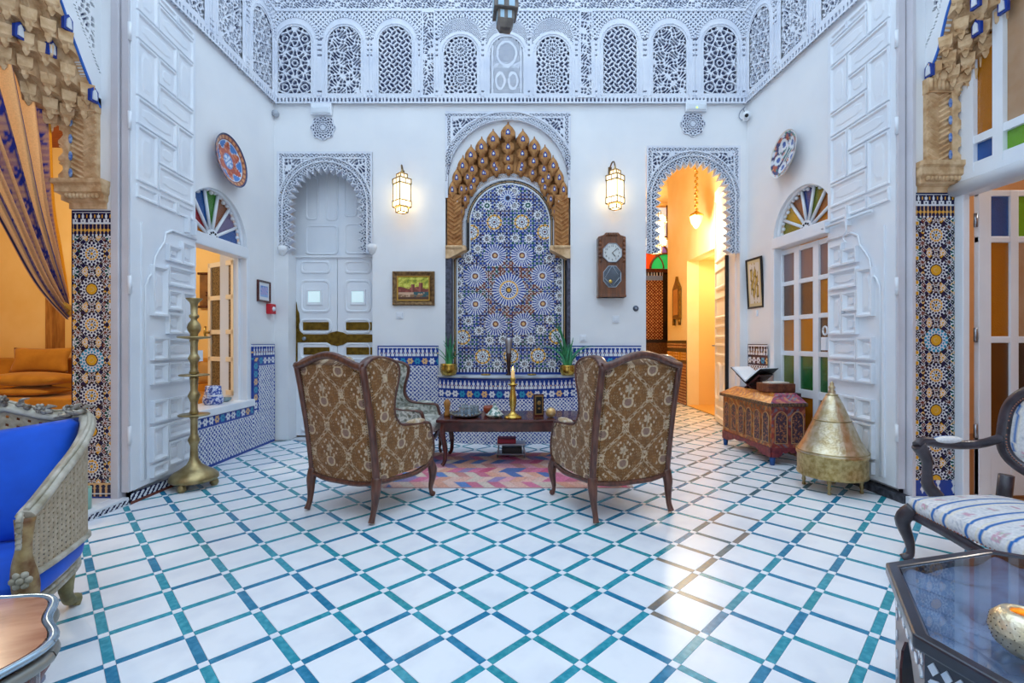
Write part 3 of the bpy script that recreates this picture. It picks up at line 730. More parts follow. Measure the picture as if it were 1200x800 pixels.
# ---------------------------------------------------------------- great doorway arches (left and right)
def great_arch(side, E, I, plq, zc0, zc1, zp1, zt, Xp, Xc, label):
    """E outer curve, I inner curve as (Y, z) from pier to crown; side -1 left, +1 right"""
    t = thing('muqarnas_arch', label, 'arch', kind='structure')
    fX = (lambda Y, h: XL - h) if side < 0 else (lambda Y, h: RW(Y) + h)
    Es = smooth_path([(a, b, 0) for a, b in E], 10); Is = smooth_path([(a, b, 0) for a, b in I], 10); n = len(Es)
    YM = E[-1][0]; K = 6
    for k in range(K):
        h0, h1 = .09 + .30 * k / K, .09 + .30 * (k + 1) / K + .01
        mb = MB()
        for mir in (0, 1):
            low = []
            for i in range(n):
                f = i / (n - 1); q = (k + 1) / K
                p = Es[i].lerp(Is[i], q)
                ph = (f * 6 + k * .5) % 1
                bump = .085 * (1 - abs(2 * ph - 1) ** 1.6) - .03
                d = (Es[i] - Is[i]).normalized()
                low.append(p + d * bump)
            for i in range(n - 1):
                a, b, c, d = low[i], low[i + 1], Es[i + 1], Es[i]
                mm = lambda p: (2 * YM - p.x if mir else p.x)
                vs = [(fX(mm(p), h), mm(p), p.y) for h in (h0, h1) for p in (a, b, c, d)]
                mb.add(vs, [(0, 1, 2, 3), (4, 7, 6, 5), (0, 4, 5, 1), (2, 6, 7, 3)])
                if i in (0, n - 2): mb.add(vs, [(0, 3, 7, 4), (1, 5, 6, 2)])
        mb.build('tier', brownplaster, t)
        # hanging brackets under each scallop
        mb = MB()
        for c in range(6):
            f = (c + .0 + (1 - k * .5 % 1)) / 6
            if f <= .02 or f > 1: continue
            i = min(int(f * (n - 1)), n - 1); p = Es[i].lerp(Is[i], (k + 1) / K); hm = (h0 + h1) / 2
            for Yc in ({p.x, 2 * YM - p.x}):
                X = fX(Yc, hm)
                mb.lathe([(.006, -.06), (.024, -.036), (.026, -.008), (.05, .012), (.056, .08)], 4, (X, Yc, p.y), sm=False)
        if mb.v: mb.build('bracket', brownplaster, t)
    # painted edge line along the outer curve
    for mir in (0, 1):
        MB().tube([(fX(p.x, .088), (2 * YM - p.x if mir else p.x), p.y) for p in Es], .009, 6).build('blue_edge', M('cobalt_limewash', '#2d62b8', .8), t)
    # plaques
    for (Y, z, h) in plq:
        X = fX(Y, h); s = -side
        mb = MB()
        mb.prism([(Y - .032, z - .05), (Y + .032, z - .05), (Y + .032, z + .03), (Y, z + .06), (Y - .032, z + .03)], X, X + s * .02, lambda a, b, c: (c, a, b), 0)
        mb.prism([(Y - .018, z - .035), (Y + .018, z - .035), (Y + .014, z + .02), (Y, z + .04), (Y - .014, z + .02)], X + s * .02, X + s * .028, lambda a, b, c: (c, a, b), 1)
        mb.build('tile_inset', [Zb, Zw], t)
    # pier: cornice block, herringbone shaft, fluted cap
    Yj = OPL[1] if side < 0 else OPR[1]
    x0, x1 = Xp                                     # shaft, outer to inner |X| range (x0 courtyard side)
    c0, c1 = Xc
    mb = MB(); zz = [(0, 0), (.0, .04), (.03, .055), (.03, .09), (.045, .10), (.06, .11), (.06, .155), (.075, .17), (.075, 1)]
    H = zc1 - zc0
    for (o0, z0), (o1, z1) in zip(zz[:-1], zz[1:]):
        za, zb_ = zc0 + min(z0 / .2, 1) * H if z0 < 1 else zc1, zc0 + min(z1 / .2, 1) * H if z1 < 1 else zc1
        A = [(side * (c0 - o0 * .3), Yj - .01 - o0, za), (side * (c1 + o0), Yj - .01 - o0, za), (side * (c1 + o0), Yj + .02, za), (side * (c0 - o0 * .3), Yj + .02, za)]
        B = [(side * (c0 - o1 * .3), Yj - .01 - o1, zb_), (side * (c1 + o1), Yj - .01 - o1, zb_), (side * (c1 + o1), Yj + .02, zb_), (side * (c0 - o1 * .3), Yj + .02, zb_)]
        mb.add(A + B, [(0, 1, 5, 4), (1, 2, 6, 5), (3, 0, 4, 7)])
    mb.add(B, [(0, 1, 2, 3)]); mb.add([(side * c0, Yj - .01, zc0), (side * c1, Yj - .01, zc0), (side * c1, Yj + .02, zc0), (side * c0, Yj + .02, zc0)], [(0, 1, 2, 3)])
    nW = 9
    for k in range(nW):                             # carved wave on the cornice
        xx = side * lerp(c0 + .02, c1 - .01, (k + .5) / nW); mb.ball((xx, Yj - .05, zc0 + H * .42), (.016, .018, .02), 6)
    mb.build('cornice', brownplaster, t)
    mb = MB().box(side * x0, Yj - .03, zc1, side * x1, Yj + .03, zp1)
    nn = 13; xm = (x0 + x1) / 2
    for k in range(nn):
        zb_ = zc1 + (zp1 - zc1) * k / nn; hh = (zp1 - zc1) / nn
        for s in (-1, 1):
            xa, xb = xm, xm + s * (x1 - x0) / 2 * .95; dz = .045
            mb.add([(side * xa, Yj - .03, zb_ - dz * .2), (side * xb, Yj - .03, zb_ + dz * .9), (side * xb, Yj - .03, zb_ + dz * .9 + hh * .8), (side * xa, Yj - .03, zb_ - dz * .2 + hh * .8), (side * xa, Yj - .044, zb_ + hh * .3), (side * xb, Yj - .044, zb_ + dz + hh * .35)], [(0, 1, 5, 4), (4, 5, 2, 3), (1, 2, 5), (0, 4, 3)])
    mb.build('pier', brownplaster, t)
    mb = MB()
    for k in range(4):                              # scalloped inner edge
        zb_ = lerp(zc1, zp1, k / 4); zt_ = lerp(zc1, zp1, (k + 1) / 4); h_ = zt_ - zb_
        pts = [(x1, zb_), (x1 + .055, zb_), (x1 + .075, zb_ + h_ * .12), (x1 + .075, zb_ + h_ * .3), (x1 + .055, zb_ + h_ * .45), (x1 + .04, zb_ + h_ * .6), (x1 + .045, zb_ + h_ * .8), (x1 + .07, zb_ + h_ * .93), (x1 + .07, zt_), (x1, zt_)]
        mb.prism([(side * a, b) for a, b in pts], Yj - .05, Yj + .05, lambda a, b, c: (a, c, b))
    mb.build('scalloped_edge', brownplaster, t)
    mb = MB()
    for k in range(4):
        xx = side * (x1 - .008); zb_ = lerp(zc1, zp1, (k + .4) / 4); mb.ball((xx, Yj - .045, zb_), (.014, .008, .034), 6)
    mb.build('blue_dab', M('blue_white_daub', '#9fb6d8', .7, c2='#3560b0', ns=40), t)
    mb = MB().box(side * (x0 - .005), Yj - .05, zp1, side * (x1 + .06), Yj + .04, zt)
    for k in range(6):
        xx = side * lerp(x0 + .015, x1 - .01, k / 5); mb.tube([(xx, Yj - .05, zp1 + .012), (xx, Yj - .05, zt - .012)], .014, 8)
    mb.build('fluted_cap', brownplaster, t)
    return t
great_arch(-1, [(3.45, 2.90), (3.40, 2.98), (3.24, 3.27), (3.15, 3.47), (2.95, 3.80), (2.72, 4.05), (2.5, 4.15)], [(3.41, 2.72), (3.30, 2.78), (3.13, 2.95), (3.0, 3.07), (2.9, 3.17), (2.73, 3.36), (2.5, 3.55)],
           [(3.19, 3.17, .20), (3.05, 3.20, .27), (3.20, 3.35, .10), (3.385, 2.96, .09), (2.93, 3.42, .2)], pZ(245, 3.455), pZ(213, 3.455), pZ(134, 3.455), pZ(116, 3.455), (3.04, 3.225), (2.99, 3.26), 'carved tan stucco arch with blue tile insets beside the striped curtain')
great_arch(1, [(3.50, 3.12), (3.47, 3.17), (3.40, 3.30), (3.31, 3.58), (3.12, 3.90), (2.85, 4.15), (2.5, 4.28)], [(3.46, 3.0), (3.39, 3.03), (3.28, 3.22), (3.17, 3.29), (3.02, 3.38), (2.8, 3.55), (2.5, 3.75)],
           [(3.25, 3.35, .22), (3.13, 3.42, .27), (3.46, 3.18, .09), (3.2, 3.5, .16)], pZ(226, 3.5), pZ(192, 3.5), pZ(112, 3.5), pZ(95, 3.5), (3.0, 3.17), (2.955, 3.24), 'carved tan stucco arch above the amber glass transom')
# white spandrels with a lace band over the two arches
for side, E, opn, par in ((-1, [(3.45, 2.90), (3.40, 2.98), (3.24, 3.27), (3.15, 3.47), (2.95, 3.80), (2.72, 4.05), (2.5, 4.15)], OPL, wall_left), (1, [(3.50, 3.12), (3.47, 3.17), (3.40, 3.30), (3.31, 3.58), (3.12, 3.90), (2.85, 4.15), (2.5, 4.28)], OPR, wall_right)):
    wd = opn[1] - 1.55; u, v, cu, cv = raster(wd, ZOP - 2.7, .009); Y = opn[1] - u; z = 2.7 + v
    Es = smooth_path([(a, b, 0) for a, b in E], 10); ey = np.array([p.x for p in Es])[::-1]; ez = np.array([p.y for p in Es])[::-1]
    Ym = np.where(Y < 2.5, 5.0 - Y, Y); zz = np.interp(Ym, ey, ez)
    L = np.ones(u.shape, int)
    dist = (z - zz) * .5
    s = (dist > .12) & (dist < .135); L[s & ((z * 60) % 1 < .5)] = 0
    s = (dist > .15) & (Ym < opn[1] - .05); L[s & ~lat(u, v, .07, 5)] = 0
    L[z < zz] = -1
    if side < 0: relief('lace_spandrel', L, cu, cv, (XL - .085, opn[1], 2.7), (0, -1, 0), (0, 0, 1), (1, 0, 0), (-.02, .0), [stucco_bed_shade, white], par, [0, 1], edge=-.05)
    else: relief('lace_spandrel', L, cu, cv, (RW(opn[1]) + .085, opn[1], 2.7), (sl / nl, -1 / nl, 0), (0, 0, 1), (-1, 0, 0), (-.02, .0), [stucco_bed_shade, white], par, [0, 1], edge=-.05)

# ---------------------------------------------------------------- fountain niche arch
na = thing('niche_arch', 'honeycomb stucco arch in ochre tiers over the mosaic niche', 'arch', (bx(595.3), YB, 1.0), kind='structure')
def cell_mesh(wpx, hpx, dome):
    mb = MB(); wm, hm = wpx * PXM, hpx * PXM; d = .05
    rings = [(.30, 0, .5), (.42, .12, .72), (.46, .22, .85), (.72, .34, 1.0), (1.0, .46, 1.05), (1.0, .80, 1.05)]
    if dome: rings += [(.92, .9, 1.0), (.66, 1.08, .8), (.30, 1.25, .5), (.10, 1.36, .25), (.10, 1.46, .2), (.02, 1.5, .1)]
    else: rings += [(1.0, 1.0, 1.05)]
    vs = []; sec = [(-.5, 0), (-.44, -.55), (-.2, -1), (.2, -1), (.44, -.55), (.5, 0)]
    for s, z, dd in rings:
        for a, b in sec: vs.append((a * wm * s, b * d * dd, z * hm))
    n = 6
    mb.add(vs, [(j * n + i, j * n + i + 1, (j + 1) * n + i + 1, (j + 1) * n + i) for j in range(len(rings) - 1) for i in range(n - 1)], 0, False)
    mb.add(vs[-n:], [tuple(range(n))]); mb.add(vs[:n], [tuple(range(n))])
    if not dome or True:                # scooped hollow with a painted plaque
        z0, z1 = hm * .5, hm * .84; yy = -d * 1.075; ww = wm * .15
        mb.prism([(-ww, z0), (ww, z0), (ww, z1 - .02), (0, z1 + .01), (-ww, z1 - .02)], yy, yy - .006, lambda a, b, c: (a, c, b), 1)
        mb.ball((0, yy - .006, (z0 + z1) / 2 - .004), (ww * .55, .003, (z1 - z0) * .3), 5, 2)
    me_o = mb.build('muqarnas_cell', [brownplaster2, Zb, Zw])
    return me_o
proto = {}
def put_cell(cxp, ytop, wpx, hpx, dep, dome):
    key = (wpx, hpx, dome)
    if key not in proto: proto[key] = cell_mesh(wpx, hpx, dome); o = proto[key]
    else: o = proto[key].copy(); col.objects.link(o)
    o.parent = na; o.location = (bx(cxp) - bx(595.3), dep, bz(ytop + hpx) - 1.0)
cols_ = [(0, 150, 15), (17.5, 158, 13), (31, 167, 12.5), (43.5, 176.5, 12.5), (53, 189, 11), (60, 203, 9.5), (65, 217, 8)]
for d, yt, wpx in cols_:
    for s in ((-1, 1) if d else (1,)):
        put_cell(595.3 + s * d, yt, wpx + 2, 17, .03, True)
        if d < 50:
            put_cell(595.3 + s * d * .97, yt + 16, wpx + .5, 15, .07, False)
            put_cell(595.3 + s * d * .94, yt + 29, wpx - 1.5, 14, .10, False)
        else:
            put_cell(595.3 + s * (d - 5.5), yt + 13, wpx, 15, .06, False); put_cell(595.3 + s * (d - 9.5), yt + 24, wpx, 15, .09, False)
for k in range(13):
    a_ = math.radians(12 + 13 * k); put_cell(596 + 64.5 * cos(a_), 259 - 64.5 * sin(a_) - 4, 11, 12, .105, False)
# brown ground behind the cells, and white field around them
u, v, cu, cv = raster((667 - 523) * PXM, (300 - 134) * PXM, .0075); x = 523 + u * SB; y = 300 - v * SB; X = np.abs(x - 595.3)
oy = np.interp(X, [0, 8, 9, 17, 24, 31, 37, 44, 50, 57, 64, 68, 72], [146, 152, 160, 155, 168, 164, 178, 174, 186, 198, 214, 224, 228])
r = np.hypot(X, np.minimum(y - 259, 0)); inner = np.where(y < 259, r < 60, X < 56.5)
L = np.where(y > oy, 1, 0); L[inner] = -1
relief('arch_ground', np.where(L == 1, 1, -1), cu, cv, (bx(523) - bx(595.3), .112, bz(300) - 1), (1, 0, 0), (0, 0, 1), (0, -1, 0), (0, 0), [brownplaster2], na, [0, 0], edge=-.05)
relief('niche_field', np.where(L == 0, 1, -1), cu, cv, (bx(523), YB + .045, bz(300)), (1, 0, 0), (0, 0, 1), (0, -1, 0), (0, 0), [white], wall_back, [0, 0], edge=-.05)
# pale lace band between the tiers and the mosaic
u, v, cu, cv = raster((667 - 527) * PXM, (300 - 180) * PXM, .0062); x = 527 + u * SB; y = 300 - v * SB; X = np.abs(x - 596.5); r = np.hypot(X, np.minimum(y - 259, 0))
th = np.arctan2(np.maximum(259 - y, 0), X); outr = 61 + 6 * (np.abs(((th / (pi / 2) * 5.5 + .5) % 1) - .5) * 2 < .55) * (y < 262)
L = np.where(lat(u, v, 4.6 * PXM, 1), 1, 0); L[(r < 54.5)] = 1; L[(r > outr) | (r < 52.6)] = -1
relief('pale_lace', L, cu, cv, (bx(527) - bx(595.3), .118, bz(300) - 1), (1, 0, 0), (0, 0, 1), (0, -1, 0), (-.012, 0), [brownplaster, stucco], na, [0, 1], edge=-.03)
for s in (-1, 1):
    c = bx(595.3 + s * 63) - bx(595.3); mb = MB().box(c - .085, .0, bz(291) - 1, c + .085, .12, bz(228) - 1)
    for k in range(12):
        z0 = lerp(bz(289), bz(231), k / 12) - 1
        for q in (-1, 1):
            mb.add([(c, .0, z0 - .02), (c + q * .075, .0, z0 + .03), (c + q * .075, 0, z0 + .062), (c, 0, z0 + .012), (c, -.016, z0), (c + q * .075, -.016, z0 + .05)], [(0, 1, 5, 4), (4, 5, 2, 3), (0, 4, 3), (1, 2, 5)])
    mb.build('pilaster', brownplaster2, na)
    mb = MB(); zc = [(298, .0), (296, .02), (294, .025), (291, .03)]
    mb.prism([(-s * -.06, bz(303) - 1), (-s * -.1, bz(303) - 1), (-s * -.1, bz(288) - 1), (s * -.14, bz(288) - 1), (s * -.14, bz(293) - 1)], -.035, .12, lambda a, b, h: (c + a, h, b))
    mb.tube([(c - .1, -.03, bz(290) - 1), (c + .1, -.03, bz(290) - 1)], .022, 8)
    mb.build('capital', brownplaster, na)
    # dark tiled margin below the capitals
    x0, x1 = (522, 529) if s < 0 else (664.8, 668.6); mb = MB().box(bx(x0), YB + .0, bz(440), bx(x1), YB + .14, bz(302)); mb.build('niche_margin', M('grey_margin_tile', '#55566a', .5, c2='#2b2c3c', ns=30), wall_back)

# ---------------------------------------------------------------- door 1: white double door in the left rear archway
d1 = thing('door_1', 'closed white panelled double door with aged brass straps under the left arch', 'door', (bx(387), YB + .2, 0), kind='structure')
fD = lambda dy: (lambda a, b, h: (bx(a) - bx(387), dy - h, bz(b)))
mb = MB()
for x0, x1 in ((338, 387.7), (388.3, 436)):
    mb.box(bx(x0) - bx(387), 0, .02, bx(x1) - bx(387), .05, bz(298))
mb.build('leaf', paintw, d1, bevel=.004)
pan = []
for xo in (0, 53.5):
    pan += [(343 + xo, 318, 380 + xo - (4 if xo else 0), 302, .05), (343 + xo, 365, 380 + xo - (4 if xo else 0), 325, .06), (342 + xo, 391, 382 + xo - (6 if xo else 0), 372, .07), (342 + xo, 423, 382 + xo - (6 if xo else 0), 401, .07), (343 + xo, 486, 380 + xo - (4 if xo else 0), 430, .06), (343 + xo, 509, 380 + xo - (4 if xo else 0), 492, .05)]
fm = lambda a, b, h: (a, -h, b)
for x0, y0, x1, y1, r in pan: panel(bx(x0) - bx(387), bz(y0), bx(x1) - bx(387), bz(y1), fm, paintw, d1, r, ((0, 0), (.006, .016), (.02, .02), (.035, .006), (.045, .008)))
for x0 in (354, 406.5):
    panel(bx(x0 - 3) - bx(387), bz(356), bx(x0 + 16.5) - bx(387), bz(337), fm, paintw, d1, .004, ((0, .008), (.004, .026), (.02, .026), (.026, .014)), 'peephole_frame')
    MB().box(bx(x0) - bx(387), -.024, bz(352.5), bx(x0 + 13.5) - bx(387), -.012, bz(339.5)).build('peephole_glass', M('glowing_peephole_glass', '#d9f1f2', .2, emit='#dff4f6', es=.35), d1)  # faint emission put in as light coming through the glass
for x0, x1, y0, y1 in ((347, 378, 386.3, 376.5), (399, 430, 386.3, 376.5), (347.5, 379, 416, 407), (399.5, 430.5, 416, 407)):
    MB().box(bx(x0) - bx(387), -.018, bz(y0), bx(x1) - bx(387), -.004, bz(y1)).build('brass_panel', brassplate, d1, bevel=.003)
pts = [(340, 401), (376, 401), (381, 404), (388, 405.5), (395, 404), (400, 401), (433, 401), (433, 391.5), (400, 391.5), (395, 389), (388, 387.6), (381, 389), (376, 391.5), (347, 391.5), (344, 388), (343, 378), (342, 366), (340, 361), (338.5, 352), (338.3, 440), (340, 440)]
MB().prism([(bx(a) - bx(387), bz(b)) for a, b in pts], -.012, -.002, lambda a, b, h: (a, h, b)).build('brass_strap', brassplate, d1)
lk = MB().lathe([(.0, .028), (.022, .026), (.026, .012), (.02, 0)], 14).build('lock', steel, d1); lk.location = (bx(349) - bx(387), -.014, bz(396.5)); lk.rotation_euler = (pi / 2, 0, 0)
for yy in (330, 395, 490): MB().tube([(bx(435.6) - bx(387), -.012, bz(yy)), (bx(435.6) - bx(387), -.012, bz(yy - 13))], .012, 8).build('hinge', steel, d1)
mb = MB().box(bx(337) - bx(387), -.03, bz(298.5), bx(437) - bx(387), .06, bz(295.8)); mb.build('lintel', paintw, d1)
# fixed upper leaves behind the arch
up = thing('door_1_transom', 'tall white panelled boards above the double door behind the lace arch', 'transom', (bx(387), YB + .3, 0), kind='structure')
mb = MB().box(bx(330) - bx(387), .02, bz(298), bx(388.5) - bx(387), .06, bz(180)); mb.box(bx(388.5) - bx(387), -.02, bz(298), bx(440) - bx(387), .06, bz(180)); mb.build('board', paintw, up)
for x0, y0, x1, y1, dy in ((344, 293, 385, 256, .02), (394, 293, 432, 255, -.02), (344, 250, 361, 195, .02), (369, 251, 385, 185, .02), (393, 247, 410, 185, -.02), (415, 247, 432, 190, -.02)):
    panel(bx(x0) - bx(387), bz(y0), bx(x1) - bx(387), bz(y1), lambda a, b, h, dy=dy: (a, dy - h, b), paintw, up, .05, ((0, 0), (.006, .012), (.018, .012), (.028, .002)))
# side reveal post + corbels of the arch
for x, y in ((331.5, 300), (436, 298)):
    MB().lathe([(.0, 0), (.03, .01), (.045, .05), (.06, .07), (.06, .1), (.05, .12)], 10, (bx(x), YB + .0, bz(y))).build('arch_corbel', white, wall_back)
mb = MB().box(DL[0], YB + .0, 0, bx(338), YB + .22, bz(297)); mb.build('door_reveal', white, wall_back)
mb = MB().box(DL[0] - .1, YB + .37, 0, DL[1] + .1, YB + .42, 3.7); mb.build('door_closure', paintw, wall_back)

# ---------------------------------------------------------------- door 2: leaf standing open in the passage
hx, hy, ex, ey = 2.80, 6.22, 2.985, 7.15
dl = math.hypot(ex - hx, ey - hy); ang = math.atan2(ey - hy, ex - hx)
d2 = thing('door_2', 'white panelled door leaf standing open in the warm lit passage', 'door', (hx, hy, 0), ang, kind='structure')
MB().box(0, -.05, .02, dl, 0, 3.45).build('leaf', M('cream_door_paint', '#ece6dc', .4), d2, bevel=.004)
fn2 = lambda a, b, h: (a, h, b)
creamp = _mats['cream_door_paint']
for a0, a1, z0, z1, r in ((.12, dl - .1, 2.35, 3.3, .01), (.12, dl - .1, 1.95, 2.25, .03), (.12, dl - .1, 1.52, 1.85, .03), (.12, dl - .1, 1.24, 1.44, .03), (.12, dl - .1, .98, 1.17, .03), (.12, .44, .34, .90, .1), (.52, dl - .1, .34, .90, .1), (.12, dl - .1, .08, .26, .02)):
    panel(a0, z0, a1, z1, fn2, creamp, d2, r, ((0, 0), (.01, .022), (.03, .024), (.05, .004)))
MB().tube([(dl - .08, .0, 1.14), (dl - .08, .05, 1.14), (dl - .22, .06, 1.14)], .011, 8).build('handle', steel, d2)
mb = MB().box(bx(866), YB + .10, 0, bx(874), YB + .30, 3.0); mb.box(bx(862), YB + .28, 0, bx(866), YB + .30, 2.3, 1); mb.build('door_post', [paintw, blackp], wall_back)

# ---------------------------------------------------------------- great carved leaves folded back against the side walls
def great_leaf(name, H, E_, side, label, zt=3.98, zl0=.10):
    ln = math.hypot(E_[0] - H[0], E_[1] - H[1]); a = math.atan2(E_[1] - H[1], E_[0] - H[0])
    t = thing(name, label, 'door', (H[0], H[1], 0), a, kind='structure')
    ys = -1 if side < 0 else 1                    # courtyard face in local y
    fn = lambda u, v, h: (u, ys * h, v)
    MB().box(0, -ys * .05 if ys > 0 else 0, zl0, ln, 0 if ys > 0 else .05, zt).build('leaf', paintw, t, bevel=.003)
    c = [.045, .045 + (ln - .09) / 3, .045 + (ln - .09) * 2 / 3, ln - .045]; g_ = .005
    P = lambda i0, i1, z0, z1, **k: panel(c[i0] + g_, z0 + g_, c[i1] - g_, z1 - g_, fn, paintw, t, .002, ((0, 0), (.003, .016), (.016, .016), (.028, .002)), fill=(.055, .007), **k)
    z = 2.40; R = .212
    for i in range(3): P(i, i + 1, 2.27, 2.385)
    while z + R * 3 < zt + .55:
        q = min(zt, z + R) if z + R <= zt + .01 else None
        for (i0, i1, r0, r1) in ((1, 3, 0, 1), (1, 2, 1, 2), (0, 1, 0, 2), (2, 3, 1, 3), (0, 2, 2, 3)):
            z0, z1 = z + R * r0, min(z + R * r1, zt - .02)
            if z1 - z0 > .07: P(i0, i1, z0, z1)
        z += R * 3
    # ogee-headed wicket in the lower half, deeper panels
    s0 = .20; dz = [s0, s0 + (ln - .05 - s0) / 3, s0 + (ln - .05 - s0) * 2 / 3, ln - .05]
    Q = lambda i0, i1, z0, z1: panel(dz[i0] + .002, z0 + .002, dz[i1] - .002, z1 - .002, fn, paintw, t, .002, ((0, 0), (.001, .032), (.016, .032), (.036, .003), (.04, .003)), fill=(.05, .014))
    rows = [((2, 3, 1.86, 2.06), (1, 2, 1.86, 2.00)), ((1, 3, 1.66, 1.83), (0, 1, 1.40, 1.80)), ((2, 3, 1.26, 1.63), (1, 2, 1.46, 1.63), (1, 2, 1.26, 1.44)), ((0, 2, 1.24, 1.0) if 0 else (0, 1, 1.05, 1.24),), ((1, 3, 1.05, 1.23),),
            ((0, 1, .86, 1.03), (1, 2, .86, 1.03), (2, 3, .86, 1.03)), ((0, 1, .56, .74), (1, 2, .56, .74), (2, 3, .56, .74)), ((1, 3, .40, .54), (0, 1, .26, .54)), ((1, 2, .18, .38), (2, 3, .18, .38), (0, 1, .14, .24))]
    for r in rows:
        for q in r: Q(*q)
    # ogee moulding round the wicket head
    pth = [(s0 - .06, .15), (s0 - .06, 1.62), (s0 - .02, 1.70), (s0 + .03, 1.74), (s0 + .05, 1.86), (s0 + .10, 1.93), (s0 + .16, 2.0), (s0 + .18, 2.08), (s0 + .26, 2.12), (ln - .01, 2.12)]
    MB().tube([(a_, ys * .010, b_) for a_, b_ in pth], [(.008, .012)] * len(pth), 4, up=(0, 1, 0)).build('wicket_moulding', paintw, t)
    MB().box(.10, min(0, ys * .012), .15, .125, max(0, ys * .012), 2.1).build('fillet', paintw, t)
    for z_ in (.45, 1.55, 2.75, 3.4): MB().tube([(-.012, ys * .0, z_), (-.012, ys * .0, z_ + .13)], .013, 8).build('hinge', paintw, t)
    if side > 0:
        MB().tube([(ln - .58, ys * .03, 2.24), (ln + .03, ys * .03, 2.24)], .012, 8).build('bolt', paintw, t)
        mb = MB()
        for q in (ln - .02, ln - .30): mb.box(q - .012, ys * .0, 2.19, q + .012, ys * .045, 2.29)
        mb.build('bolt_keeper', paintw, t)
        MB().tube(smooth_path([(ln - .30, ys * .04, 2.22), (ln - .31, ys * .045, 2.14), (ln - .27, ys * .045, 2.09), (ln - .31, ys * .045, 2.04)], 4), .006, 6).build('bolt_handle', paintw, t)
        MB().tube([(ln + .005 + .03 * cos(k * pi / 6), ys * .02, 1.30 + .04 * sin(k * pi / 6)) for k in range(13)], .008, 6).build('ring_pull', paintw, t)
        MB().box(ln - .015, ys * .0, 1.12, ln + .05, ys * .03, 1.24).build('latch', paintw, t)
    else:
        mb = MB()
        for q in (ln - .06, ln - .16): mb.box(q - .012, ys * .04 if ys < 0 else 0, 2.15, q + .012, 0, 2.27)
        mb.build('bolt_keeper', paintw, t); MB().box(ln - .03, -.03, 1.02, ln + .06, 0, 1.12).build('latch', paintw, t)
    return t
great_leaf('door_3', (-2.83, 3.47), (-2.905, 4.28), -1, 'carved white door leaf folded against the wall behind the tall brass candlestick')
great_leaf('door_4', (2.845, 3.56), (2.845, 4.34), 1, 'carved white door leaf with a sliding bolt folded back behind the brass cone')
# door frame posts and black strips painted as shade in the gaps beside the leaves
mb = MB().box(XL, OPL[1] - .02, .0, -2.893, 3.56, ZOP); mb.box(-2.893, 3.50, .0, -2.885, 3.56, ZOP, 1); mb.build('door_frame_post', [framegrey, blackp], wall_left, bevel=.004)
mb = MB().box(-2.884, 3.452, .1, -2.834, 3.464, 3.98); mb.build('leaf_edge', framegrey, wall_left)
mb = MB().box(2.905, OPR[1] - .02, .0, RW(3.5), 3.62, ZOP); mb.box(2.899, 3.56, .0, 2.905, 3.6, ZOP, 1); mb.build('door_frame_post', [framegrey, blackp], wall_right, bevel=.004)
mb = MB().box(2.847, 3.535, .1, 2.897, 3.555, 3.98); mb.build('leaf_edge', framegrey, wall_right)
# skirtings and thresholds
mb = MB().box(XL - WT, OPL[0], 0, XL + .10, OPL[1] + .02, .058); mb.build('threshold', marble, wall_left)
u, v, cu, cv = raster(1.9, .05, .008); C = np.where(((u + v * 1.2) / .045 % 1) < .5, W_, N_); C[(v < .008) | (v > .042)] = W_
relief('threshold_tiles', C, cu, cv, (XL + .103, OPL[1] + .02, .0), (0, -1, 0), (0, 0, 1), (1, 0, 0), [0] * 10, ZM, wall_left)
u, v, cu, cv = raster(.82, .085, .008); C = np.where(((u / .05 + v / .06) % 1) < .5, W_, N_); C[(v < .02)] = R_; C[v > .075] = N_
relief('skirting_tiles', C, cu, cv, (XL + .11, 4.3, .0), (0, -1, 0), (0, 0, 1), (1, 0, 0), [0] * 10, ZM, wall_left, edge=-.1)
mb = MB().box(RW(3.5) - .06, OPR[0], 0, RW(3.5) + WT + .2, OPR[1] + .02, .058); mb.build('threshold', marble, wall_right)
mb = MB(); mb.prism([(2.85, 3.5), (2.99, 3.5), (2.93, 4.3), (2.80, 4.3)], 0, .06); mb.build('skirting', M('dark_stone_skirting', '#4d4f58', .6, c2='#23242c', ns=25, bump=.4, bs=40), wall_right)

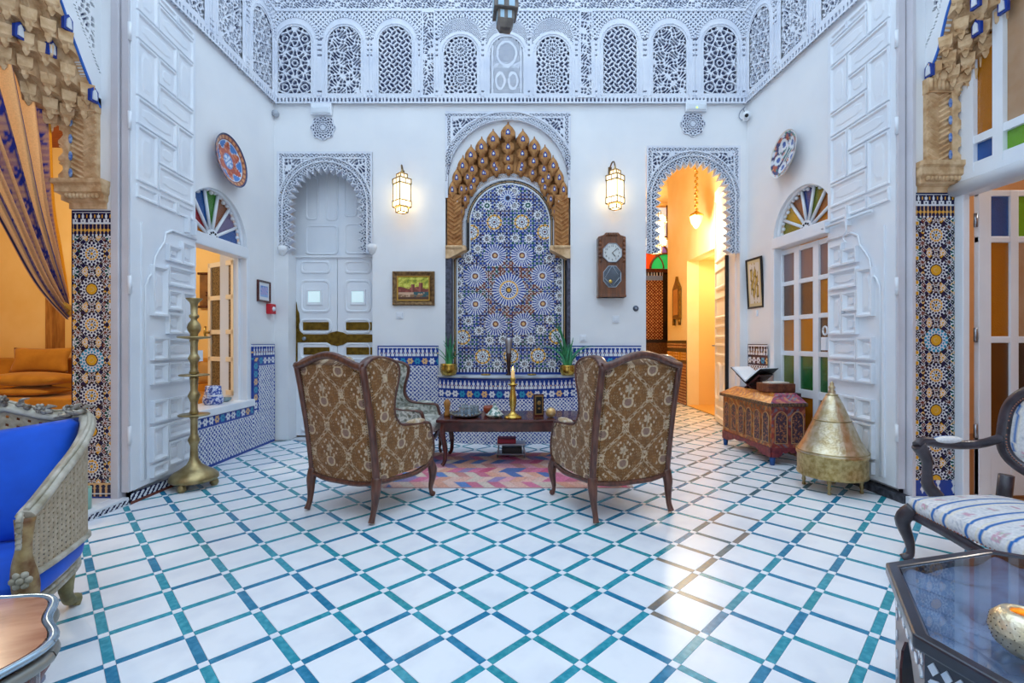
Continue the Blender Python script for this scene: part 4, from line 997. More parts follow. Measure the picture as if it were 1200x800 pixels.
# ---------------------------------------------------------------- stained glass fans
GL = lambda n, c: M('stained_' + n, c, .12, c2=c, ns=3, bump=.35, bs=140, trans=.35, coat=.5)
gl_blue, gl_green, gl_amber = GL('blue', '#1f5fb0'), GL('green', '#3f8f2e'), GL('amber', '#c47a10')
gl_red, gl_purple, gl_brown = GL('red', '#a3232e'), GL('purple', '#7f6f9a'), GL('brown', '#9a5f3a')
gl_mauve, gl_yellow, gl_olive, gl_dkgreen = GL('mauve', '#8f7a80'), GL('yellow', '#d9ae1e'), GL('olive', '#6f7f1c'), GL('dark_green', '#1c6e34')
gl_choc = GL('chocolate', '#6d4a38')
gl_lime = GL('lime', '#79b81c')
def fan(t, uc, z0, r, fn, colors, a_flip):
    n = len(colors)
    for k, m in enumerate(colors):
        a0, a1 = pi * k / n, pi * (k + 1) / n
        if a_flip: a0, a1 = pi - a1, pi - a0
        pts = [(uc + rr * cos(a), z0 + rr * sin(a)) for rr, aa in ((.09, (a0, a1)), (r - .03, (a1, a0))) for a in [lerp(aa[0], aa[1], i / 5) for i in range(6)]]
        mb = MB(); mb.prism(pts, .085, .091, lambda a, b, h: fn(a, h, b)); mb.build('pane', m, t)
    for k in range(n + 1):
        a = pi * k / n; A, B = (uc + .07 * cos(a), z0 + .07 * sin(a)), (uc + (r - .02) * cos(a), z0 + (r - .02) * sin(a))
        mb = MB().tube([fn(A[0], .07, A[1]), fn(B[0], .07, B[1])], .016, 8); mb.build('spoke', paintw, t)
    mb = MB()
    for k in range(n):
        for q in (.2, .5, .8):
            a = pi * (k + q) / n; rr = r - .028 - (.02 if q == .5 else 0); p = fn(uc + rr * cos(a), .072, z0 + rr * sin(a)); mb.ball(p, (.02, .02, .02), 5)
    mb.build('scalloped_trim', paintw, t)
    mb = MB(); P = arcpts(uc, z0, r - .012, 0, pi, 28)
    mb.tube([fn(a, .05, b) for a, b in P], .022, 8); mb.build('arch_frame', paintw, t)
    mb = MB(); mb.prism(arcpts(uc, z0, .085, 0, pi, 14), .05, .09, lambda a, b, h: fn(a, h, b)); mb.build('hub', paintw, t)
    mb = MB()
    for k in range(5):
        a = pi * (k + .5) / 5; mb.ball(fn(uc + .055 * cos(a), .05, z0 + .055 * sin(a)), (.012, .012, .012), 5)
    mb.build('hub_holes', blackp, t)
w1 = thing('window_1', 'white framed window with a coloured fanlight and one casement swung inward', 'window', kind='structure')
fan(w1, WC, WSPR + .03, WR - .01, fL, [gl_blue, gl_purple, gl_brown, gl_green, gl_blue, gl_red, gl_amber], False)
mb = MB().box(XL - .13, WIN[0], WSPR - .09, XL + .02, WIN[1], WSPR + .03); mb.build('transom', paintw, w1, bevel=.01)
mb = MB().box(XL - .14, WIN[1] - .03, WSILL, XL + .012, WIN[1] + .03, WSPR - .05); mb.build('jamb_frame', paintw, w1, bevel=.006)
mb = MB().box(XL - WT, WIN[0] - .02, WSILL - .07, XL + .05, WIN[1] + .07, WSILL + .005); mb.build('sill', paintw, w1, bevel=.01)
mb = MB().box(XL - .12, WIN[1] - .07, WSILL, XL - .06, WIN[1] - .03, WSPR - .09); mb.build('stile', paintw, w1)
# swung-in casement
cs = link('casement', None, None, w1, (XL - .10, WIN[1] - .06, 0), math.radians(180 - 31)); cl = .52
mb = MB()
for a, b in ((0, .05), (cl - .05, cl)): mb.box(a, -.02, .62, b, .02, 2.08)
for z in (.62, .98, 1.28, 1.66, 2.03): mb.box(0, -.02, z, cl, .02, z + .05)
mb.build('casement_frame', M('warm_white_frame', '#e9d9bd', .45), cs, bevel=.004)
MB().box(.05, -.003, .66, cl - .05, .003, 2.04).build('casement_glass', M('lace_backed_glass', '#8a7450', .3, c2='#3d2f1e', ns=60, lo=.4, hi=.6), cs)
mb = MB().tube([(cl - .03, .02, 1.30), (cl - .03, .06, 1.30)], .012, 8); mb.tube([(cl - .03, .06, 1.24), (cl - .03, .07, 1.30), (cl - .03, .06, 1.37)], .012, 8); mb.build('window_handle', brass_shiny, cs)
# door 5 : glazed door with fanlight on the right wall
d5 = thing('door_5', 'white glazed door with coloured panes and a half round fanlight behind the chest', 'door', kind='structure')
fan(d5, GC, GSPR + .03, GR - .01, fR, [GL('moss', '#8a8a1c'), gl_yellow, gl_brown, GL('indigo', '#37509a'), gl_olive, GL('rust', '#a8621e'), gl_amber], False)
mb = MB()
q = lambda Y0, h0, z0, Y1, h1, z1: mb.add([fR(Y, h, z) for z in (z0, z1) for Y in (Y0, Y1) for h in (h0, h1)], [(0, 2, 3, 1), (4, 5, 7, 6), (0, 1, 5, 4), (2, 6, 7, 3), (0, 4, 6, 2), (1, 3, 7, 5)])
q(GD[0], -.02, GSPR - .09, GD[1], .13, GSPR + .03); mb.build('transom', paintw, d5, bevel=.01)
mb = MB(); q(GD[1] - .03, -.012, 0, GD[1] + .035, .13, GSPR - .05); mb.build('jamb_frame', paintw, d5, bevel=.006)
mb = MB(); q(GD[0] - .035, -.012, 0, GD[0] + .03, .13, GSPR - .05); mb.build('jamb_frame', paintw, d5, bevel=.006)
cols5 = [(5.175, 4.98), (4.90, 4.69), (4.61, 4.40)]; rows5 = [(1.845, 2.14), (1.475, 1.80), (1.10, 1.43), (.71, 1.05), (.16, .63)]
colr = [[gl_mauve, gl_mauve, gl_mauve], [gl_choc, gl_choc, gl_amber], [gl_amber, gl_amber, gl_choc], [gl_olive, gl_dkgreen, gl_dkgreen], [gl_choc, gl_amber, gl_choc]]
for i, (Ya, Yb) in enumerate(cols5):
    for j, (za, zb) in enumerate(rows5):
        mb = MB(); q(Yb, .092, za, Ya, .098, zb); mb.build('pane', colr[j][i], d5)
mb = MB(); q(4.955, .088, 1.845, 5.0, .1, 2.14)
for Y0, Y1 in ((5.175, 5.2), (4.90, 4.98), (4.61, 4.69), (4.34, 4.40)):
    mb = MB(); q(Y0, .07, .04, Y1, .115, 2.19); mb.build('stile', paintw, d5, bevel=.004)
for z0, z1 in ((2.14, 2.19), (1.80, 1.845), (1.43, 1.475), (1.05, 1.10), (.63, .71), (.04, .16)):
    mb = MB(); q(4.38, .075, z0, 5.19, .11, z1); mb.build('glazing_bar', paintw, d5, bevel=.004)
# window 2: transom lights in the right great doorway, and door 6: open glazed leaf
XG = 3.27
w2 = thing('window_2', 'white transom with amber, blue and green panes under the right stucco arch', 'window', kind='structure')
mb = MB().box(XG - .05, 1.6, 2.26, XG + .05, 3.49, 2.40); mb.tube([(XG - .05, 1.6, 2.31), (XG - .05, 3.49, 2.31)], .05, 10); mb.build('transom', paintw, w2)
for z0, z1 in ((2.40, 2.47), (2.60, 2.655), (3.62, 3.70)): MB().box(XG - .03, 1.6, z0, XG + .03, 3.49, z1).build('glazing_bar', paintw, w2)
for Y0, Y1 in ((3.36, 3.49), (3.155, 3.225), (2.62, 2.69), (2.1, 2.17), (1.6, 1.7)): MB().box(XG - .035, Y0, 2.40, XG + .035, Y1, 3.95).build('glazing_bar', paintw, w2)
plain = M('frosted_beige_glass', '#c9a988', .25, c2='#b9926c', ns=5, trans=.3)
for Y0, Y1, cs_ in ((3.225, 3.36, (gl_blue, gl_amber)), (2.69, 3.155, (gl_lime, plain)), (2.17, 2.62, (gl_blue, plain)), (1.7, 2.1, (gl_lime, gl_amber))):
    for (z0, z1), m in zip(((2.47, 2.60), (2.655, 3.62)), cs_): MB().box(XG - .004, Y0, z0, XG + .004, Y1, z1).build('pane', m, w2)
mb = MB().box(XG - .05, 3.42, .06, XG - .0, 3.49, 2.28); mb.box(XG - .012, 3.46, .06, XG + .012, 3.5, 2.28); mb.build('jamb_frame', paintw, w2, bevel=.006)
d6 = thing('door_6', 'open white glazed door leaf with blue, green and amber panes beyond the striped settee', 'door', (XG + .03, 3.46, 0), kind='structure')
lx = [.06, .145, .285, .345, .49, .56]
mb = MB().box(.055, -.02, .08, .145, .02, 2.30); mb.box(.49, -.02, .08, .58, .02, 2.30); mb.build('stile', paintw, d6, bevel=.004)
MB().box(.285, -.02, .08, .345, .02, 2.30).build('mullion', paintw, d6, bevel=.004)
for z0, z1 in ((2.257, 2.30), (1.92, 1.965), (1.19, 1.237), (.08, .5)): MB().box(.055, -.018, z0, .58, .018, z1).build('rail', paintw, d6, bevel=.004)
for x0, x1, ms in ((.145, .285, (gl_blue, gl_amber, GL('dark_amber', '#6e4010'))), (.345, .49, (gl_lime, plain, GL('smoke', '#3a3330')))):
    for (z0, z1), m in zip(((1.965, 2.257), (1.237, 1.92), (.5, 1.19)), ms): MB().box(x0, -.004, z0, x1, .004, z1).build('pane', m, d6)
for z in (2.03, 1.2, .5): MB().tube([(.03, -.02, z), (.03, -.02, z + .1)], .012, 8).build('hinge', steel, d6)
# ================================================================ FABRIC PATTERNS (numpy, colours of the cloth itself)
def L3(h): return np.array(lin(h)[:3])
def mixc(base, colr, m): base[m] = colr; return base
def vnoise(u, v, s):
    a = np.sin(u * s * 12.7 + np.sin(v * s * 7.3) * 2.1) * np.sin(v * s * 11.1 + np.sin(u * s * 5.9) * 2.7); return a
def damask(u, v, bc, lc, ac, U=.34, V=.42):
    n = len(u); c = np.tile(L3(bc), (n, 1)); lc = L3(lc); ac = L3(ac)
    c *= (1 + .12 * vnoise(u, v, 2.2))[:, None]
    c[vnoise(u, v, 15) > .72] = L3(bc) * .55 + lc * .45
    A = U / 4; cz = np.cos(2 * pi * v / V); wrap = lambda q: np.abs((q + U / 2) % U - U / 2)
    d = np.minimum(wrap(u - A * cz), wrap(u - U / 2 + A * cz)); sc2 = .0022 * np.sin(v * 210)
    c[(np.abs(d - .0135 - sc2) < .0026)] = lc; c[(d < .0075) & (np.sin(v * 160) > .1)] = lc * .75 + ac * .25
    nd = np.abs(cz) > .95; c[nd & (d < .026) & (vnoise(u, v, 14) > -.1)] = lc
    for ou, ov in ((U / 4, V / 2), (3 * U / 4, 0)):
        a = (u - ou + U / 2) % U - U / 2; b = (v - ov + V / 2) % V - V / 2
        r = np.hypot(a, (b + .045) * 1.1); vase = (np.abs(r - .036) < .0075) & (b < -.015); c[vase] = lc
        c[(r < .028) & (b < -.02)] = L3(bc) * .6 + ac * .4
        c[(np.abs(np.abs(a) - .034) < .008) & (np.abs(b + .004) < .012)] = lc
        c[(np.abs(b + .018) < .004) & (np.abs(a) < .028)] = lc
        th = np.arctan2(b - .045, a); r2 = np.hypot(a, b - .045)
        fl = (r2 < .034 * (.45 + .55 * np.abs(np.cos(2.5 * th)))) & (r2 > .009); c[fl] = lc * .85 + ac * .15
        c[r2 < .007] = ac
        for sx in (-1, 1):
            for dx, dy in ((.058, .015), (.072, .045), (.055, -.07), (.045, .085), (.028, .1)):
                q = np.hypot((a - sx * dx) * 1.2, b - dy); c[q < .0095] = lc * .8 + ac * .2
        c[(np.abs(a) < .004) & (b > -.01) & (b < .09)] = lc * .7
    return c
def scroll_cloth(u, v, bc, lc, ac):
    n = len(u); c = np.tile(L3(bc), (n, 1))
    g_ = np.sin(u * 55 + 2.6 * np.sin(v * 38)) + np.sin(v * 48 + 2.4 * np.sin(u * 41 + 1)); c[np.abs(g_) < .5] = L3(lc); c[g_ > 1.35] = L3(ac)
    return c
velvet = M('patterned_velvet', rough=.75, attr=True, c='#ffffff', c2='#d8d8d8', ns=60, sheen=.3, bump=.15, bs=220)
cloth = M('woven_cloth', rough=.85, attr=True, c='#ffffff', c2='#ececec', ns=80, bump=.1, bs=260)
nail = M('antique_nail', '#3a2a1c', .35, .7)
DAM = lambda u, v: damask(u, v, '#86592a', '#d0b694', '#a58f90')
PALE = lambda u, v: damask(u, v, '#b99c74', '#e2d6c4', '#b7a99c')
GREY = lambda u, v: scroll_cloth(u, v, '#a0a399', '#dcdad0', '#77725f')

def octa(mb, c, r):
    x, y, z = c; mb.add([(x + r, y, z), (x - r, y, z), (x, y + r, z), (x, y - r, z), (x, y, z + r), (x, y, z - r)], [(0, 2, 4), (2, 1, 4), (1, 3, 4), (3, 0, 4), (2, 0, 5), (1, 2, 5), (3, 1, 5), (0, 3, 5)])
YF = [(.27, .29), (.33, .325), (.42, .325), (.50, .30), (.555, .285), (.58, .25), (.592, .10), (.602, -.02), (.63, -.075), (.70, -.12), (.80, -.12), (.92, -.085), (1.0, -.075), (1.05, -.10), (1.078, -.17), (1.09, -.25)]
yf = lambda z: float(np.interp(z, [a for a, b in YF], [b for a, b in YF]))
yrear = lambda z: -.30 - .12 * max(0, (z - .25) / .8) ** 1.2 if z < 1.04 else lerp(-.42, -.33, (z - 1.04) / .05)
ztop = lambda x: 1.03 + .075 * (.5 + .5 * cos(pi * min(1, abs(x) / .30))) ** .8
def wing_chair(label, loc, rz, outer, inner, wood, group, scale=1):
    t = thing('wing_armchair', label, 'armchair', loc, rz, group); t.scale = (scale,) * 3 if not isinstance(scale, tuple) else scale
    o = MB().grid(lambda u, v: ((u - .5) * .60, yrear(lerp(.27, ztop((u - .5) * .6), v)) - .012 * sin(pi * u), lerp(.27 - .02 * sin(pi * u), ztop((u - .5) * .6), v)), 190, 250).build('back_panel', velvet, t); paint(o, lambda p: outer(p[:, 0], p[:, 2]))
    o = MB().grid(lambda u, v: ((u - .5) * .56, yrear(lerp(.36, ztop((u - .5) * .6) - .01, v)) + .055 + .035 * sin(pi * u) * sin(pi * v), lerp(.36, ztop((u - .5) * .6) - .01, v)), 40, 50).build('inner_back', velvet, t); paint(o, lambda p: inner(p[:, 0], p[:, 2]))
    for s in (-1, 1):
        o = MB().grid(lambda u, v: (s * (.305 + .012 * sin(pi * u)), lerp(yrear(lerp(.27, 1.088, v)), yf(lerp(.27, 1.088, v)), u), lerp(.27, 1.088, v)), 130, 210).build('side_panel', velvet, t); paint(o, lambda p: outer(p[:, 1] + .15, p[:, 2] + .1))
        o = MB().grid(lambda u, v: (s * .252, lerp(yrear(lerp(.36, 1.08, v)) + .04, yf(lerp(.36, 1.08, v)) - .005, u), lerp(.36, 1.08, v)), 30, 60).build('inner_side', velvet, t); paint(o, lambda p: inner(p[:, 1], p[:, 2]))
        P = [(s * .278, b, a) for a, b in YF] + [(s * .28, -.33, 1.088), (s * .285, -.39, 1.06), (s * .295, -.425, 1.03)]
        MB().tube(smooth_path(P, 3), (.038, .015), 8, up=(1, 0, 0)).build('wing_rail', wood, t)
        MB().tube(smooth_path([(s * .30, -.292, .24), (s * .302, -.31, .40), (s * .303, -.34, .62), (s * .303, -.385, .85), (s * .303, -.425, 1.04)], 4), (.022, .026), 8, up=(1, 0, 0)).build('back_post', wood, t)
        o = MB().ball((s * .28, .13, .600), (.032, .115, .026), 8).build('arm_pad', velvet, t); paint(o, lambda p: PALE(p[:, 0], p[:, 1]) * 1.1 if inner is not GREY else GREY(p[:, 0], p[:, 1]))
        # cabriole legs
        MB().tube(smooth_path([(s * .295, .27, .29), (s * .303, .31, .225), (s * .30, .318, .15), (s * .292, .305, .07), (s * .296, .312, .025), (s * .302, .328, .010)], 4), [.036, .036, .034, .033, .034, .035, .033, .030, .027, .025, .022, .019, .017, .015, .015, .016, .018, .020, .022, .023, .022], 8).build('leg', wood, t)
        MB().tube(smooth_path([(s * .298, -.288, .29), (s * .305, -.305, .22), (s * .302, -.312, .13), (s * .298, -.325, .06), (s * .302, -.345, .010)], 4), [.036, .036, .035, .034, .033, .031, .028, .026, .024, .022, .020, .019, .019, .019, .020, .021, .022], 8).build('leg', wood, t)
        MB().tube(smooth_path([(s * .30, -.29, .262), (s * .308, -.12, .248), (s * .308, .1, .232), (s * .302, .28, .268)], 5), (.018, .02), 8).build('side_rail', wood, t)
    MB().tube(smooth_path([(-.30, -.295, .262), (-.15, -.312, .240), (0, -.315, .238), (.15, -.312, .240), (.30, -.295, .262)], 5), (.018, .02), 8).build('back_rail', wood, t)
    MB().tube(smooth_path([(-.29, .28, .265), (0, .33, .245), (.29, .28, .265)], 6), (.03, .022), 8).build('front_rail', wood, t)
    n = 28; MB().tube([((k / n - .5) * .62, -.425 - .006 * cos(pi * (k / n - .5)), ztop((k / n - .5) * .62) + .004) for k in range(n + 1)], (.026, .03), 8).build('crest_rail', wood, t)
    mb = MB()
    for k in range(-3, 4): mb.ball((k * .022, -.44, ztop(k * .022) + .012 - .004 * abs(k)), (.014, .012, .014), 6)
    mb.build('crest_carving', wood, t)
    o = MB().ball((0, .07, .395), (.262, .33, .085), 16, p=.45).build('seat_cushion', velvet, t); paint(o, lambda p: inner(p[:, 0], p[:, 1]))
    mb = MB(); ns = 44
    for k in range(ns + 1):
        x = (k / ns - .5) * .555; octa(mb, (x, yrear(ztop(x)) - .012, ztop(x) - .035), .0048); octa(mb, (x, -.318, .272 - .02 * cos(pi * x / .6)), .0048)
        z = lerp(.28, 1.0, k / ns)
        for s in (-1, 1): octa(mb, (s * .272, yrear(z) - .010, z), .0048); octa(mb, (s * .318, yrear(z) + .035, z), .0048); octa(mb, (s * .315, lerp(-.26, .27, k / ns), .272 - .015 * sin(pi * k / ns)), .0048)
    for i in range(len(YF) - 1):
        for q in (0, .33, .66):
            z, y = lerp(YF[i][0], YF[i + 1][0], q), lerp(YF[i][1], YF[i + 1][1], q)
            for s in (-1, 1): octa(mb, (s * .316, y - .028, z - (.02 if .55 < z < .62 or z > 1.03 else 0)), .0048)
    mb.build('nail_trim', nail, t)
    return t
wing_chair('brown damask wing armchair seen from behind, left of the low table front', (-1.07, 3.54, 0), math.radians(-26.5), DAM, PALE, walnut, 'brown damask wing chairs')
wing_chair('brown damask wing armchair seen from behind, below the wall clock', (.671, 3.525, .004), math.radians(21.5), DAM, PALE, walnut, 'brown damask wing chairs')
wing_chair('grey scroll patterned armchair facing sideways at the end of the low table', (-1.14, 4.86, .0045), math.radians(-97), GREY, GREY, walnut, None, (.95, .9, .90))

# ================================================================ LOW TABLE AND WHAT STANDS ON IT
TZ = .455
tb = thing('low_table', 'long low dark mahogany table between the wing armchairs', 'table', (-.03, 4.78, .0045))
MB().box(-.74, -.30, TZ - .03, .74, .30, TZ).build('tabletop', darkwood, tb, bevel=.008)
mb = MB().box(-.70, -.27, TZ - .12, .70, -.245, TZ - .03); mb.box(-.70, .245, TZ - .12, .70, .27, TZ - .03); mb.box(-.70, -.27, TZ - .12, -.675, .27, TZ - .03); mb.box(.675, -.27, TZ - .12, .70, .27, TZ - .03); mb.build('apron', darkwood, tb, bevel=.004)
for sx in (-1, 1):
    for sy in (-1, 1): MB().tube(smooth_path([(sx * .67, sy * .24, TZ - .04), (sx * .685, sy * .25, TZ - .13), (sx * .66, sy * .235, .16), (sx * .665, sy * .24, .05), (sx * .69, sy * .255, .012)], 4), [.03] * 5 + [.026] * 4 + [.02] * 4 + [.018] * 4, 8).build('leg', darkwood, tb)
tw = M('runner_stripe', '#7d2f38', .8, c2='#4a1d24', ns=30)
def at_table(px, py): # a point on the tabletop below a photo point
    Y = (CAMH - TZ) * F / (py - CY); return (pX(px, Y), Y, TZ + .005)
tr = thing('serving_tray', 'round silver tray holding small tea glasses on the low table', 'tray', at_table(546, 488.5))
MB().lathe([(0, .012), (.12, .012), (.135, .02), (.15, .034), (.153, .03), (.14, .012), (.12, .006), (.11, .006), (.11, 0), (0, 0)], 28).build('dish', steel, tr)
mb = MB()
for k in range(24): mb.ball((.148 * cos(k * pi / 12), .148 * sin(k * pi / 12), .034), .011, 5)
mb.build('filigree_rim', M('tarnished_silver', '#8d8a80', .35, 1), tr)
gl_tea = M('tea_glass', '#dfeaf2', .05, trans=.85, ior=1.3, coat=.3)
for k, (dx, dy) in enumerate(((-.03, -.07), (.04, -.075), (.10, -.02), (-.005, .0), (.065, .03), (-.02, .08))):
    gx, gy, gz = tr.location
    g_ = tag(MB().lathe([(0, .004), (.024, .004), (.027, .05), (.031, .095), (.029, .095), (.025, .05), (.021, .009), (0, .009)], 14).build('tea_glass', gl_tea), 'small clear tea glass standing on the round silver tray', 'glass', 'tea glasses on the tray'); g_.location = (gx + dx, gy + dy, gz + .0125)
p = tr.location; wb = tag(MB().lathe([(0, 0), (.03, 0), (.032, .02), (.022, .05), (.028, .09), (.036, .13), (.02, .16), (.0, .17)], 12).build('carved_figure', woodtrim), 'small carved wooden figure at the edge of the silver tray', 'figurine'); wb.location = (p[0] - .19, p[1] + .03, p[2])
b_ = tag(MB().lathe([(0, 0), (.03, 0), (.05, .03), (.055, .06), (.048, .085), (.04, .085), (.044, .06), (.0, .02)], 18).build('bowl', M('terracotta_glaze', '#8d3f2a', .3)), 'small round terracotta bowl on the low table', 'bowl'); b_.location = at_table(572.5, 485.5)
tj = thing('mini_tagine', 'miniature green and white ceramic tagine on the low table', 'tagine', at_table(580, 489))
cer = M('green_white_ceramic', '#d9ded6', .25, c2='#5d7f78', ns=38, lo=.45, hi=.55)
MB().lathe([(0, 0), (.06, 0), (.085, .02), (.088, .03), (.0, .03)], 22).build('dish', cer, tj); MB().lathe([(.078, .03), (.05, .065), (.022, .10), (.012, .115), (.016, .13), (.0, .137)], 22).build('lid', cer, tj)
cd = thing('brass_candlestick', 'brass candlestick with a lit candle standing on the low table', 'candlestick', at_table(601, 490))
MB().lathe([(0, 0), (.085, 0), (.088, .012), (.06, .03), (.03, .048), (.02, .065), (.024, .085), (.033, .12), (.036, .19), (.026, .26), (.02, .30), (.034, .315), (.05, .322), (.05, .328), (.024, .332), (.021, .36), (.028, .375), (.024, .39), (0, .39)], 22).build('stem', brass_shiny, cd)
MB().lathe([(.018, .385), (.018, .455), (.0, .46)], 12).build('candle', M('ivory_wax', '#e9c98a', .5, emit='#ffb04a', es=.25), cd)
MB().lathe([(0, 0), (.006, .006), (.007, .014), (.003, .028), (0, .036)], 8, (0, 0, .462)).build('flame', M('candle_flame', '#ffd27a', .5, emit='#ffb347', es=14), cd)
bk = thing('display_box', 'upright dark box with a gold framed front on the low table', 'box', at_table(631, 487.5), math.radians(14))
MB().box(-.052, -.02, 0, .052, .02, .215).build('case', darkwood, bk, bevel=.004)
panel(-.042, .012, .042, .203, lambda a, b, h: (a, -.02 - h * .4, b), M('gold_line', '#9a7a4a', .4, .6), bk, .003, ((0, 0), (.002, .006), (.008, .006), (.01, .001)), 'gilt_frame')
MB().box(-.03, -.0225, .025, .03, -.021, .19).build('black_panel', blackp, bk)
mb = MB().ball((0, -.023, .13), (.02, .004, .022), 8); mb.ball((0, -.023, .075), (.013, .004, .01), 8); mb.build('motif', M('gold_line', '#9a7a4a'), bk)
gb = tag(MB().ball((0, 0, .048), .05, 12).build('ornament_ball', M('golden_lacquer', '#c99a55', .3, .5, c2='#e6cfa0', ns=20)), 'round golden ornament ball beside the dark display box', 'ornament'); gb.location = at_table(645.5, 489.5)
# little stand with a book under the table
bs = thing('book_stand', 'small metal two tier stand on the floor under the low table', 'stand', (pX(599, 4.95), 4.95, .0045))
mb = MB()
for z in (.03, .13): mb.box(-.15, -.09, z, .15, .09, z + .012)
mb.build('shelf', steel, bs)
for sx in (-1, 1):
    for sy in (-1, 1): MB().tube([(sx * .14, sy * .08, 0), (sx * .125, sy * .07, .142)], .008, 6).build('leg', steel, bs)
o = thing('red_book', 'red covered book lying on the small metal stand', 'book', (pX(594, 4.95), 4.95, .1475)); MB().box(-.09, -.06, 0, .09, .06, .045).build('pages', M('book_pages', '#d9cfc0', .8), o)
mb = MB().box(-.095, -.066, .045, .095, .064, .05); mb.box(-.095, -.066, 0, .095, -.06, .05); mb.build('cover', M('red_book_cloth', '#a8324a', .6), o)
o = thing('dark_book', 'dark grey book on the lower tier of the metal stand', 'book', (pX(600, 4.95), 4.95, .0475)); MB().box(-.10, -.065, 0, .10, .065, .055).build('pages', M('book_pages', '#d9cfc0', .8), o)
mb = MB().box(-.105, -.07, .055, .105, .068, .06); mb.box(-.105, -.07, 0, .105, -.065, .06); mb.build('cover', blackp, o)

# ================================================================ RUG
def rugc(p):
    u, v = p[:, 0], p[:, 1]; c = np.tile(L3('#c98a8f'), (len(u), 1)); pal = ['#dfa0ac', '#e3b0a2', '#5f83bc', '#d87898', '#e2bcb0', '#c9728a', '#9a86b0', '#dfa48e', '#5570a8', '#d6c4b6', '#cc5a7c', '#c98a86']
    row = np.floor(v / .15); sh = np.where(row % 2 == 0, v * .55, -v * .55); i = np.floor((u + sh + row * .37) / .095)
    h = (hash2(i, row) * len(pal)).astype(int); c = np.array([L3(q) for q in pal])[h]
    ed = ((u + sh + row * .37) / .095 % 1 < .05); c[ed] *= .75
    c *= (1 + .12 * vnoise(u, v, 9))[:, None]
    e = (np.abs(u) > .99) | (np.abs(v) > .60); c[e] = L3('#c9a0a0')
    return c
rg = MB().grid(lambda u, v: ((u - .5) * 2.03, (v - .5) * 1.24, .0032 + .0006 * sin(u * 40) * sin(v * 20)), 230, 150)
rug = thing('kilim_rug', 'pink, red and blue patchwork kilim lying under the low table', 'rug', (-.085, 4.49, 0))
o = rg.build('weave', cloth, rug); paint(o, rugc)
mb = MB()
for k in range(120):
    y = (k / 119 - .5) * 1.2
    for s in (-1, 1): mb.box(s * 1.015 - .001, y - .002, .001, s * 1.015 + s * .03, y + .002, .004)
mb.build('fringe', M('rug_fringe', '#d8c4b8', .9), rug)

# ================================================================ BLUE CANE ARMCHAIR (left foreground)
sil = M('silvered_wood', '#c3bcae', .42, c2='#8f866f', ns=14, c3='#d9d6d2', bump=.2, bs=30)
gil = M('worn_gilt_wood', '#b39a6a', .4, .2, c2='#6f4a2c', ns=16, bump=.3, bs=40)
blue = M('royal_blue_velvet', '#0458d6', .7, c2='#044cc0', ns=7, sheen=.12)
cane = M('woven_cane', '#b7a78e', .6, c2='#a39277', ns=40)
ca = thing('cane_armchair', 'silver framed cane armchair with royal blue cushions, left foreground', 'armchair', (-2.10, 1.745, 0), math.radians(204.2))
SEAT = .345
# plan of the U shaped rail: front left -> back -> front right (local, forward +y)
def urail(t):
    """t 0..1 along U from -x front post round the back to +x front post"""
    pts = [(-.335, .30), (-.345, .12), (-.345, -.10), (-.325, -.24), (-.24, -.32), (0, -.35), (.24, -.32), (.325, -.24), (.345, -.10), (.345, .12), (.335, .30)]
    f = t * (len(pts) - 1); i = min(int(f), len(pts) - 2); f -= i
    p = [pts[max(i - 1, 0)], pts[i], pts[i + 1], pts[min(i + 2, len(pts) - 1)]]
    return tuple(.5 * ((2 * p[1][d]) + (p[2][d] - p[0][d]) * f + (2 * p[0][d] - 5 * p[1][d] + 4 * p[2][d] - p[3][d]) * f * f + (3 * p[1][d] - p[0][d] - 3 * p[2][d] + p[3][d]) * f ** 3) for d in (0, 1))
topz = lambda t: float(np.interp(min(t, 1 - t), [0, .04, .1, .2, .3, .36, .44, .5], [.595, .615, .67, .755, .835, .855, .85, .90]))
botz = lambda t: float(np.interp(min(t, 1 - t), [0, .1, .3, .5], [.40, .385, .36, .35]))
rec = lambda t, z: (0, -.05 * (z - .35) * max(0, 1 - abs(t - .5) / .22))
def us(t, z): x, y = urail(t); r = rec(t, z); return (x, y + r[1], z)
mb = MB(); NS, NZ = 190, 46
V_ = {}
for i in range(NS):
    for j in range(NZ):
        if i % 3 == 1 and j % 3 == 1: continue
        q = []
        for di, dj in ((0, 0), (1, 0), (1, 1), (0, 1)):
            t_ = .03 + .94 * (i + di) / NS; z = lerp(botz(t_), topz(t_), (j + dj) / NZ); q.append(us(t_, z))
        mb.add(q, [(0, 1, 2, 3)], 0, True)
o = mb.build('cane_panel', cane, ca); sm_ = o.modifiers.new('thick', 'SOLIDIFY'); sm_.thickness = .004
MB().tube([us(k / 60, topz(k / 60) + .012) for k in range(61)], (.020, .028), 8).build('top_rail', sil, ca)
MB().tube([tuple(np.array(us(k / 60, topz(k / 60) + .034)) * np.array([1.015, 1.015, 1])) for k in range(61)], .009, 6).build('top_bead', sil, ca)
MB().tube([us(k / 40, botz(k / 40) - .008) for k in range(41)], (.012, .014), 6).build('bottom_rail', sil, ca)
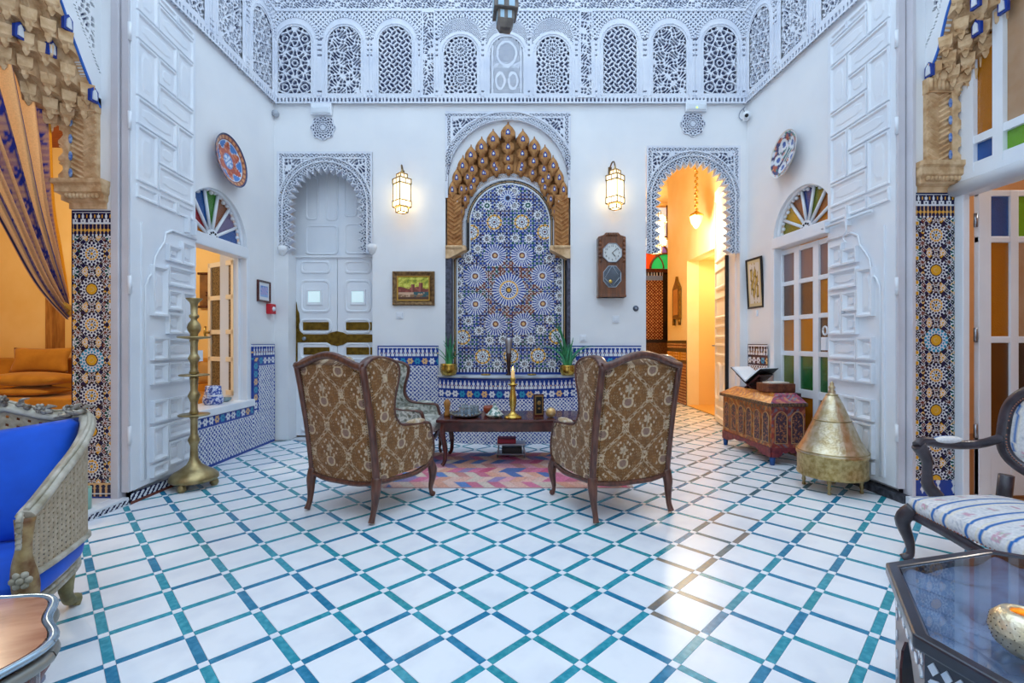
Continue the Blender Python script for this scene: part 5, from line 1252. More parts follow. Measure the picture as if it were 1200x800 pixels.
for s in (-1, 1):
    MB().tube(smooth_path([(s * .335, .30, .60), (s * .338, .315, .52), (s * .33, .30, .44), (s * .335, .29, .34), (s * .33, .30, .27)], 4), [.030, .028, .026, .024, .022, .022, .024, .028, .032, .036, .038, .038, .036, .034, .034, .034, .034], 8).build('arm_post', gil if s < 0 else sil, ca)
    mb = MB()
    for k in range(6): mb.tube([(s * .335, .325 - .004 * k, .625 - .014 * k), (s * .335, .345, .60 - .018 * k)], .008, 6)
    mb.build('fluted_scroll', sil, ca)
    mb = MB()
    for k in range(7):
        a = k * 2 * pi / 6; c = (s * .335, .333, .40) if k == 6 else (s * .335 + .020 * cos(a), .328, .40 + .02 * sin(a)); mb.ball(c, (.012, .010, .012), 5)
    for k in range(5): mb.ball((s * .335 + .012 * (k - 2), .335, .34 - .01 * abs(k - 2)), (.012, .012, .022), 5)
    mb.build('carved_rosette', sil, ca)
    MB().tube(smooth_path([(s * .33, .29, .29), (s * .345, .315, .22), (s * .325, .30, .1), (s * .33, .305, .03), (s * .335, .33, 0)], 4), [.036, .036, .035, .034, .033, .030, .027, .024, .021, .019, .018, .018, .019, .021, .024, .026, .026], 8).build('leg', gil, ca)
    MB().tube(smooth_path([(s * .24, -.27, .29), (s * .245, -.28, .2), (s * .235, -.285, .10), (s * .24, -.31, .04), (s * .25, -.35, .03), (s * .245, -.34, 0)], 4), [.032] * 5 + [.028] * 4 + [.024] * 4 + [.022] * 4 + [.022] * 4, 8).build('leg', M('olive_gilt_wood', '#9a8f62', .45, c2='#6a6140', ns=14), ca)
P = [(.315 * cos(a) * (1 if True else 1), .295 * sin(a)) for a in [2 * pi * k / 40 for k in range(40)]]
sq = lambda x, p: math.copysign(abs(x) ** p, x)
oval = [(.325 * sq(cos(a), .6), .31 * sq(sin(a), .6) - .005) for a in [2 * pi * k / 48 for k in range(48)]]
mb = MB(); mb.prism(oval, .245, .30, sm=True); mb.build('seat_frame', sil, ca)
for z, r in ((.295, .012), (.27, .010), (.25, .012)): MB().tube([(x * 1.01, y * 1.01, z) for x, y in oval + oval[:1]], r, 6, cap=False).build('seat_moulding', sil, ca)
MB().ball((0, 0, .325), (.345, .325, .07), 16, p=.55).build('seat_cushion', blue, ca)
# back cushion: a big soft square pillow leaning on the back
def pillow_fn(W_p, H_p, T_p):
    def fn(u, v):
        a, b = 2 * u - 1, 2 * v - 1; e = (max(0, 1 - a * a) * max(0, 1 - b * b)) ** .42
        k = 1 - .10 * (1 - abs(a)) * abs(b) - 0; k2 = 1 - .10 * (1 - abs(b)) * abs(a)
        return a, b, e, k2, k
    return fn
def pillow(mb, c, W_p, H_p, T_p, M3, n=20):
    f = pillow_fn(W_p, H_p, T_p)
    for s in (-1, 1):
        def g2(u, v):
            a, b, e, k2, k = f(u, v); q = Vector((a * W_p / 2 * k2, s * e * T_p / 2, b * H_p / 2 * k)); return Vector(c) + M3 @ q
        mb.grid(g2, n, n)
    return mb
Mr = Matrix.Rotation(math.radians(14), 3, 'X') @ Matrix.Rotation(math.radians(4), 3, 'Y')
pillow(MB(), (.02, -.20, .60), .66, .50, .18, Mr).build('back_cushion', blue, ca)
mb = MB()
for k in range(34):
    t_ = .5 + (k / 33 - .5) * .34; c = us(t_, topz(t_) + .04); a_ = k * 1.9; L_f = .045 + .02 * sin(k * 2.3)
    mb.tube(smooth_path([(c[0], c[1] + .018, c[2] + .01 * cos(k)), (c[0] + L_f * .5 * cos(a_), c[1] + .028, c[2] + L_f * .4 * sin(a_)), (c[0] + L_f * cos(a_ + .5), c[1] + .02, c[2] + L_f * .55 * sin(a_ + .5))], 3), [(.004, .003), (.010, .006), (.013, .007), (.013, .007), (.010, .006), (.006, .004), (.002, .002)], 6)
for k in range(5):
    t_ = .5 + (k - 2) * .05; c = us(t_, topz(t_) + .045)
    for q in range(6): mb.ball((c[0] + .014 * cos(q * pi / 3), c[1] + .03, c[2] + .014 * sin(q * pi / 3)), (.009, .007, .009), 4)
    mb.ball((c[0], c[1] + .034, c[2]), .008, 4)
mb.build('crest_carving', M('antique_silver_carving', '#aaa498', .4, c2='#5c4c3e', ns=26, bump=.3, bs=40), ca)

# ================================================================ SCALLOPED SIDE TABLE (bottom left corner)
st = thing('scalloped_side_table', 'small scalloped wooden side table with a pale metal rim, bottom left corner', 'table', (-1.505, 1.03, 0), math.radians(22))
ZS = .46
sc_ = [((.36 + .017 * cos(8 * a)) * cos(a), (.36 + .017 * cos(8 * a)) * sin(a)) for a in [2 * pi * k / 96 for k in range(96)]]
mb = MB(); mb.prism([(x * .965, y * .965) for x, y in sc_], ZS - .02, ZS); mb.build('tabletop', M('figured_cherry_veneer', '#b98065', .22, c2='#8a4a35', ns=5, stretch=(1, 3, 1), coat=.6, c3='#c9a58f'), st)
rim = M('pale_blue_metal_rim', '#a9bccb', .25, .6, c2='#6f8aa0', ns=10)
MB().tube([(x, y, ZS - .006) for x, y in sc_ + sc_[:1]], (.009, .011), 8, cap=False).build('rim', rim, st)
MB().tube([(x * .985, y * .985, ZS - .04) for x, y in sc_ + sc_[:1]], (.016, .018), 8, cap=False).build('rim', M('grey_fluted_rim', '#8f8f8a', .4, .5), st)
mb = MB(); mb.prism([(x * .93, y * .93) for x, y in sc_], ZS - .12, ZS - .03); mb.build('apron', darkwood, st)
mah = M('red_mahogany', '#6e3326', .3, c2='#4a1f17', ns=6, coat=.4)
for k in range(4):
    a = pi / 4 + k * pi / 2 + .12; c, s = cos(a), sin(a)
    P = [(.30, ZS - .05), (.345, ZS - .13), (.35, ZS - .2), (.31, .14), (.30, .06), (.34, .0)]
    MB().tube(smooth_path([(c * r, s * r, z) for r, z in P], 4), [.05] * 4 + [.046] * 5 + [.036] * 4 + [.026] * 4 + [.022] * 4, 8).build('leg', mah, st)
    mb = MB()
    for q in range(9): r, z = lerp(.395, .37, q / 8) , ZS - .07 - .03 * q; mb.ball((c * r, s * r, z), (.012, .012, .014), 5)
    mb.build('leg_mount', M('grey_ormolu', '#8d8fa0', .4, .6), st)

# ================================================================ STRIPED SETTEE (right)
def stripes(u, v):
    c = np.tile(L3('#e3e1e2'), (len(u), 1)); q = (u / .2) % 1
    fl = np.sin(u * 130 + 2 * np.sin(v * 70)) * np.sin(v * 120 + 2 * np.sin(u * 90)); c[(fl > .55) & (q > .25) & (q < .85)] = L3('#c3c4cc')
    m = (np.abs((v / .13 + np.floor(u / .2) * .5) % 1 - .5) < .12) & (np.abs(q - .68) < .1); c[m & (fl > -.2)] = L3('#cfa3b4'); c[m & (fl < -.5)] = L3('#b3bfae')
    c[(q < .075) | ((q > .34) & (q < .415))] = L3('#2f6fb8'); c[(q > .10) & (q < .14)] = L3('#e8dfcd'); c[(q > .93) | ((q > .44) & (q < .48))] = L3('#ece4d6')
    return c
ebon = M('ebonised_carved_wood', '#453c44', .35, c2='#2a252c', ns=12, coat=.3, bump=.2, bs=40)
se = thing('striped_settee', 'ebonised settee with blue striped floral upholstery by the right archway', 'settee', (2.489, 2.051, 0), math.radians(95.7))
LX, DY = .60, .28
front = lambda x: DY + .07 * cos(pi * x / (2 * LX)) ** 2 - .03 * (abs(x) / LX) ** 6
o = MB().grid(lambda u, v: (lerp(-LX, LX, u), lerp(-DY, front(lerp(-LX, LX, u)), v) , .335 + .045 * sin(pi * min(1, v * 1.02)) ** .5 * (1 - abs(2 * u - 1) ** 8) ), 150, 50).build('seat_top', cloth, se); paint(o, lambda p: stripes(p[:, 0] + .05, p[:, 1]))
o = MB().grid(lambda u, v: (lerp(-LX, LX, u), front(lerp(-LX, LX, u)) + .016 * sin(pi * v), lerp(.265, .337, v)), 150, 10).build('seat_front', cloth, se); paint(o, lambda p: stripes(p[:, 0] + .05, p[:, 2]))
for s in (-1, 1):
    o = MB().grid(lambda u, v: (s * (LX + .012 * sin(pi * v)), lerp(-DY, front(LX), u), lerp(.265, .337, v)), 30, 10).build('seat_side', cloth, se); paint(o, lambda p: stripes(p[:, 1] + .05, p[:, 2]))
P = [(lerp(-LX, LX, k / 30), front(lerp(-LX, LX, k / 30)) - .005, .245 - .03 * cos(pi * (k / 30 - .5)) ** 4) for k in range(31)]
MB().tube(P, (.03, .02), 8).build('front_rail', ebon, se)
mb = MB()
for k in range(60): x = lerp(-LX, LX, k / 59); octa(mb, (x, front(x) + .012, .272), .005)
mb.build('nail_trim', M('copper_nail', '#8a5a4a', .35, .8), se)
mb = MB()
for k in range(22):
    x = lerp(-.17, .17, (k * 7 % 22) / 21); mb.ball((x, front(x) + .012, .20 - .05 * (1 - (x / .19) ** 2) * ((k % 3) / 2)), (.02, .014, .016), 5)
mb.prism([(-.2, .235), (.2, .235), (.14, .19), (.06, .15), (0, .135), (-.06, .15), (-.14, .19)], front(0) - .02, front(0) + .004, lambda a, b, h: (a, h, b)); mb.build('carved_apron', ebon, se)
for s in (-1, 1):
    MB().tube([(s * (LX - .01), lerp(-DY, front(LX), k / 8), .245) for k in range(9)], (.024, .02), 8).build('side_rail', ebon, se)
    MB().tube(smooth_path([(s * (LX - .02), DY - .03, .28), (s * (LX + .01), DY + .01, .21), (s * (LX - .01), DY - .01, .10), (s * (LX - .015), DY - .01, .03), (s * LX, DY + .02, 0)], 4), [.04, .042, .042, .04, .038, .034, .030, .027, .025, .022, .020, .019, .02, .021, .023, .024, .024], 8).build('leg', ebon, se)
    MB().tube(smooth_path([(s * (LX - .03), -DY, .28), (s * (LX - .03), -DY - .01, .15), (s * (LX - .03), -DY - .06, 0)], 5), [.03] * 5 + [.024] * 5 + [.02], 8).build('leg', ebon, se)
    # open arm: support, arm rail, pad
    MB().tube(smooth_path([(s * (LX - .015), .10, .335), (s * (LX + .01), .135, .40), (s * (LX + .005), .145, .48), (s * (LX - .005), .16, .55), (s * LX, .205, .625)], 4), [.034, .034, .033, .032, .030, .028, .026, .025, .024, .024, .025, .026, .028, .03, .032, .034, .034], 8).build('arm_support', ebon, se)
    MB().tube(smooth_path([(s * LX, .215, .622), (s * (LX + .005), .16, .645), (s * LX, .02, .625), (s * (LX - .01), -.15, .625), (s * (LX - .03), -.27, .66)], 4), (.026, .022), 8).build('arm_rail', ebon, se)
    o = MB().ball((s * LX, .03, .652), (.03, .095, .022), 8).build('arm_pad', cloth, se); paint(o, lambda p: stripes(p[:, 0], p[:, 1]))
    MB().tube([(s * (LX - .04), -DY + .01, .27), (s * (LX - .05), -DY - .0, .46)], .034, 8).build('back_post', ebon, se)
# oval back
def backo(a): # outline parameter -> (x,z)
    return ((LX + .015) * sq(cos(a), .55), .715 + (.265 if sin(a) > 0 else .25) * sq(sin(a), .62) + (.05 * max(0, sin(a)) ** 6))
rcl = lambda z: -DY - .02 - .16 * (z - .4)
o = MB().grid(lambda u, v: ((lambda x, z: (x, rcl(z) + .03 * (1 - v ** 4), z))(backo(2 * pi * u)[0] * v * .95, .70 + (backo(2 * pi * u)[1] - .70) * v * .95)), 160, 40, cu=True).build('back_upholstery', cloth, se); paint(o, lambda p: stripes(p[:, 0] + .05, p[:, 2]))
o = MB().grid(lambda u, v: ((lambda x, z: (x, rcl(z) - .035, z))(backo(2 * pi * u)[0] * v * .95, .70 + (backo(2 * pi * u)[1] - .70) * v * .95)), 40, 6, cu=True).build('back_cover', cloth, se); paint(o, lambda p: stripes(p[:, 0] + .05, p[:, 2]))
MB().tube([(x, rcl(z), z) for x, z in [backo(2 * pi * k / 80) for k in range(81)]], (.034, .030), 8, cap=False).build('back_frame', ebon, se)
mb = MB()
for k in range(110): x, z = backo(2 * pi * k / 110); octa(mb, (x * .945, rcl(z) + .024, .70 + (z - .70) * .93), .0055)
mb.build('nail_trim', M('copper_nail'), se)

# ================================================================ OCTAGONAL CARVED TABLE (right foreground)
ot = thing('octagonal_glass_table', 'dark octagonal table with carved top under glass, right foreground', 'table', (1.502, 1.053, 0), 0)
R8 = .56; ZT = .50; base_a = math.atan2(1.506 - 1.053, 1.167 - 1.502)
oc = lambda r, a0=base_a: [(r * cos(a0 + k * pi / 4), r * sin(a0 + k * pi / 4)) for k in range(8)]
bw = M('blue_black_frame_wood', '#232a3d', .3, c2='#171c2a', ns=10, coat=.3)
mb = MB(); A, B = oc(R8), oc(R8 - .036)
for z0, z1 in ((ZT - .035, ZT),):
    vs = [(x, y, z) for z in (z0, z1) for r in (A, B) for x, y in r]; n = 8
    for i in range(8):
        j = (i + 1) % 8; mb.add(vs, [(i, j, 16 + j, 16 + i), (8 + i, 24 + i, 24 + j, 8 + j), (16 + i, 16 + j, 24 + j, 24 + i), (i, 8 + i, 8 + j, j)])
mb.build('frame', bw, ot, bevel=.006)
carvm = M('carved_table_wood', '#8299bf', .25, c2='#405478', ns=9, lo=.3, hi=.7)
def carve(x, y):
    r = math.hypot(x, y); a = math.atan2(y, x)
    f1 = sin(26 * y + 7 * sin(7 * x + 2.5) + 4 * x) * .5 + .5
    f2 = (sin(60 * x + 2 * sin(40 * y)) * sin(60 * y + 2 * sin(38 * x)))
    leaf = math.hypot((x + .30) * 1.3, (y - .02) * .8) < .17
    return ZT - .040 + (.014 * f2 if leaf else .024 * f1)
mb = MB(); NG = 110
def okp(x, y): return max(x * cos(base_a + pi / 8 + k * pi / 4) + y * sin(base_a + pi / 8 + k * pi / 4) for k in range(8)) < (R8 - .03) * cos(pi / 8) + .010
hh_ = {}
for i in range(NG):
    for j in range(NG):
        xs = [lerp(-R8, R8, (i + d) / NG) for d in (0, 1)]; ys = [lerp(-R8, R8, (j + d) / NG) for d in (0, 1)]
        if okp((xs[0] + xs[1]) / 2, (ys[0] + ys[1]) / 2): mb.add([(xs[0], ys[0], carve(xs[0], ys[0])), (xs[1], ys[0], carve(xs[1], ys[0])), (xs[1], ys[1], carve(xs[1], ys[1])), (xs[0], ys[1], carve(xs[0], ys[1]))], [(0, 1, 2, 3)], 0, True)
mb.build('carved_panel', carvm, ot)
mb = MB(); mb.prism(oc(R8 - .038), ZT - .008, ZT - .004); mb.build('glass_top', glass_clear, ot)
pearl = M('pearl_inlay', '#d9dde6', .2, c2='#aab8cc', ns=14, coat=.4)
inl = M('rosewood_panel', '#57262a', .3, c2='#3a161b', ns=8)
for k in range(8):
    a0 = base_a + k * pi / 4; a1 = a0 + pi / 4; rr = R8 - .026
    p0 = Vector((rr * cos(a0), rr * sin(a0), 0)); p1 = Vector((rr * cos(a1), rr * sin(a1), 0)); e = (p1 - p0); ln = e.length; e.normalize(); nrm = Vector((e.y, -e.x, 0))
    if nrm.dot(p0) < 0: nrm = -nrm
    fn = lambda a, b, h, p0=p0, e=e, nrm=nrm: tuple(p0 + e * a + nrm * h + Vector((0, 0, b)))
    mb = MB()
    pts = [(0, ZT - .035), (ln, ZT - .035), (ln, 0), (ln - .07, 0), (ln - .07, .22), (ln - .10, .29), (ln / 2 + .05, .345), (ln / 2, .37), (ln / 2 - .05, .345), (.10, .29), (.07, .22), (.07, 0), (0, 0)]
    mb.prism(pts, -.006, 0, fn); mb.build('side_panel', inl if k % 2 == 0 else bw, ot)
    mb = MB()
    for q in range(26):
        s_, z_ = (.02 + (ln - .04) * (q / 13), ZT - .07) if q < 14 else ((.035 if q % 2 else ln - .035), ZT - .11 - .03 * (q - 14))
        if z_ < .02: continue
        mb.prism([(s_ - .012, z_), (s_, z_ - .016), (s_ + .012, z_), (s_, z_ + .016)], 0, .003, fn)
    for q in range(7):
        c_ = ln * (q + .5) / 7; mb.prism([(c_ + .02 * cos(t_ * pi / 4), ZT - .105 + .013 * sin(t_ * pi / 4)) for t_ in range(8)], 0, .003, fn)
    mb.build('inlay', pearl, ot)
eg = thing('pierced_candle_holder', 'round pierced golden candle holder standing on the octagonal glass table', 'candle holder', (1.14, 1.062, ZT - .004))
MB().lathe([(.012, 0), (.03, .003), (.052, .022), (.062, .05), (.058, .076), (.042, .094), (.028, .098), (.024, .094), (.038, .076), (.048, .05), (.04, .024), (.012, .01)], 28).build('shell', M('pale_gold_leaf', '#dcc79c', .3, .7, c2='#e9dcc4', ns=30, bump=.3, bs=90), eg)
mb = MB()
for i in range(5):
    for k in range(26):
        z = .028 + i * .012; rr = float(np.interp(z, [.022, .05, .076, .094], [.0525, .0625, .0585, .0425])); a = 2 * pi * (k + .5 * (i % 2)) / 26; octa(mb, (rr * cos(a), rr * sin(a), z), .0016)
mb.build('piercing', nail, eg)
MB().lathe([(0, .06), (.03, .06), (.034, .066), (0, .07)], 14).build('candle', M('glowing_candle', '#ffb020', .5, emit='#ffa51e', es=1.6), eg)
# ================================================================ FOUNTAIN
fo = thing('wall_fountain', 'bow fronted fountain basin in blue and white zellige below the mosaic niche', 'fountain', (bx(593), YB, 0))
FH_, FW = .80, bx(672) - bx(514)
bowy = lambda x, k=.21: -.03 - k * max(0, 1 - (2 * x / FW) ** 2) ** .8
def bend(o, k=.21):
    for vtx in o.data.vertices: vtx.co.y += bowy(vtx.co.x, k)
u, v, cu, cv = raster(FW, FH_ - .03, .0075); C = wains(u, FH_ - .03 - v, 1, .043)
o = relief('zellige_front', C, cu, cv, (-FW / 2, 0, 0), (1, 0, 0), (0, 0, 1), (0, -1, 0), [0] * 10, ZM, fo); bend(o)
mb = MB(); P = [(-FW / 2 + FW * k / 40) for k in range(41)]
pts = [(x, bowy(x) + .004) for x in P] + [(FW / 2, -.024), (-FW / 2, -.024)]; mb.prism(pts, 0, FH_ - .03); mb.build('basin_body', Zb, fo)
stone = M('grey_marble_ledge', '#b9c2cf', .3, c2='#8b93a2', ns=6)
mb = MB(); pts = [(x * 1.015, bowy(x) - .03) for x in P] + [(FW / 2, -.002), (-FW / 2, -.002)]; mb.prism(pts, FH_ - .03, FH_); mb.build('ledge', stone, fo, bevel=.008)
sp = thing('fountain_spout', 'slim dark metal spout with a silver head standing on the fountain ledge', 'spout', (bx(596.3), YB - .10, FH_))
MB().lathe([(0, 0), (.035, 0), (.036, .01), (.018, .02), (.016, .06), (.022, .09), (.026, .16), (.03, .26), (0, .26)], 14).build('stem', M('dark_bronze', '#3b2620', .4, .6), sp)
MB().lathe([(.03, .26), (.034, .30), (.042, .38), (.05, .42), (.038, .44), (.02, .45), (.0, .46)], 14).build('head', M('silvered_head', '#a9a4a8', .3, .9), sp)
for px, w in ((570, .055), (623, .05)):
    o = tag(MB().lathe([(0, 0), (w, 0), (w * 1.1, .012), (w, .016), (0, .010)], 16).build('brass_dish', brass_shiny), 'flat brass dish on the fountain ledge, %s the spout' % ('left of' if px < 600 else 'right of'), 'dish', 'brass dishes on the ledge'); o.location = (bx(px), YB - .12, FH_)
leafm = M('leaf_green', '#2f7d4c', .5, c2='#1f5c3a', ns=10); leafm2 = M('leaf_bright', '#4f9f5a', .5, c2='#2f7f6a', ns=10)
def pot_plant(px, pw, ph, blades, label):
    t = thing('potted_plant', label, 'plant', (bx(px), YB - .115, FH_))
    MB().lathe([(0, 0), (pw * .75, 0), (pw * .95, ph * .3), (pw, ph * .6), (pw * .92, ph * .9), (pw * .96, ph), (pw * .86, ph), (pw * .8, ph * .8), (0, ph * .75)], 20).build('brass_pot', brass_shiny, t)
    for (dx, dy, h, lean, w, m) in blades:
        n = 12; P = []
        for k in range(n + 1):
            s_ = k / n; P.append((dx * .3 + lean * s_ ** 1.8 , dy * s_ * .5, ph * .8 + h * (s_ - .35 * abs(lean) / .25 * s_ ** 2.5)))
        mb = MB()
        for k in range(n):
            wa, wb2 = w * (1 - (k / n) ** 2) + .001, w * (1 - ((k + 1) / n) ** 2) + .001
            a, b = P[k], P[k + 1]; q = lambda p, s_, w_: (p[0] + s_ * w_, p[1] - .004 * (1 - abs(s_)), p[2])
            mb.add([q(a, -1, wa), q(a, 0, wa), q(a, 1, wa), q(b, -1, wb2), q(b, 0, wb2), q(b, 1, wb2)], [(0, 1, 4, 3), (1, 2, 5, 4)], 0, True)
        o = mb.build('leaf', m, t); sd = o.modifiers.new('t', 'SOLIDIFY'); sd.thickness = .0015
random.seed(3)
B1 = [(random.uniform(-.1, .1), random.uniform(-.06, .06), random.uniform(.22, .42), random.uniform(-.09, .09), .008, random.choice([leafm, leafm2])) for _ in range(16)] + [(-.05, 0, .22, -.18, .006, leafm2), (-.05, 0, .28, -.14, .006, leafm2), (.04, 0, .2, .14, .006, leafm), (.05, 0, .26, .2, .006, leafm)]
pot_plant(527.5, .105, .135, B1, 'upright spiky plant in a hammered brass pot, left end of the ledge')
B2_ = [(random.uniform(-.1, .1), random.uniform(-.07, .05), random.uniform(.2, .4), random.uniform(-.12, .12), .012, random.choice([leafm, leafm2])) for _ in range(12)] + [(-.1, -.05, .42, -.28, .014, leafm2), (-.1, -.05, .62, -.2, .015, leafm), (.1, -.02, .42, .30, .014, leafm2), (.1, -.02, .3, .24, .012, leafm), (-.1, -.05, .25, -.3, .012, leafm2), (-.05, -.05, .72, -.14, .016, leafm), (.1, 0, .55, .42, .014, leafm2), (-.1, -.08, .5, -.40, .014, leafm2), (0, -.05, .8, -.22, .017, leafm)]
pot_plant(664, .095, .12, B2_, 'arching broad leaved plant in a brass pot, right end of the ledge')

# ================================================================ THINGS ON THE BACK WALL
warmglass = M('lit_lantern_glass', '#fff2d6', .3, emit='#ffe3ae', es=3.6)
dimglass = M('lantern_glass_pale', '#f1ead6', .2, emit='#ffe9c0', es=1.2)
lbr = M('lantern_brass', '#a68a58', .35, .9)
def cage_lantern(t, w, z0, z1, steps, lit=warmglass, dim=dimglass, rot=pi / 4):
    """square brass cage lantern: stacked glazed tiers; steps = [(za, zb, width, glass)]"""
    for za, zb, wd, gls in steps:
        h = wd / 2
        for k in range(4):
            a = rot + k * pi / 2; c, s = cos(a), sin(a); q = lambda x, y: (x * c - y * s, x * s + y * c)
            mb = MB(); mb.add([q(h - .004, -h + .008) + (za + .006,), q(h - .004, h - .008) + (za + .006,), q(h - .004, h - .008) + (zb - .006,), q(h - .004, -h + .008) + (zb - .006,), q(h - .007, -h + .008) + (za + .006,), q(h - .007, h - .008) + (za + .006,), q(h - .007, h - .008) + (zb - .006,), q(h - .007, -h + .008) + (zb - .006,)], [(0, 1, 2, 3), (4, 7, 6, 5), (0, 3, 7, 4), (1, 5, 6, 2)])
            mb.build('pane', gls, t)
        mb = MB()
        for k in range(4):
            a = rot + k * pi / 2; c, s = cos(a), sin(a); q = lambda x, y: (x * c - y * s, x * s + y * c)
            mb.tube([q(h, h) + (za,), q(h, h) + (zb,)], .007, 5)
            for z in (za, zb): mb.tube([q(h, -h) + (z,), q(h, h) + (z,)], .007, 5)
            mb.tube([q(h, 0) + (za,), q(h, 0) + (zb,)], .004, 5)
        mb.build('cage', lbr, t)
def wall_lantern(px, py, label):
    t = thing('wall_lantern', label, 'lantern', (bx(px), YB - .17, bz(py)), 0, 'lit wall lanterns')
    steps = [(-.23, -.17, .10, warmglass), (-.17, -.10, .155, warmglass), (-.10, .10, .145, warmglass), (.10, .16, .155, dimglass), (.16, .22, .09, dimglass)]
    cage_lantern(t, 0, 0, 0, steps)
    MB().lathe([(.03, .22), (.035, .225), (.012, .25), (.008, .28), (0, .285)], 10).build('finial', lbr, t)
    MB().tube(smooth_path([(0, 0, .27), (-.01, .02, .33), (-.02, .09, .345), (-.03, .165, .30), (-.03, .168, .2)], 4), .009, 6).build('bracket', M('antique_bracket', '#6e5638', .5, .6), t)
    MB().box(-.05, .158, .16, -.01, .17, .32).build('wall_plate', M('antique_bracket'), t)
wall_lantern(475, 231, 'lit brass and glass wall lantern above the framed landscape painting')
wall_lantern(717.5, 227, 'lit brass and glass wall lantern above the wooden wall clock')
# painting
pa = thing('framed_painting', 'gilt framed landscape painting of red towers under a yellow green sky', 'painting', (bx(485), YB - .002, bz(338)))
wq, hq = .255, .207
gilt = M('dull_gilt_frame', '#8a6a42', .4, .4, c2='#5a4026', ns=30, bump=.4, bs=80)
panel(-wq, -hq, wq, hq, lambda a, b, h: (a, -h, b), gilt, pa, .002, ((0, 0), (.002, .03), (.012, .036), (.05, .022), (.052, .03), (.065, .028), (.072, .012)), 'frame')
panel(-wq + .055, -hq + .055, wq - .055, hq - .055, lambda a, b, h: (a, -.022 - h, b), M('bright_gilt', '#b98d3c', .35, .5), pa, .002, ((0, 0), (.002, .012), (.014, .01), (.018, .0)), 'inner_slip')
def paintingc(p):
    u, v = p[:, 0] / .17, p[:, 2] / .12; c = np.tile(L3('#b3b03a'), (len(u), 1)); n = vnoise(u, v, .5) + .5 * vnoise(u, v, 1.3)
    c[(n > .3) & (v > 0)] = L3('#d3cf5c'); c[(n < -.6) & (v > 0)] = L3('#7f8a2c')
    c[v < .05 + .1 * np.sin(u * 5)] = L3('#7a3a30'); c[(v < .1) & (n > .5)] = L3('#9a5040')
    for x0, x1, t in ((-.18, .1, .42), (.38, .68, .55)): m = (u > x0) & (u < x1) & (v < t) & (v > -.5); c[m] = L3('#a0574a'); c[m & (u > (x0 + x1) / 2)] = L3('#6f342c')
    c[(v < -.42)] = L3('#c9a68a'); c[(v < -.35) & (u > 0) & (n > -.3)] = L3('#355a5f'); c[(v < -.6) & (n < -.2)] = L3('#8a6a4c'); c[v < -.85] = L3('#5a3a2a')
    return c
o = MB().grid(lambda a, b: (lerp(-wq + .07, wq - .07, a), -.0245, lerp(-hq + .07, hq - .07, b)), 60, 45).build('canvas', M('oil_canvas', rough=.5, attr=True), pa); paint(o, paintingc)
# switches, vents, intercom
def plate(name, px, py, w, h, label, cat, knob=True, m=paintw):
    t = thing(name, label, cat, (bx(px), YB - .001, bz(py)))
    MB().box(-w / 2, -.012, -h / 2, w / 2, 0, h / 2).build('cover', m, t, bevel=.004)
    if knob: MB().box(-w * .3, -.02, -h * .3, w * .3, -.012, h * .3).build('rocker', m, t, bevel=.004)
    return t
plate('light_switch', 468.5, 369.5, .085, .085, 'white light switch below the framed painting', 'switch')
plate('blank_switch_plate', 721.5, 374, .085, .085, 'white switch plate below the wall clock', 'switch')
plate('wall_socket', 683, 396, .08, .085, 'white wall socket beside the right potted plant', 'socket')
ic = thing('round_intercom', 'small round grey intercom button beside the right archway', 'intercom', (bx(745), YB - .001, bz(361.3)))
o = MB().lathe([(0, .016), (.02, .016), (.024, .012), (.032, .012), (.036, 0)], 18).build('ring', M('grey_button', '#5a6272', .4, .5), ic); o.rotation_euler = (pi / 2, 0, 0)
o = MB().lathe([(0, .022), (.012, .02), (.014, .015)], 12).build('button', M('pale_button', '#aab2c0', .4), ic); o.rotation_euler = (pi / 2, 0, 0)
def emerg(px, py, label):
    t = thing('emergency_light', label, 'emergency light', (bx(px), YB - .001, bz(py)), 0, 'emergency lights under the frieze')
    MB().box(-.125, -.05, -.065, .125, 0, .07).build('housing', paintw, t, bevel=.006)
    panel(-.115, -.055, .115, .03, lambda a, b, h: (a, -.05 - h, b), M('milky_diffuser', '#d9dfe6', .3), t, .01, ((0, 0), (.004, .01), (.02, .014), (.03, .014)), 'diffuser')
    return t
emerg(378, 130, 'white emergency light above the left star shaped vent')
o = emerg(814.5, 126, 'white emergency light with a green lamp above the right star vent'); MB().ball((0, -.066, -.03), .009, 6).build('green_lamp', M('green_led', '#aaff55', .4, emit='#a8ff4a', es=3), o)
# clock
ck = thing('wall_clock', 'wooden pendulum wall clock with an octagonal dial, right of the niche', 'clock', (bx(715), YB - .001, bz(312)))
cw, chh = .165, .385; cwood = M('clock_walnut', '#7f4a26', .35, c2='#54301a', ns=6, stretch=(6, 1, 1), coat=.3)
pts = [(-cw, -chh), (cw, -chh), (cw, chh - .05), (cw * .62, chh - .03), (cw * .45, chh), (-cw * .45, chh), (-cw * .62, chh - .03), (-cw, chh - .05)]
mb = MB(); mb.prism(pts, -.12, 0, lambda a, b, h: (a, h, b)); mb.build('case', cwood, ck, bevel=.008)
octp = lambda r, cx=0, cz=0, sx=1, sz=1: [(cx + sx * r * cos(pi / 8 + k * pi / 4), cz + sz * r * sin(pi / 8 + k * pi / 4)) for k in range(8)]
mb = MB(); mb.prism(octp(.118, 0, .14), -.132, -.12, lambda a, b, h: (a, h, b)); dial = mb.build('dial', M('silver_dial', '#d6d8d6', .4), ck)
MB().tube([(a, -.132, b) for a, b in octp(.118, 0, .14) + octp(.118, 0, .14)[:1]], .006, 6).build('bezel', steel, dial)
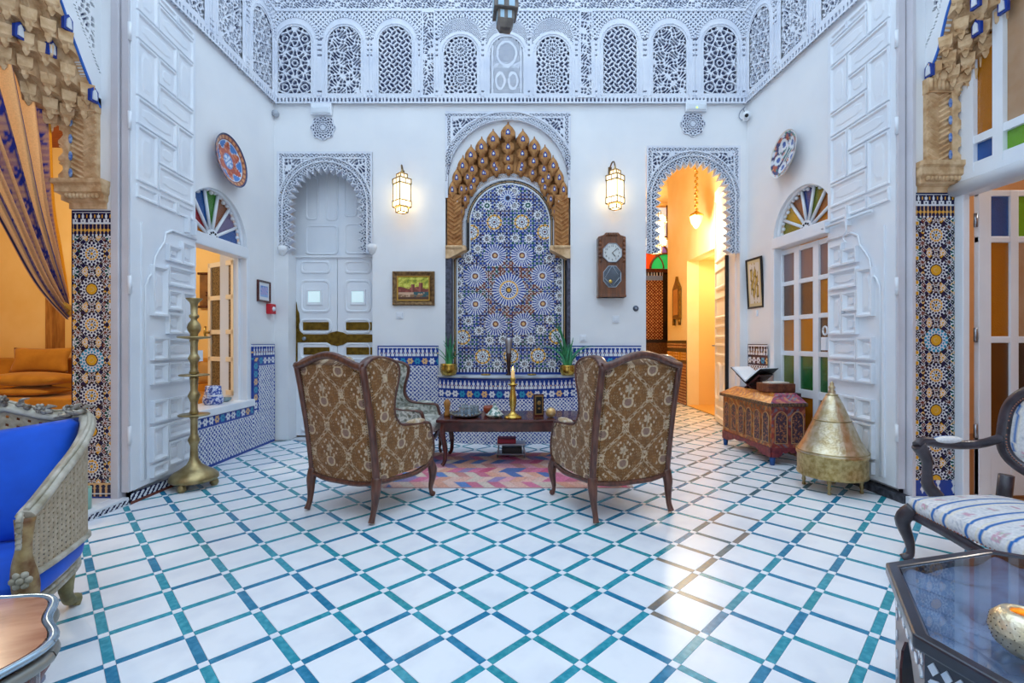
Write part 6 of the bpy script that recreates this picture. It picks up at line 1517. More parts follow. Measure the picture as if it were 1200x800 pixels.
for k in range(12):
    fc = bpy.data.curves.new('numeral', 'FONT'); fc.body = str(k + 1); fc.size = .034; fc.align_x = 'CENTER'; fc.align_y = 'CENTER'; fc.extrude = .0008
    fc.materials.append(blackp); tmp = bpy.data.objects.new('numeral', fc); me_ = bpy.data.meshes.new_from_object(tmp); bpy.data.objects.remove(tmp); o = link('numeral', me_, None, dial); a = pi / 2 - (k + 1) * pi / 6
    o.location = (.082 * cos(a), -.1335, .14 + .082 * sin(a)); o.rotation_euler = (pi / 2, 0, 0)
for ang_, ln_, w_ in ((math.radians(90 - 142), .055, .006), (math.radians(90 - 48), .085, .004)):
    MB().tube([(0, -.137, .14), (ln_ * cos(ang_), -.137, .14 + ln_ * sin(ang_))], w_ * .7, 6).build('hand', blackp, dial)
mb = MB(); mb.prism(octp(.118, 0, -.14, .95, 1.15), -.1225, -.12, lambda a, b, h: (a, h, b)); pw = mb.build('pendulum_window', M('dark_pendulum_glass', '#3f4650', .1, c2='#59616c', ns=4, coat=.6), ck)
mb = MB(); P = octp(.118, 0, -.14, .95, 1.15); mb.tube([(a, -.124, b) for a, b in P + P[:1]], .005, 6)
for q in (((0, -.01), (-.09, -.16)), ((0, -.01), (.09, -.15)), ((-.09, -.16), (0, -.255)), ((.09, -.15), (.0, -.255))): mb.tube([(q[0][0], -.124, q[0][1]), (q[1][0], -.124, q[1][1])], .003, 5)
mb.build('leading', M('lead_came', '#aeb6c0', .4, .7), pw)
o = MB().lathe([(0, .004), (.018, .004), (.022, 0)], 14).build('pendulum_bob', brass_shiny, pw); o.location = (-.02, -.1235, -.2); o.rotation_euler = (pi / 2, 0, 0)
mb = MB()
for s in (-1, 1):
    for k in range(6): mb.ball((s * (cw - .022), -.122, chh - .09 - .05 * k), (.018, .012, .022), 6)
for k in range(5): mb.ball(((k - 2) * .03, -.122, chh - .03), (.016, .012, .018), 6)
mb.build('carved_border', cwood, ck)
mb = MB().box(-cw - .004, -.125, -chh, cw + .004, 0, -chh + .03); mb.build('base_moulding', cwood, ck, bevel=.006)
# sensor and camera in the corners
o = tag(MB().ball((0, 0, 0), (.042, .042, .042), 10).build('motion_sensor', M('grey_dome', '#aab0ba', .4)), 'small grey domed sensor high in the left rear corner', 'sensor'); o.location = (bx(324.5), YB - .035, bz(134.5))
cv_ = thing('security_camera', 'small white security camera with a looped cable in the right rear corner', 'camera', (bx(871), YB - .08, bz(140)))
o = MB().lathe([(0, -.05), (.03, -.05), (.034, -.03), (.034, .05), (.028, .06), (0, .06)], 14).build('body', paintw, cv_); o.rotation_euler = (math.radians(70), 0, math.radians(-25))
o = MB().ball((-.022, -.05, -.012), (.022, .022, .022), 8).build('lens', blackp, cv_)
MB().tube(smooth_path([(0, .03, .0), (.02, .06, .05), (.0, .07, .12), (.02, .075, .15), (-.04, .07, .09), (-.06, .06, .02), (-.02, .06, -.02)], 5), .005, 6).build('cable', M('grey_cable', '#8f97a6', .5), cv_)
MB().tube([(0, 0, .0), (.02, .07, .03)], .012, 8).build('arm', paintw, cv_)

# ================================================================ LEFT WALL
def wall_plate_dish(name, label, loc, normal_x, D, cf):
    t = thing(name, label, 'plate', loc)
    prof = [(0, .012), (.55, .014), (.72, .03), (.98, .05), (1, .055), (.985, .046), (.7, .018), (.5, .0), (0, 0)]
    n, mbs = 72, MB(); pr = []
    for (r0, z0), (r1, z1) in zip(prof[:-1], prof[1:]):
        for k in range(12): pr.append((lerp(r0, r1, k / 12) * D / 2, lerp(z0, z1, k / 12)))
    pr.append((0, 0)); mbs.lathe(pr, n); o = mbs.build('dish', M('painted_earthenware', rough=.2, attr=True, coat=.4), t)
    paint(o, lambda p: cf(p[:, 0] / (D / 2), p[:, 1] / (D / 2)))
    o.rotation_euler = (0, normal_x * (pi / 2 - .12), 0)
    return t
def plateA(x, y):
    r = np.hypot(x, y); th = np.arctan2(y, x); c = np.tile(L3('#cdd6e2'), (len(r), 1))
    c[(r > .78) & (r < .96)] = L3('#7f3a2c'); c[(np.abs(r - .87) < .06) & (np.abs((th * 24 / (2 * pi)) % 1 - .5) < .32)] = L3('#c9854e')
    c[r > .95] = L3('#1f2f5a'); st = .62 + .14 * np.cos(6 * th); m = (r < st) & (r > .3); c[m] = L3('#b04a2c'); c[m & (vnoise(x, y, 1.2) > .4)] = L3('#d07a4a')
    m = (r > st + .02) & (r < .76); c[m & (np.cos(6 * th) < .4)] = L3('#3f74b8'); c[r < .32] = L3('#5f86c0'); c[(r < .3) & (vnoise(x, y, 1.6) > .2)] = L3('#c9d4e6'); return c
def plateB(x, y):
    r = np.hypot(x, y); th = np.arctan2(y, x); c = np.tile(L3('#3a3560'), (len(r), 1)); n = vnoise(x, y, .55); c[n > .25] = L3('#c9cbd6'); c[n < -.45] = L3('#a8543c'); c[(vnoise(x + 1, y, 1.1) > .55)] = L3('#c98a6a'); c[(vnoise(x, y + 2, .9) > .62)] = L3('#3f7a6a')
    for k in range(5):
        a = k * 2 * pi / 5 + .4; q = np.hypot(x - .55 * np.cos(a), y - .55 * np.sin(a)); c[q < .24] = L3('#d3d8de'); c[q < .12] = L3('#4a5fa0')
    c[r > .95] = L3('#d9d3cc'); return c
wall_plate_dish('wall_plate', 'round painted plate with a rust star on blue, above the left fanlight', (XL + .035, pX(0, 1) * 0 + 4.76, pZ(189, 4.76)), 1, .52, plateA)
wall_plate_dish('wall_plate', 'round painted plate in purple and white flowers above the right fanlight', (RW(4.92) - .035, 4.92, pZ(181, 4.92)), -1, .48, plateB)
def wall_frame(name, label, Y0, Y1, z0, z1, side, fm_, matw, picf, tilt=0):
    Yc, zc = (Y0 + Y1) / 2, (z0 + z1) / 2; X = XL + .002 if side < 0 else RW(Yc) - .002
    t = thing(name, label, 'picture', (X, Yc, zc)); w_, h_ = abs(Y1 - Y0) / 2, (z1 - z0) / 2; s = -side
    t.rotation_euler = (0, s * tilt, 0 if side < 0 else .063)
    f = lambda a, b, h: (s * h, a, b)
    panel(-w_, -h_, w_, h_, f, fm_, t, .002, ((0, 0), (.001, .022), (.008, .026), (.022, .02), (.024, .01)), 'frame')
    MB().add([f(-w_ + .02, -h_ + .02, .012), f(w_ - .02, -h_ + .02, .012), f(w_ - .02, h_ - .02, .012), f(-w_ + .02, h_ - .02, .012)], [(0, 1, 2, 3)]).build('mat_board', matw, t)
    iw, ih = w_ - .055, h_ - .06
    o = MB().grid(lambda a, b: f(lerp(-iw, iw, a), lerp(-ih, ih, b), .014), 30, 40).build('picture', M('print_paper', rough=.5, attr=True), t); paint(o, lambda p: picf(p[:, 1] / iw, p[:, 2] / ih))
def bluepic(u, v):
    c = np.tile(L3('#7f9fd0'), (len(u), 1)); n = vnoise(u, v, .4); c[n > .2] = L3('#b3a3d0'); c[n < -.4] = L3('#5f86c8'); c[v < -.6] = L3('#8fb0dc'); return c
def goldpic(u, v):
    c = np.tile(L3('#d6d0c6'), (len(u), 1)); n = vnoise(u * .8, v, .45) + .4 * np.sin(u * 14) * np.sin(v * 5)
    c[(n > .05) & (np.abs(u) < .8) & (np.abs(v) < .85)] = L3('#6a5a22'); c[(n > .45) & (np.abs(u) < .8)] = L3('#b3994a'); return c
wall_frame('framed_print', 'small dark framed blue print above the red alarm box', 5.36, 5.63, pZ(354, 5.5), pZ(329, 5.5), -1, darkwood, M('white_mat', '#dfe3ea', .7), bluepic)
wall_frame('framed_picture', 'black and gilt framed brown ink picture beside the coloured glass door', 5.40, 5.72, pZ(361, 5.55), pZ(302, 5.55), 1, M('black_gilt_frame', '#1c1a1c', .35), M('cream_mat', '#d8c9a0', .7, c2='#c9b98c', ns=3), goldpic, .05)
al = thing('alarm_box', 'red fire alarm box with a white button below the blue print', 'alarm', (XL + .001, 5.62, pZ(362, 5.62)))
MB().box(0, -.06, -.06, .06, .06, .06).build('case', M('alarm_red', '#c4202e', .35), al, bevel=.008); o = MB().lathe([(0, .012), (.025, .012), (.028, 0)], 14).build('button', paintw, al); o.location = (.06, 0, 0); o.rotation_euler = (0, pi / 2, 0)
pr = thing('small_wall_knob', 'tiny white knob below the ink picture on the right wall', 'wall knob', (RW(5.53) - .001, 5.53, pZ(367, 5.53))); MB().box(-.02, -.02, -.035, 0, .02, .035).build('knob', paintw, pr, bevel=.004)
# jug and dish on the window sill
jg = thing('blue_jug', 'blue and white patterned jug on the window sill', 'jug', (XL - .13, 4.80, WSILL + .005))
jm = M('blue_white_pottery', '#3d55a8', .25, c2='#c9d2ea', ns=45, lo=.48, hi=.56)
MB().lathe([(0, 0), (.075, 0), (.092, .02), (.095, .06), (.085, .085)], 22).build('body', jm, jg); MB().lathe([(.085, .085), (.08, .10)], 22).build('band', Zw, jg); MB().lathe([(.08, .10), (.072, .15), (.07, .185), (.062, .185), (.064, .15), (0, .12)], 22).build('neck', jm, jg)
MB().tube(smooth_path([(.02, -.072, .17), (.03, -.125, .15), (.03, -.13, .09), (.02, -.09, .05)], 5), .012, 8).build('handle', jm, jg)
sd_ = tag(MB().lathe([(0, 0), (.03, 0), (.055, .02), (.06, .045), (.054, .045), (.048, .022), (0, .012)], 18).build('glass_dish', M('aqua_glass_dish', '#a9c3c9', .1, trans=.5)), 'small glass dish beside the blue jug on the sill', 'dish'); sd_.location = (XL - .13, 5.0, WSILL + .005)

# ---------------------------------------------------------------- tall brass candlestick
tc = thing('tall_brass_candlestick', 'tall turned brass floor candlestick standing before the left carved door', 'candlestick', (-2.66, 3.90, 0))
for k in range(3):
    a = k * 2 * pi / 3 + .5; MB().lathe([(0, 0), (.022, .0), (.034, .02), (.03, .045), (.016, .06), (.02, .085), (0, .09)], 10, (.14 * cos(a), .14 * sin(a), 0)).build('foot', brass, tc)
MB().lathe([(.05, .055), (.165, .06), (.178, .075), (.175, .095), (.15, .125), (.10, .155), (.055, .19), (.035, .23), (.03, .25)], 28).build('base', brass, tc)
prof = [(.03, .25), (.027, .34), (.033, .36), (.045, .39), (.033, .42), (.026, .44), (.026, .56), (.033, .575), (.02, .585)]
MB().lathe(prof, 18).build('shaft', brass, tc)
MB().lathe([(.02, .582), (.11, .592), (.115, .60), (.105, .606), (.02, .60)], 24).build('drip_pan', brass, tc)
MB().lathe([(.02, .60), (.034, .61), (.026, .64), (.026, .70), (.036, .73), (.046, .755), (.034, .78), (.026, .80), (.03, .88), (.033, .905), (.02, .912)], 18).build('shaft', brass, tc)
MB().lathe([(.02, .91), (.105, .918), (.11, .926), (.10, .932), (.02, .928)], 24).build('drip_pan', brass, tc)
MB().lathe([(.02, .93), (.036, .94), (.027, .97), (.027, 1.02), (.034, 1.04), (.044, 1.06), (.034, 1.085), (.026, 1.10), (.027, 1.19), (.035, 1.21), (.02, 1.222)], 18).build('shaft', brass, tc)
MB().lathe([(.02, 1.215), (.115, 1.228), (.122, 1.238), (.11, 1.243), (.02, 1.235)], 26).build('drip_pan', brass, tc)
MB().lathe([(.02, 1.238), (.03, 1.25), (.028, 1.262), (.046, 1.29), (.05, 1.315), (.042, 1.345), (.024, 1.37), (.022, 1.385), (.035, 1.40), (.036, 1.415), (.024, 1.425), (.026, 1.50), (.032, 1.52), (.055, 1.545), (.06, 1.555), (.04, 1.555), (.02, 1.53)], 20).build('candle_socket', brass, tc)
tea = tag(MB().lathe([(0, .02), (.05, .02), (.052, 0), (.058, 0), (.06, .145), (.054, .145), (.05, .03), (0, .03)], 20).build('aqua_candle_glass', M('aqua_frosted_glass', '#9fd3c4', .3, trans=.3)), 'pale aqua glass candle cup standing on the marble doorway sill', 'candle cup'); tea.location = (-2.97, 3.22, .058)

# ================================================================ CURTAIN AND SALON
ct = thing('striped_curtain', 'peach and violet striped curtain with blue embroidery tied back in the archway', 'curtain')
Rr = smooth_path([(3.30, 3.95, 0), (3.345, 3.3, 0), (3.37, 2.7, 0), (3.40, 2.2, 0), (3.47, 1.85, 0), (3.535, 1.52, 0)], 8)
Lr = smooth_path([(1.75, 3.95, 0), (2.3, 3.2, 0), (2.72, 2.55, 0), (3.05, 2.02, 0), (3.30, 1.60, 0), (3.535, 1.36, 0)], 8)
nR = len(Rr) - 1
def cur(a, t):
    f = t * nR; i = min(int(f), nR - 1); f -= i; r = Rr[i].lerp(Rr[i + 1], f); l = Lr[i].lerp(Lr[i + 1], f); p = r.lerp(l, a)
    amp = .035 * (1 - t) + .02; return (-3.33 - .03 * t + amp * sin(a * 2 * pi * 7 + t * 1.5), p.x, p.y)
NA, NT = 150, 170
o = MB().grid(cur, NA, NT).build('drape', M('sheer_curtain', rough=.8, attr=True, c='#ffffff', c2='#f0f0f0', ns=120, tl=.55), ct)
def curc(p):
    n = len(p); idx = np.arange(n); a = (idx % (NA + 1)) / NA; t = (idx // (NA + 1)) / NT
    c = np.tile(L3('#f4c792'), (n, 1)); q = (a * 5.2) % 1
    v = (q > .18) & (q < .62); mesh_ = (np.sin(a * 900) * np.sin(t * 700)) > 0; c[v] = L3('#8a6f86'); c[v & mesh_] = L3('#a58a86')
    s = (t * 13 + np.floor(a * 5.2) * .37) % 1 - .5; w = (q - .42) / .22; r = np.hypot(w, s * 3); th = np.arctan2(s * 3, w)
    c[v & (r < .55 + .45 * np.cos(5 * th)) & (r > .1)] = L3('#1f2f96'); c[v & (np.abs(q - .40) < .025)] = L3('#3b3f9c'); c[(np.abs(q - .60) < .02)] = L3('#2a3590')
    c[a < .035] = L3('#e09a22'); c[(a > .93)] = L3('#e0b58c'); c[(a > .965) & (a < .985)] = L3('#232a5c'); return c
paint(o, curc)
MB().tube([(-3.36, 3.545, 1.40), (-3.31, 3.53, 1.44), (-3.36, 3.50, 1.48)], .02, 8).build('tieback', M('gold_tieback', '#c98f2a', .6), ct)
MB().tube([(-3.33, 1.4, 3.87), (-3.33, 3.6, 3.87)], .022, 10).build('rod', woodtrim, ct)
oran = M('burnt_orange_velvet', '#c98d2c', .75, c2='#ae741c', ns=4, sheen=.2)
so = thing('banquette_sofa', 'long low orange velvet banquette along the yellow salon wall', 'sofa', (-5.35, 6.16, .055))
MB().box(-2.6, -.40, 0, 2.0, .42, .26).build('base', M('carved_dark_base', '#6a3a12', .5, c2='#45240a', ns=20), so, bevel=.01)
MB().box(-2.62, -.43, .23, 2.0, -.40, .27).build('base_moulding', woodtrim, so)
MB().ball((-.3, 0, .36), (2.3, .43, .10), 22, p=.18).build('mattress', oran, so)
MB().box(-2.6, .34, .26, 2.0, .43, .92).build('backrest', oran, so, bevel=.03)
def cushion(px, py, Y, W_p, H_p, T_p, rot, label):
    o = MB(); pillow(o, (0, 0, 0), W_p, H_p, T_p, rot, 16); o = o.build('cushion', oran); o.location = (pX(px, Y), Y, py if py < 3 else pZ(py, Y)); return tag(o, label, 'cushion', 'orange salon cushions')
flat = Matrix.Rotation(pi / 2, 3, 'X')
cushion(48, .95, 6.40, .80, .34, .14, Matrix.Rotation(-.2, 3, 'X'), 'orange velvet cushion leaning on the salon wall')
cushion(38, .725, 6.0, .95, .50, .18, flat, 'fat orange velvet cushion lying on top of the stack')
cushion(36, .575, 6.0, .80, .46, .12, flat, 'orange velvet cushion at the bottom of the stack')
o = cushion(246, 437, 6.10, .32, .30, .16, Matrix.Rotation(-.25, 3, 'X'), 'tan cushion seen through the open casement'); o.data.materials.clear(); o.data.materials.append(M('tan_cushion', '#b58a4c', .8))
mb = MB().box(pX(58, 6.56), 6.5, .06, pX(66, 6.56), 6.6, 2.10); mb.box(pX(66, 6.56), 6.54, .06, pX(73, 6.56), 6.6, 2.10); mb.build('trim_1', woodtrim); tag(bpy.data.objects['trim_1'], 'brown wooden pilaster on the yellow salon wall behind the cushions', 'trim', kind='structure')
sh = thing('wall_scroll', 'brown wall hanging on wooden rods seen through the open window', 'hanging', (pX(247, 6.57), 6.575, pZ(340, 6.57)))
MB().box(-.15, -.01, -.22, .15, 0, .22).build('cloth', M('brown_leather', '#8a5a1e', .6, c2='#6a4212', ns=8), sh)
for z in (-.23, .23): MB().tube([(-.17, -.015, z), (.17, -.015, z)], .018, 8).build('rod', darkwood, sh)
mb = MB()
for k in range(5): mb.tube(smooth_path([(random.uniform(-.1, .1), -.012, random.uniform(-.18, .18)) for _ in range(4)], 4), .004, 5)
mb.build('motif', darkwood, sh)

# ================================================================ CHEST, BOOK, BRASS CONE
chestp = M('painted_chest', rough=.4, attr=True, c='#ffffff', c2='#dcdcdc', ns=40, coat=.2)
CHL, CHD = .94, .34
chx = thing('painted_chest', 'red painted wooden chest with arched floral panels and blue feet', 'chest', (2.60, 5.06, 0), .063)
def floral(u, v, base, hl, dk, acc, s=1.0):
    c = np.tile(L3(base), (len(u), 1)); n = vnoise(u, v, 2.6 * s); n2 = vnoise(u + .3, v - .2, 4.5 * s)
    c[n > .45] = L3(hl); c[n < -.55] = L3(dk); c[n2 > .6] = L3(acc); return c
def fpanel(fn, u0, u1, v0, v1, nu, nv, name, cf, parent):
    o = MB().grid(lambda a, b: fn(lerp(u0, u1, a), lerp(v0, v1, b)), nu, nv, sm=False).build(name, chestp, parent)
    P = [(lerp(u0, u1, i / nu), lerp(v0, v1, j / nv)) for j in range(nv + 1) for i in range(nu + 1)]
    n = len(o.data.vertices)
    paint(o, lambda p: cf(np.array([q[0] for q in P])[:n], np.array([q[1] for q in P])[:n])); return o
ORG = lambda u, v: floral(u, v, '#b0602a', '#d0904a', '#7a3a1c', '#8a8a6a')
RED = lambda u, v: floral(u, v, '#9a4038', '#c06a4a', '#6a2a30', '#7a6f80')
bodyc = lambda u, v: np.where((np.abs((v - .36)) < .006)[:, None], L3('#c99a70'), RED(u, v))
x0, x1, y0, y1, zb_, zr = -CHD / 2, CHD / 2, -CHL / 2, CHL / 2, .17, .57
fpanel(lambda a, b: (x0, a, b), y0, y1, zb_, zr, 90, 44, 'front_board', lambda u, v: floral(u, v, '#a8582a', '#c98a4a', '#7a3a1c', '#6a5a50'), chx)
fpanel(lambda a, b: (a, y0, b), x0, x1, zb_, zr, 40, 44, 'end_board', RED, chx); fpanel(lambda a, b: (a, y1, b), x0, x1, zb_, zr, 20, 20, 'end_board', RED, chx); fpanel(lambda a, b: (x1, a, b), y0, y1, zb_, zr, 20, 10, 'back_board', RED, chx)
def arch_poly(c, w, z0, z1): return [(c - w, z0), (c + w, z0), (c + w, z1 - w * 1.1)] + [(c + w * cos(t_) * (1 - .1 * sin(t_)), z1 - w * 1.1 + w * 1.1 * sin(t_)) for t_ in [pi * k / 10 for k in range(1, 10)]] + [(c - w, z1 - w * 1.1)]
darkfl = M('dark_floral_panel', '#3a2a3c', .4, c2='#b06a40', ns=60, lo=.5, hi=.62, c3='#6f7f78')
edge_m = M('chest_gold_line', '#b98a5c', .4)
for k in range(6):
    c = lerp(y0 + .09, y1 - .09, k / 5); mb = MB(); mb.prism(arch_poly(c, .047, .215, .50), x0 - .004, x0 + .002, lambda a, b, h: (h, a, b)); mb.build('arched_panel', darkfl, chx)
    P = arch_poly(c, .052, .212, .508); MB().tube([(x0 - .004, a, b) for a, b in P + P[:1]], .005, 5).build('arch_bead', edge_m, chx)
for c in (-.075, .09):
    mb = MB(); mb.prism(arch_poly(c, .055, .215, .51), y0 - .004, y0 + .002, lambda a, b, h: (a, h, b)); mb.build('arched_panel', darkfl, chx); P = arch_poly(c, .060, .212, .52); MB().tube([(a, y0 - .004, b) for a, b in P + P[:1]], .005, 5).build('arch_bead', edge_m, chx)
rimm = M('dark_painted_rim', '#3a2a2a', .4, c2='#7a5a3c', ns=50, lo=.45, hi=.6)
MB().box(x0 - .03, y0 - .03, zr, x1 + .01, y1 + .03, zr + .035).build('rim', rimm, chx, bevel=.004)
zl, ins = .69, .095
fpanel(lambda a, b: (lerp(x0 - .025, x0 + ins, b), lerp(lerp(y0 - .025, y0 + ins, b), lerp(y1 + .025, y1 - ins, b), (a - y0) / CHL), lerp(zr + .035, zl, b)), y0, y1, 0, 1, 90, 24, 'lid_slope', lambda u, v: floral(u, v * .2, '#c97a2c', '#e0a050', '#a85a24', '#b06a5a'), chx)
fpanel(lambda a, b: (lerp(lerp(x0 - .025, x0 + ins, b), lerp(x1, x1 - ins * .3, b), (a - x0) / CHD), lerp(y0 - .025, y0 + ins, b), lerp(zr + .035, zl, b)), x0, x1, 0, 1, 44, 24, 'lid_slope', lambda u, v: floral(u, v * .2, '#b0506a', '#d08a6a', '#6a3a5a', '#8a8a9a'), chx)
fpanel(lambda a, b: (lerp(lerp(x0 - .025, x0 + ins, b), lerp(x1, x1 - ins * .3, b), (a - x0) / CHD), lerp(y1 + .025, y1 - ins, b), lerp(zr + .035, zl, b)), x0, x1, 0, 1, 20, 10, 'lid_slope', RED, chx)
MB().box(x0 + ins, y0 + ins, zl - .02, x1 - .02, y1 - ins, zl).build('lid_top', darkwood, chx)
MB().box(x1 - .03, y0 + .06, zr + .03, x1, y1 - .06, zl).build('lid_back', darkwood, chx)
skirt = M('red_skirt', '#8a3a3c', .45, c2='#5f2430', ns=30)
sk = lambda n_, L_: [(0, .17), (L_, .17), (L_, .08), (L_ - .05, .08)] + [(L_ - .05 - (L_ - .1) * k / 16, .08 + .06 * sin(pi * min(1, 2.2 * min(k, 16 - k) / 16) / 2) - .02 * abs(sin(pi * k / 4))) for k in range(1, 16)] + [(.05, .08), (0, .08)]
mb = MB(); mb.prism([(y0 + a, b) for a, b in sk(0, CHL)], x0 - .012, x0 + .01, lambda a, b, h: (h, a, b)); mb.build('skirt', skirt, chx)
mb = MB(); mb.prism([(x0 + a, b) for a, b in sk(0, CHD)], y0 - .012, y0 + .01, lambda a, b, h: (a, h, b)); mb.build('skirt', skirt, chx)
for sx in (x0 + .01, x1 - .03):
    for sy in (y0 + .01, y1 - .03): MB().tube([(sx + .01, sy + .01, .0), (sx + .01, sy + .01, .06), (sx + .01, sy + .01, .09)], [.02, .028, .026], 10).build('foot', M('blue_foot', '#1f4f8f', .5), chx)
def chest_pt(lx, ly, lz): c, s = cos(.063), sin(.063); return (2.60 + lx * c - ly * s, 5.06 + lx * s + ly * c, lz)
bs_ = thing('reading_stand', 'dark folding wooden reading stand on the painted chest', 'stand', chest_pt(.03, .17, zl), math.radians(-62))
for s in (-1, 1):
    mb = MB(); mb.prism([(s * -.05, 0), (s * -.03, 0), (s * .15, .15), (s * .13, .16)], -.11, .11, lambda a, b, h: (a, h, b)); mb.build('board', darkwood, bs_)
page = M('bright_page', '#eef0f4', .7)
ob = thing('open_book', 'large open book with white pages resting on the reading stand', 'book', chest_pt(.03, .17, zl + .07), math.radians(-62))
for s in (-1, 1):
    mb = MB(); mb.prism([(0, .0), (s * .17, .145), (s * .165, .155), (s * .10, .115), (s * .03, .045), (0, .02)], -.15, .15, lambda a, b, h: (a, h, b)); mb.build('page_block', page, ob)
    mb = MB(); mb.prism([(0, -.008), (s * .18, .145), (s * .178, .15), (0, .0)], -.155, .155, lambda a, b, h: (a, h, b)); mb.build('cover', blackp, ob)
wb2 = thing('wooden_box', 'carved brown wooden box on the near end of the chest lid', 'box', chest_pt(.055, -.21, zl), .063)
MB().box(-.16, -.11, 0, .12, .11, .085).build('body', M('carved_box_wood', '#7a3f26', .5, c2='#54281a', ns=30, bump=.4, bs=60), wb2, bevel=.006)
lo = tag(MB().box(-.12, -.07, 0, .08, .07, .012).build('loose_papers', M('cream_paper', '#d9d6cc', .7)), 'loose cream papers lying on the carved wooden box', 'papers'); lo.location = chest_pt(.055, -.21, zl + .0855); lo.rotation_euler = (0, 0, .25)
bc = thing('brass_cone_basket', 'large engraved brass cone lidded basket on turned feet by the right door', 'basket', (2.565, 3.86, 0))
bc.scale = (.94, .94, .97)
hamm = M('engraved_brass', '#d8cbb0', .32, .9, c2='#bba57c', ns=18, bump=.35, bs=70)
MB().lathe([(0, .115), (.24, .115), (.262, .122), (.268, .135), (.262, .15), (.262, .285), (.27, .295), (.272, .31), (.0, .31)], 48).build('drum', M('engraved_drum', '#cdb883', .34, .9, c2='#a38a52', ns=30, bump=.5, bs=80), bc)
MB().lathe([(.272, .31), (.27, .325), (.255, .34), (.21, .42), (.14, .58), (.08, .72), (.042, .79), (.03, .80), (.03, .81)], 48).build('cone_lid', hamm, bc)
MB().lathe([(.024, .805), (.03, .82), (.018, .832), (.026, .848), (.026, .858), (.014, .868), (.016, .885), (.006, .90), (0, .905)], 14).build('finial', hamm, bc)
for z, r in ((.328, .268), (.58, .142), (.79, .043)): MB().tube([(r * cos(k * pi / 24), r * sin(k * pi / 24), z) for k in range(49)], .005, 6, cap=False).build('band', brass, bc)
for k in range(4):
    a = k * pi / 2 + .9; MB().lathe([(0, 0), (.012, 0), (.016, .01), (.01, .03), (.018, .05), (.012, .07), (.02, .1), (.022, .12), (0, .12)], 10, (.21 * cos(a), .21 * sin(a), 0)).build('foot', brass, bc)

# ================================================================ PASSAGE THINGS
mi_ = thing('gilt_mirror', 'tall gilt framed mirror on the yellow passage wall', 'mirror', (CRX - .002, 9.35, 2.02))
pts = [(-.2, -.38), (.2, -.38), (.2, .22), (.12, .3), (.05, .36), (0, .46), (-.05, .36), (-.12, .3), (-.2, .22)]
mb = MB(); mb.prism(pts, -.05, 0, lambda a, b, h: (h, a, b)); mb.build('frame', M('old_gold_frame', '#8f6a22', .4, .5, c2='#5f4210', ns=20, bump=.5, bs=60), mi_); MB().box(-.056, -.13, -.3, -.05, .13, .2).build('glass', M('mirror_glass', '#b9864a', .1, .6), mi_)
mb = MB()
for s in (-1, 1): MB().tube([(-.03, s * .16, -.38), (-.03, s * .16, -.5)], .03, 6).build('pendant', M('old_gold_frame'), mi_)
u, v, cu, cv = raster(1.14, 1.22, .014); C = np.where(((u / .056) % 1 - .5) ** 2 + ((v / .056) % 1 - .5) ** 2 < .07, O_, R_); C[(v > 1.0) & (v < 1.06)] = K_; C[(v > .78) & (v < .84)] = K_; C[v > 1.17] = K_; C[(v > .84) & (v < 1.0) & ((u / .05) % 1 < .5)] = Y_
relief('passage_dado', C, cu, cv, (CRX - .012, 10.0, 0), (0, -1, 0), (0, 0, 1), (-1, 0, 0), [0] * 10, ZM, wall_cor, edge=-.01)
u, v, cu, cv = raster(1.0, 1.75, .016); C = np.where((((u + v) / .075) % 1 - .5) ** 2 + (((u - v) / .075) % 1 - .5) ** 2 < .08, O_, R_); C[v > 1.45] = L_; C[v > 1.56] = np.where((u / .07) % 1 < .5, K_, W_)[v > 1.56]; C[u > .62] = K_
wpe = bpy.data.objects['wall_passage_end']
relief('far_mosaic', C, cu, cv, (2.95, 11.58, 1.25), (1, 0, 0), (0, 0, 1), (0, -1, 0), [0] * 10, ZM, wpe)
for k, (z0, z1, Y0) in enumerate(((0, .38, 10.9), (.38, .8, 11.1), (.8, 1.25, 11.3))):
    MB().box(2.9, Y0, z0, 4.0, 11.6, z1).build('stepped_ledge', M('dark_tile_ledge', '#4a2f1c', .4, c2='#7a5630', ns=40, lo=.45, hi=.6), wpe)
    MB().box(2.9, Y0 - .015, z1 - .08, 4.0, Y0, z1).build('ledge_edge', blackp, wpe)
w3 = thing('window_3', 'arched screen of red, green and violet glass at the end of the passage', 'window', (3.1, 11.4, 2.95), kind='structure')
for c, r, z, m in ((-.0, .42, 0, M('glass_orange_red', '#d8481a', .2, emit='#e04a18', es=.35)), (.46, .36, 0, M('glass_emerald', '#1fbf6a', .2, emit='#20c46c', es=.35)), (.30, .22, .36, M('glass_violet', '#8a6ac0', .2, emit='#8868c0', es=.3))):
    mb = MB(); mb.prism(arcpts(c, z, r, 0, pi, 18), 0, .02, lambda a, b, h: (a, h + c * -.05, b)); mb.build('pane', m, w3); MB().tube([(a, c * -.05 - .01, b) for a, b in arcpts(c, z, r, 0, pi, 18)], .025, 6).build('came', M('brown_came', '#6a3a1c', .5), w3)
MB().box(-.4, .02, -.08, .95, .06, 0).build('sill', darkwood, w3); MB().box(-.4, .05, -.0, .95, .06, .7).build('bright_pane', M('pale_backlight', '#cfd8e8', .5, emit='#c8d6ee', es=.3), w3)
w4 = thing('window_4', 'small grey blue curtained window high above the coloured screen', 'window', (3.42, 11.5, 4.25), kind='structure')
MB().box(-.2, 0, -.5, .2, .03, .2).build('pale_pane', M('pale_backlight'), w4); MB().box(-.26, -.03, -.56, .26, 0, -.5).build('frame', darkwood, w4)
for x_ in (-.23, .23): MB().box(x_ - .03, -.03, -.5, x_ + .03, 0, .25).build('frame', darkwood, w4)
hl = thing('passage_lantern', 'bright brass and glass lantern hanging in the passage', 'lantern', (pX(768, 7.4), 7.4, pZ(273, 7.4)))
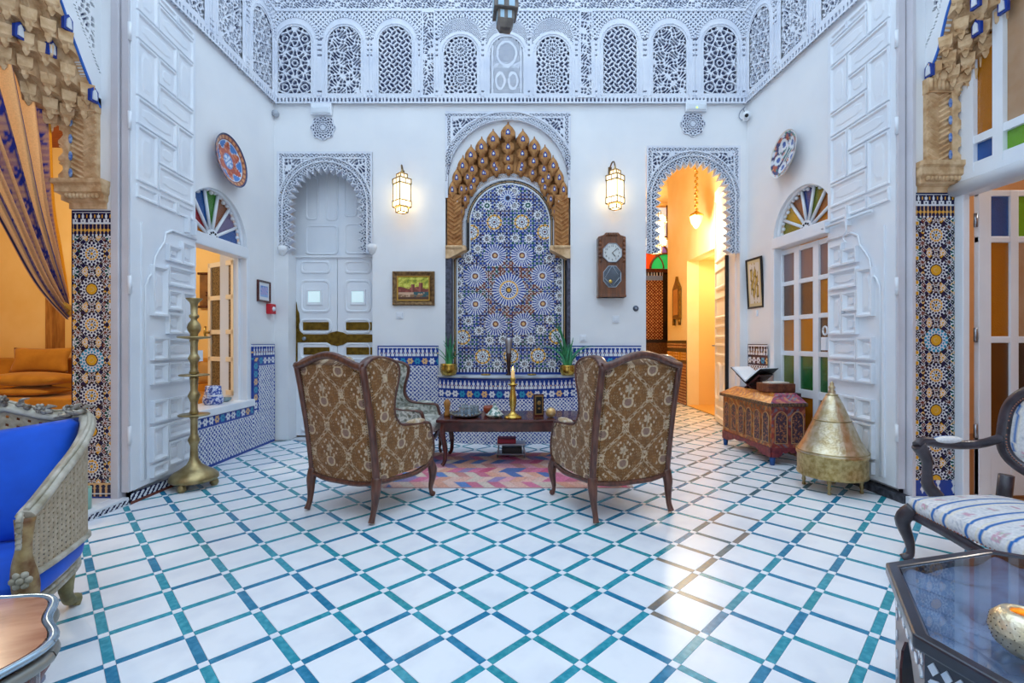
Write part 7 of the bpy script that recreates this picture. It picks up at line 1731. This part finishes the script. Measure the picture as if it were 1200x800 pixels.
cage_lantern(hl, 0, 0, 0, [(-.32, -.2, .14, dimglass), (-.2, -.08, .24, dimglass), (-.08, .16, .2, warmglass), (.16, .26, .24, dimglass), (.26, .34, .12, dimglass)])
MB().tube([(0, 0, .34), (0, 0, 4.6 - hl.location.z)], .008, 6).build('rod', lbr, hl)
gl_ = thing('chain_lamp', 'glass bowl lamp hanging on an ornate chain in the passage', 'lamp', (pX(816, 7.6), 7.6, pZ(258, 7.6)))
MB().lathe([(0, -.14), (.03, -.12), (.08, -.04), (.10, .04), (.095, .07)], 18).build('bowl', M('amber_glass_bowl', '#ffd98a', .2, emit='#ffd070', es=2.5), gl_)
MB().lathe([(.1, .06), (.11, .075), (.1, .09), (.05, .12), (.02, .15)], 18).build('crown', brass_shiny, gl_)
mb = MB(); zt_ = 4.6 - gl_.location.z
for k in range(int(zt_ / .05)): mb.ball((.012 * (-1) ** k, 0, .17 + k * .05), (.022, .014, .03), 5)
mb.build('chain', brass_shiny, gl_)
light('passage_bulb', (gl_.location.x - .25, gl_.location.y - .2, gl_.location.z - .25), 95, (1, .86, .62), .10)
light('recess_bulb', (CRX + .5, 8.2, 2.4), 12, (1, .82, .5), .05)
light('far_room_bulb', (3.0, 10.9, 4.0), 25, (1, .8, .55), .08)

# ================================================================ COURTYARD PENDANT
pl = thing('courtyard_pendant', 'grey metal and pale glass lantern hanging high over the courtyard', 'lantern', (pX(592, 3.2), 3.2, pZ(36, 3.2)), math.radians(8))
pewter = M('weathered_pewter', '#8a8078', .5, .4, c2='#5f5a58', ns=14); blueglass = M('sky_blue_glass', '#a9cbe0', .2, c2='#b9d6e8', ns=4)
def tier(w0, w1, z0, z1, gl=True):
    mb = MB(); A = [(-w0, -w0, z0), (w0, -w0, z0), (w0, w0, z0), (-w0, w0, z0)]; B = [(-w1, -w1, z1), (w1, -w1, z1), (w1, w1, z1), (-w1, w1, z1)]
    mb.add(A + B, [(0, 1, 5, 4), (1, 2, 6, 5), (2, 3, 7, 6), (3, 0, 4, 7), (0, 3, 2, 1), (4, 5, 6, 7)]); mb.build('tier', pewter, pl, bevel=.003)
    if gl:
        for q in (-.45, .45):
            for s in (-1, 1):
                wm = (w0 + w1) / 2; MB().box(wm * q - wm * .24, s * (max(w0, w1) + .001) - .002, z0 + (z1 - z0) * .12, wm * q + wm * .24, s * (max(w0, w1) + .001) + .002, z1 - (z1 - z0) * .12).build('pane', blueglass, pl)
                MB().box(s * (max(w0, w1) + .001) - .002, wm * q - wm * .24, z0 + (z1 - z0) * .12, s * (max(w0, w1) + .001) + .002, wm * q + wm * .24, z1 - (z1 - z0) * .12).build('pane', blueglass, pl)
tier(.035, .055, 0, .045, False); tier(.055, .055, .045, .11); tier(.08, .08, .11, .165); tier(.078, .078, .165, .28); tier(.06, .06, .28, .36); tier(.06, .01, .36, .46, False)
MB().tube([(0, 0, .45), (0, 0, 5.95 - pl.location.z)], .008, 6).build('rod', pewter, pl)
cb = tag(MB().tube([(XL, 3.2, 5.95), (RW(3.2), 3.2, 5.95)], .012, 8).build('support_cable', steel), 'thin steel cable spanning the courtyard above the pendant lantern', 'cable')

# ================================================================ LAMPS OF THE SIDE ROOMS
def room_lamp(loc, power, c, label):
    t = thing('ceiling_lamp', label, 'lamp', loc); MB().lathe([(.02, .12), (.14, .1), (.18, .0), (.12, -.02)], 16).build('shade', brass_shiny, t); MB().tube([(0, 0, .12), (0, 0, 3.9 - loc[2])], .01, 6).build('rod', brass_shiny, t)
    light('salon_bulb', (loc[0], loc[1], loc[2] - .12), power, c, .12)
room_lamp((-5.2, 4.4, 3.2), 150, (1, .86, .62), 'brass ceiling lamp in the yellow salon')
room_lamp((4.9, 3.2, 3.2), 75, (1, .95, .88), 'brass ceiling lamp in the beige room')
for o in bpy.data.objects:
    if o.parent and o.name.split('.')[0] in ('nail_trim', 'fringe', 'filigree_rim', 'piercing', 'crest_carving', 'carved_border', 'hub_holes', 'scalloped_trim', 'inlay', 'leg_mount', 'carved_rosette', 'carved_apron', 'fluted_scroll', 'chain', 'bracket', 'motif', 'cage', 'carved_frieze', 'arch_lattice', 'arch_lace', 'cane_panel', 'blue_dab', 'leading'): o['kind'] = 'stuff'
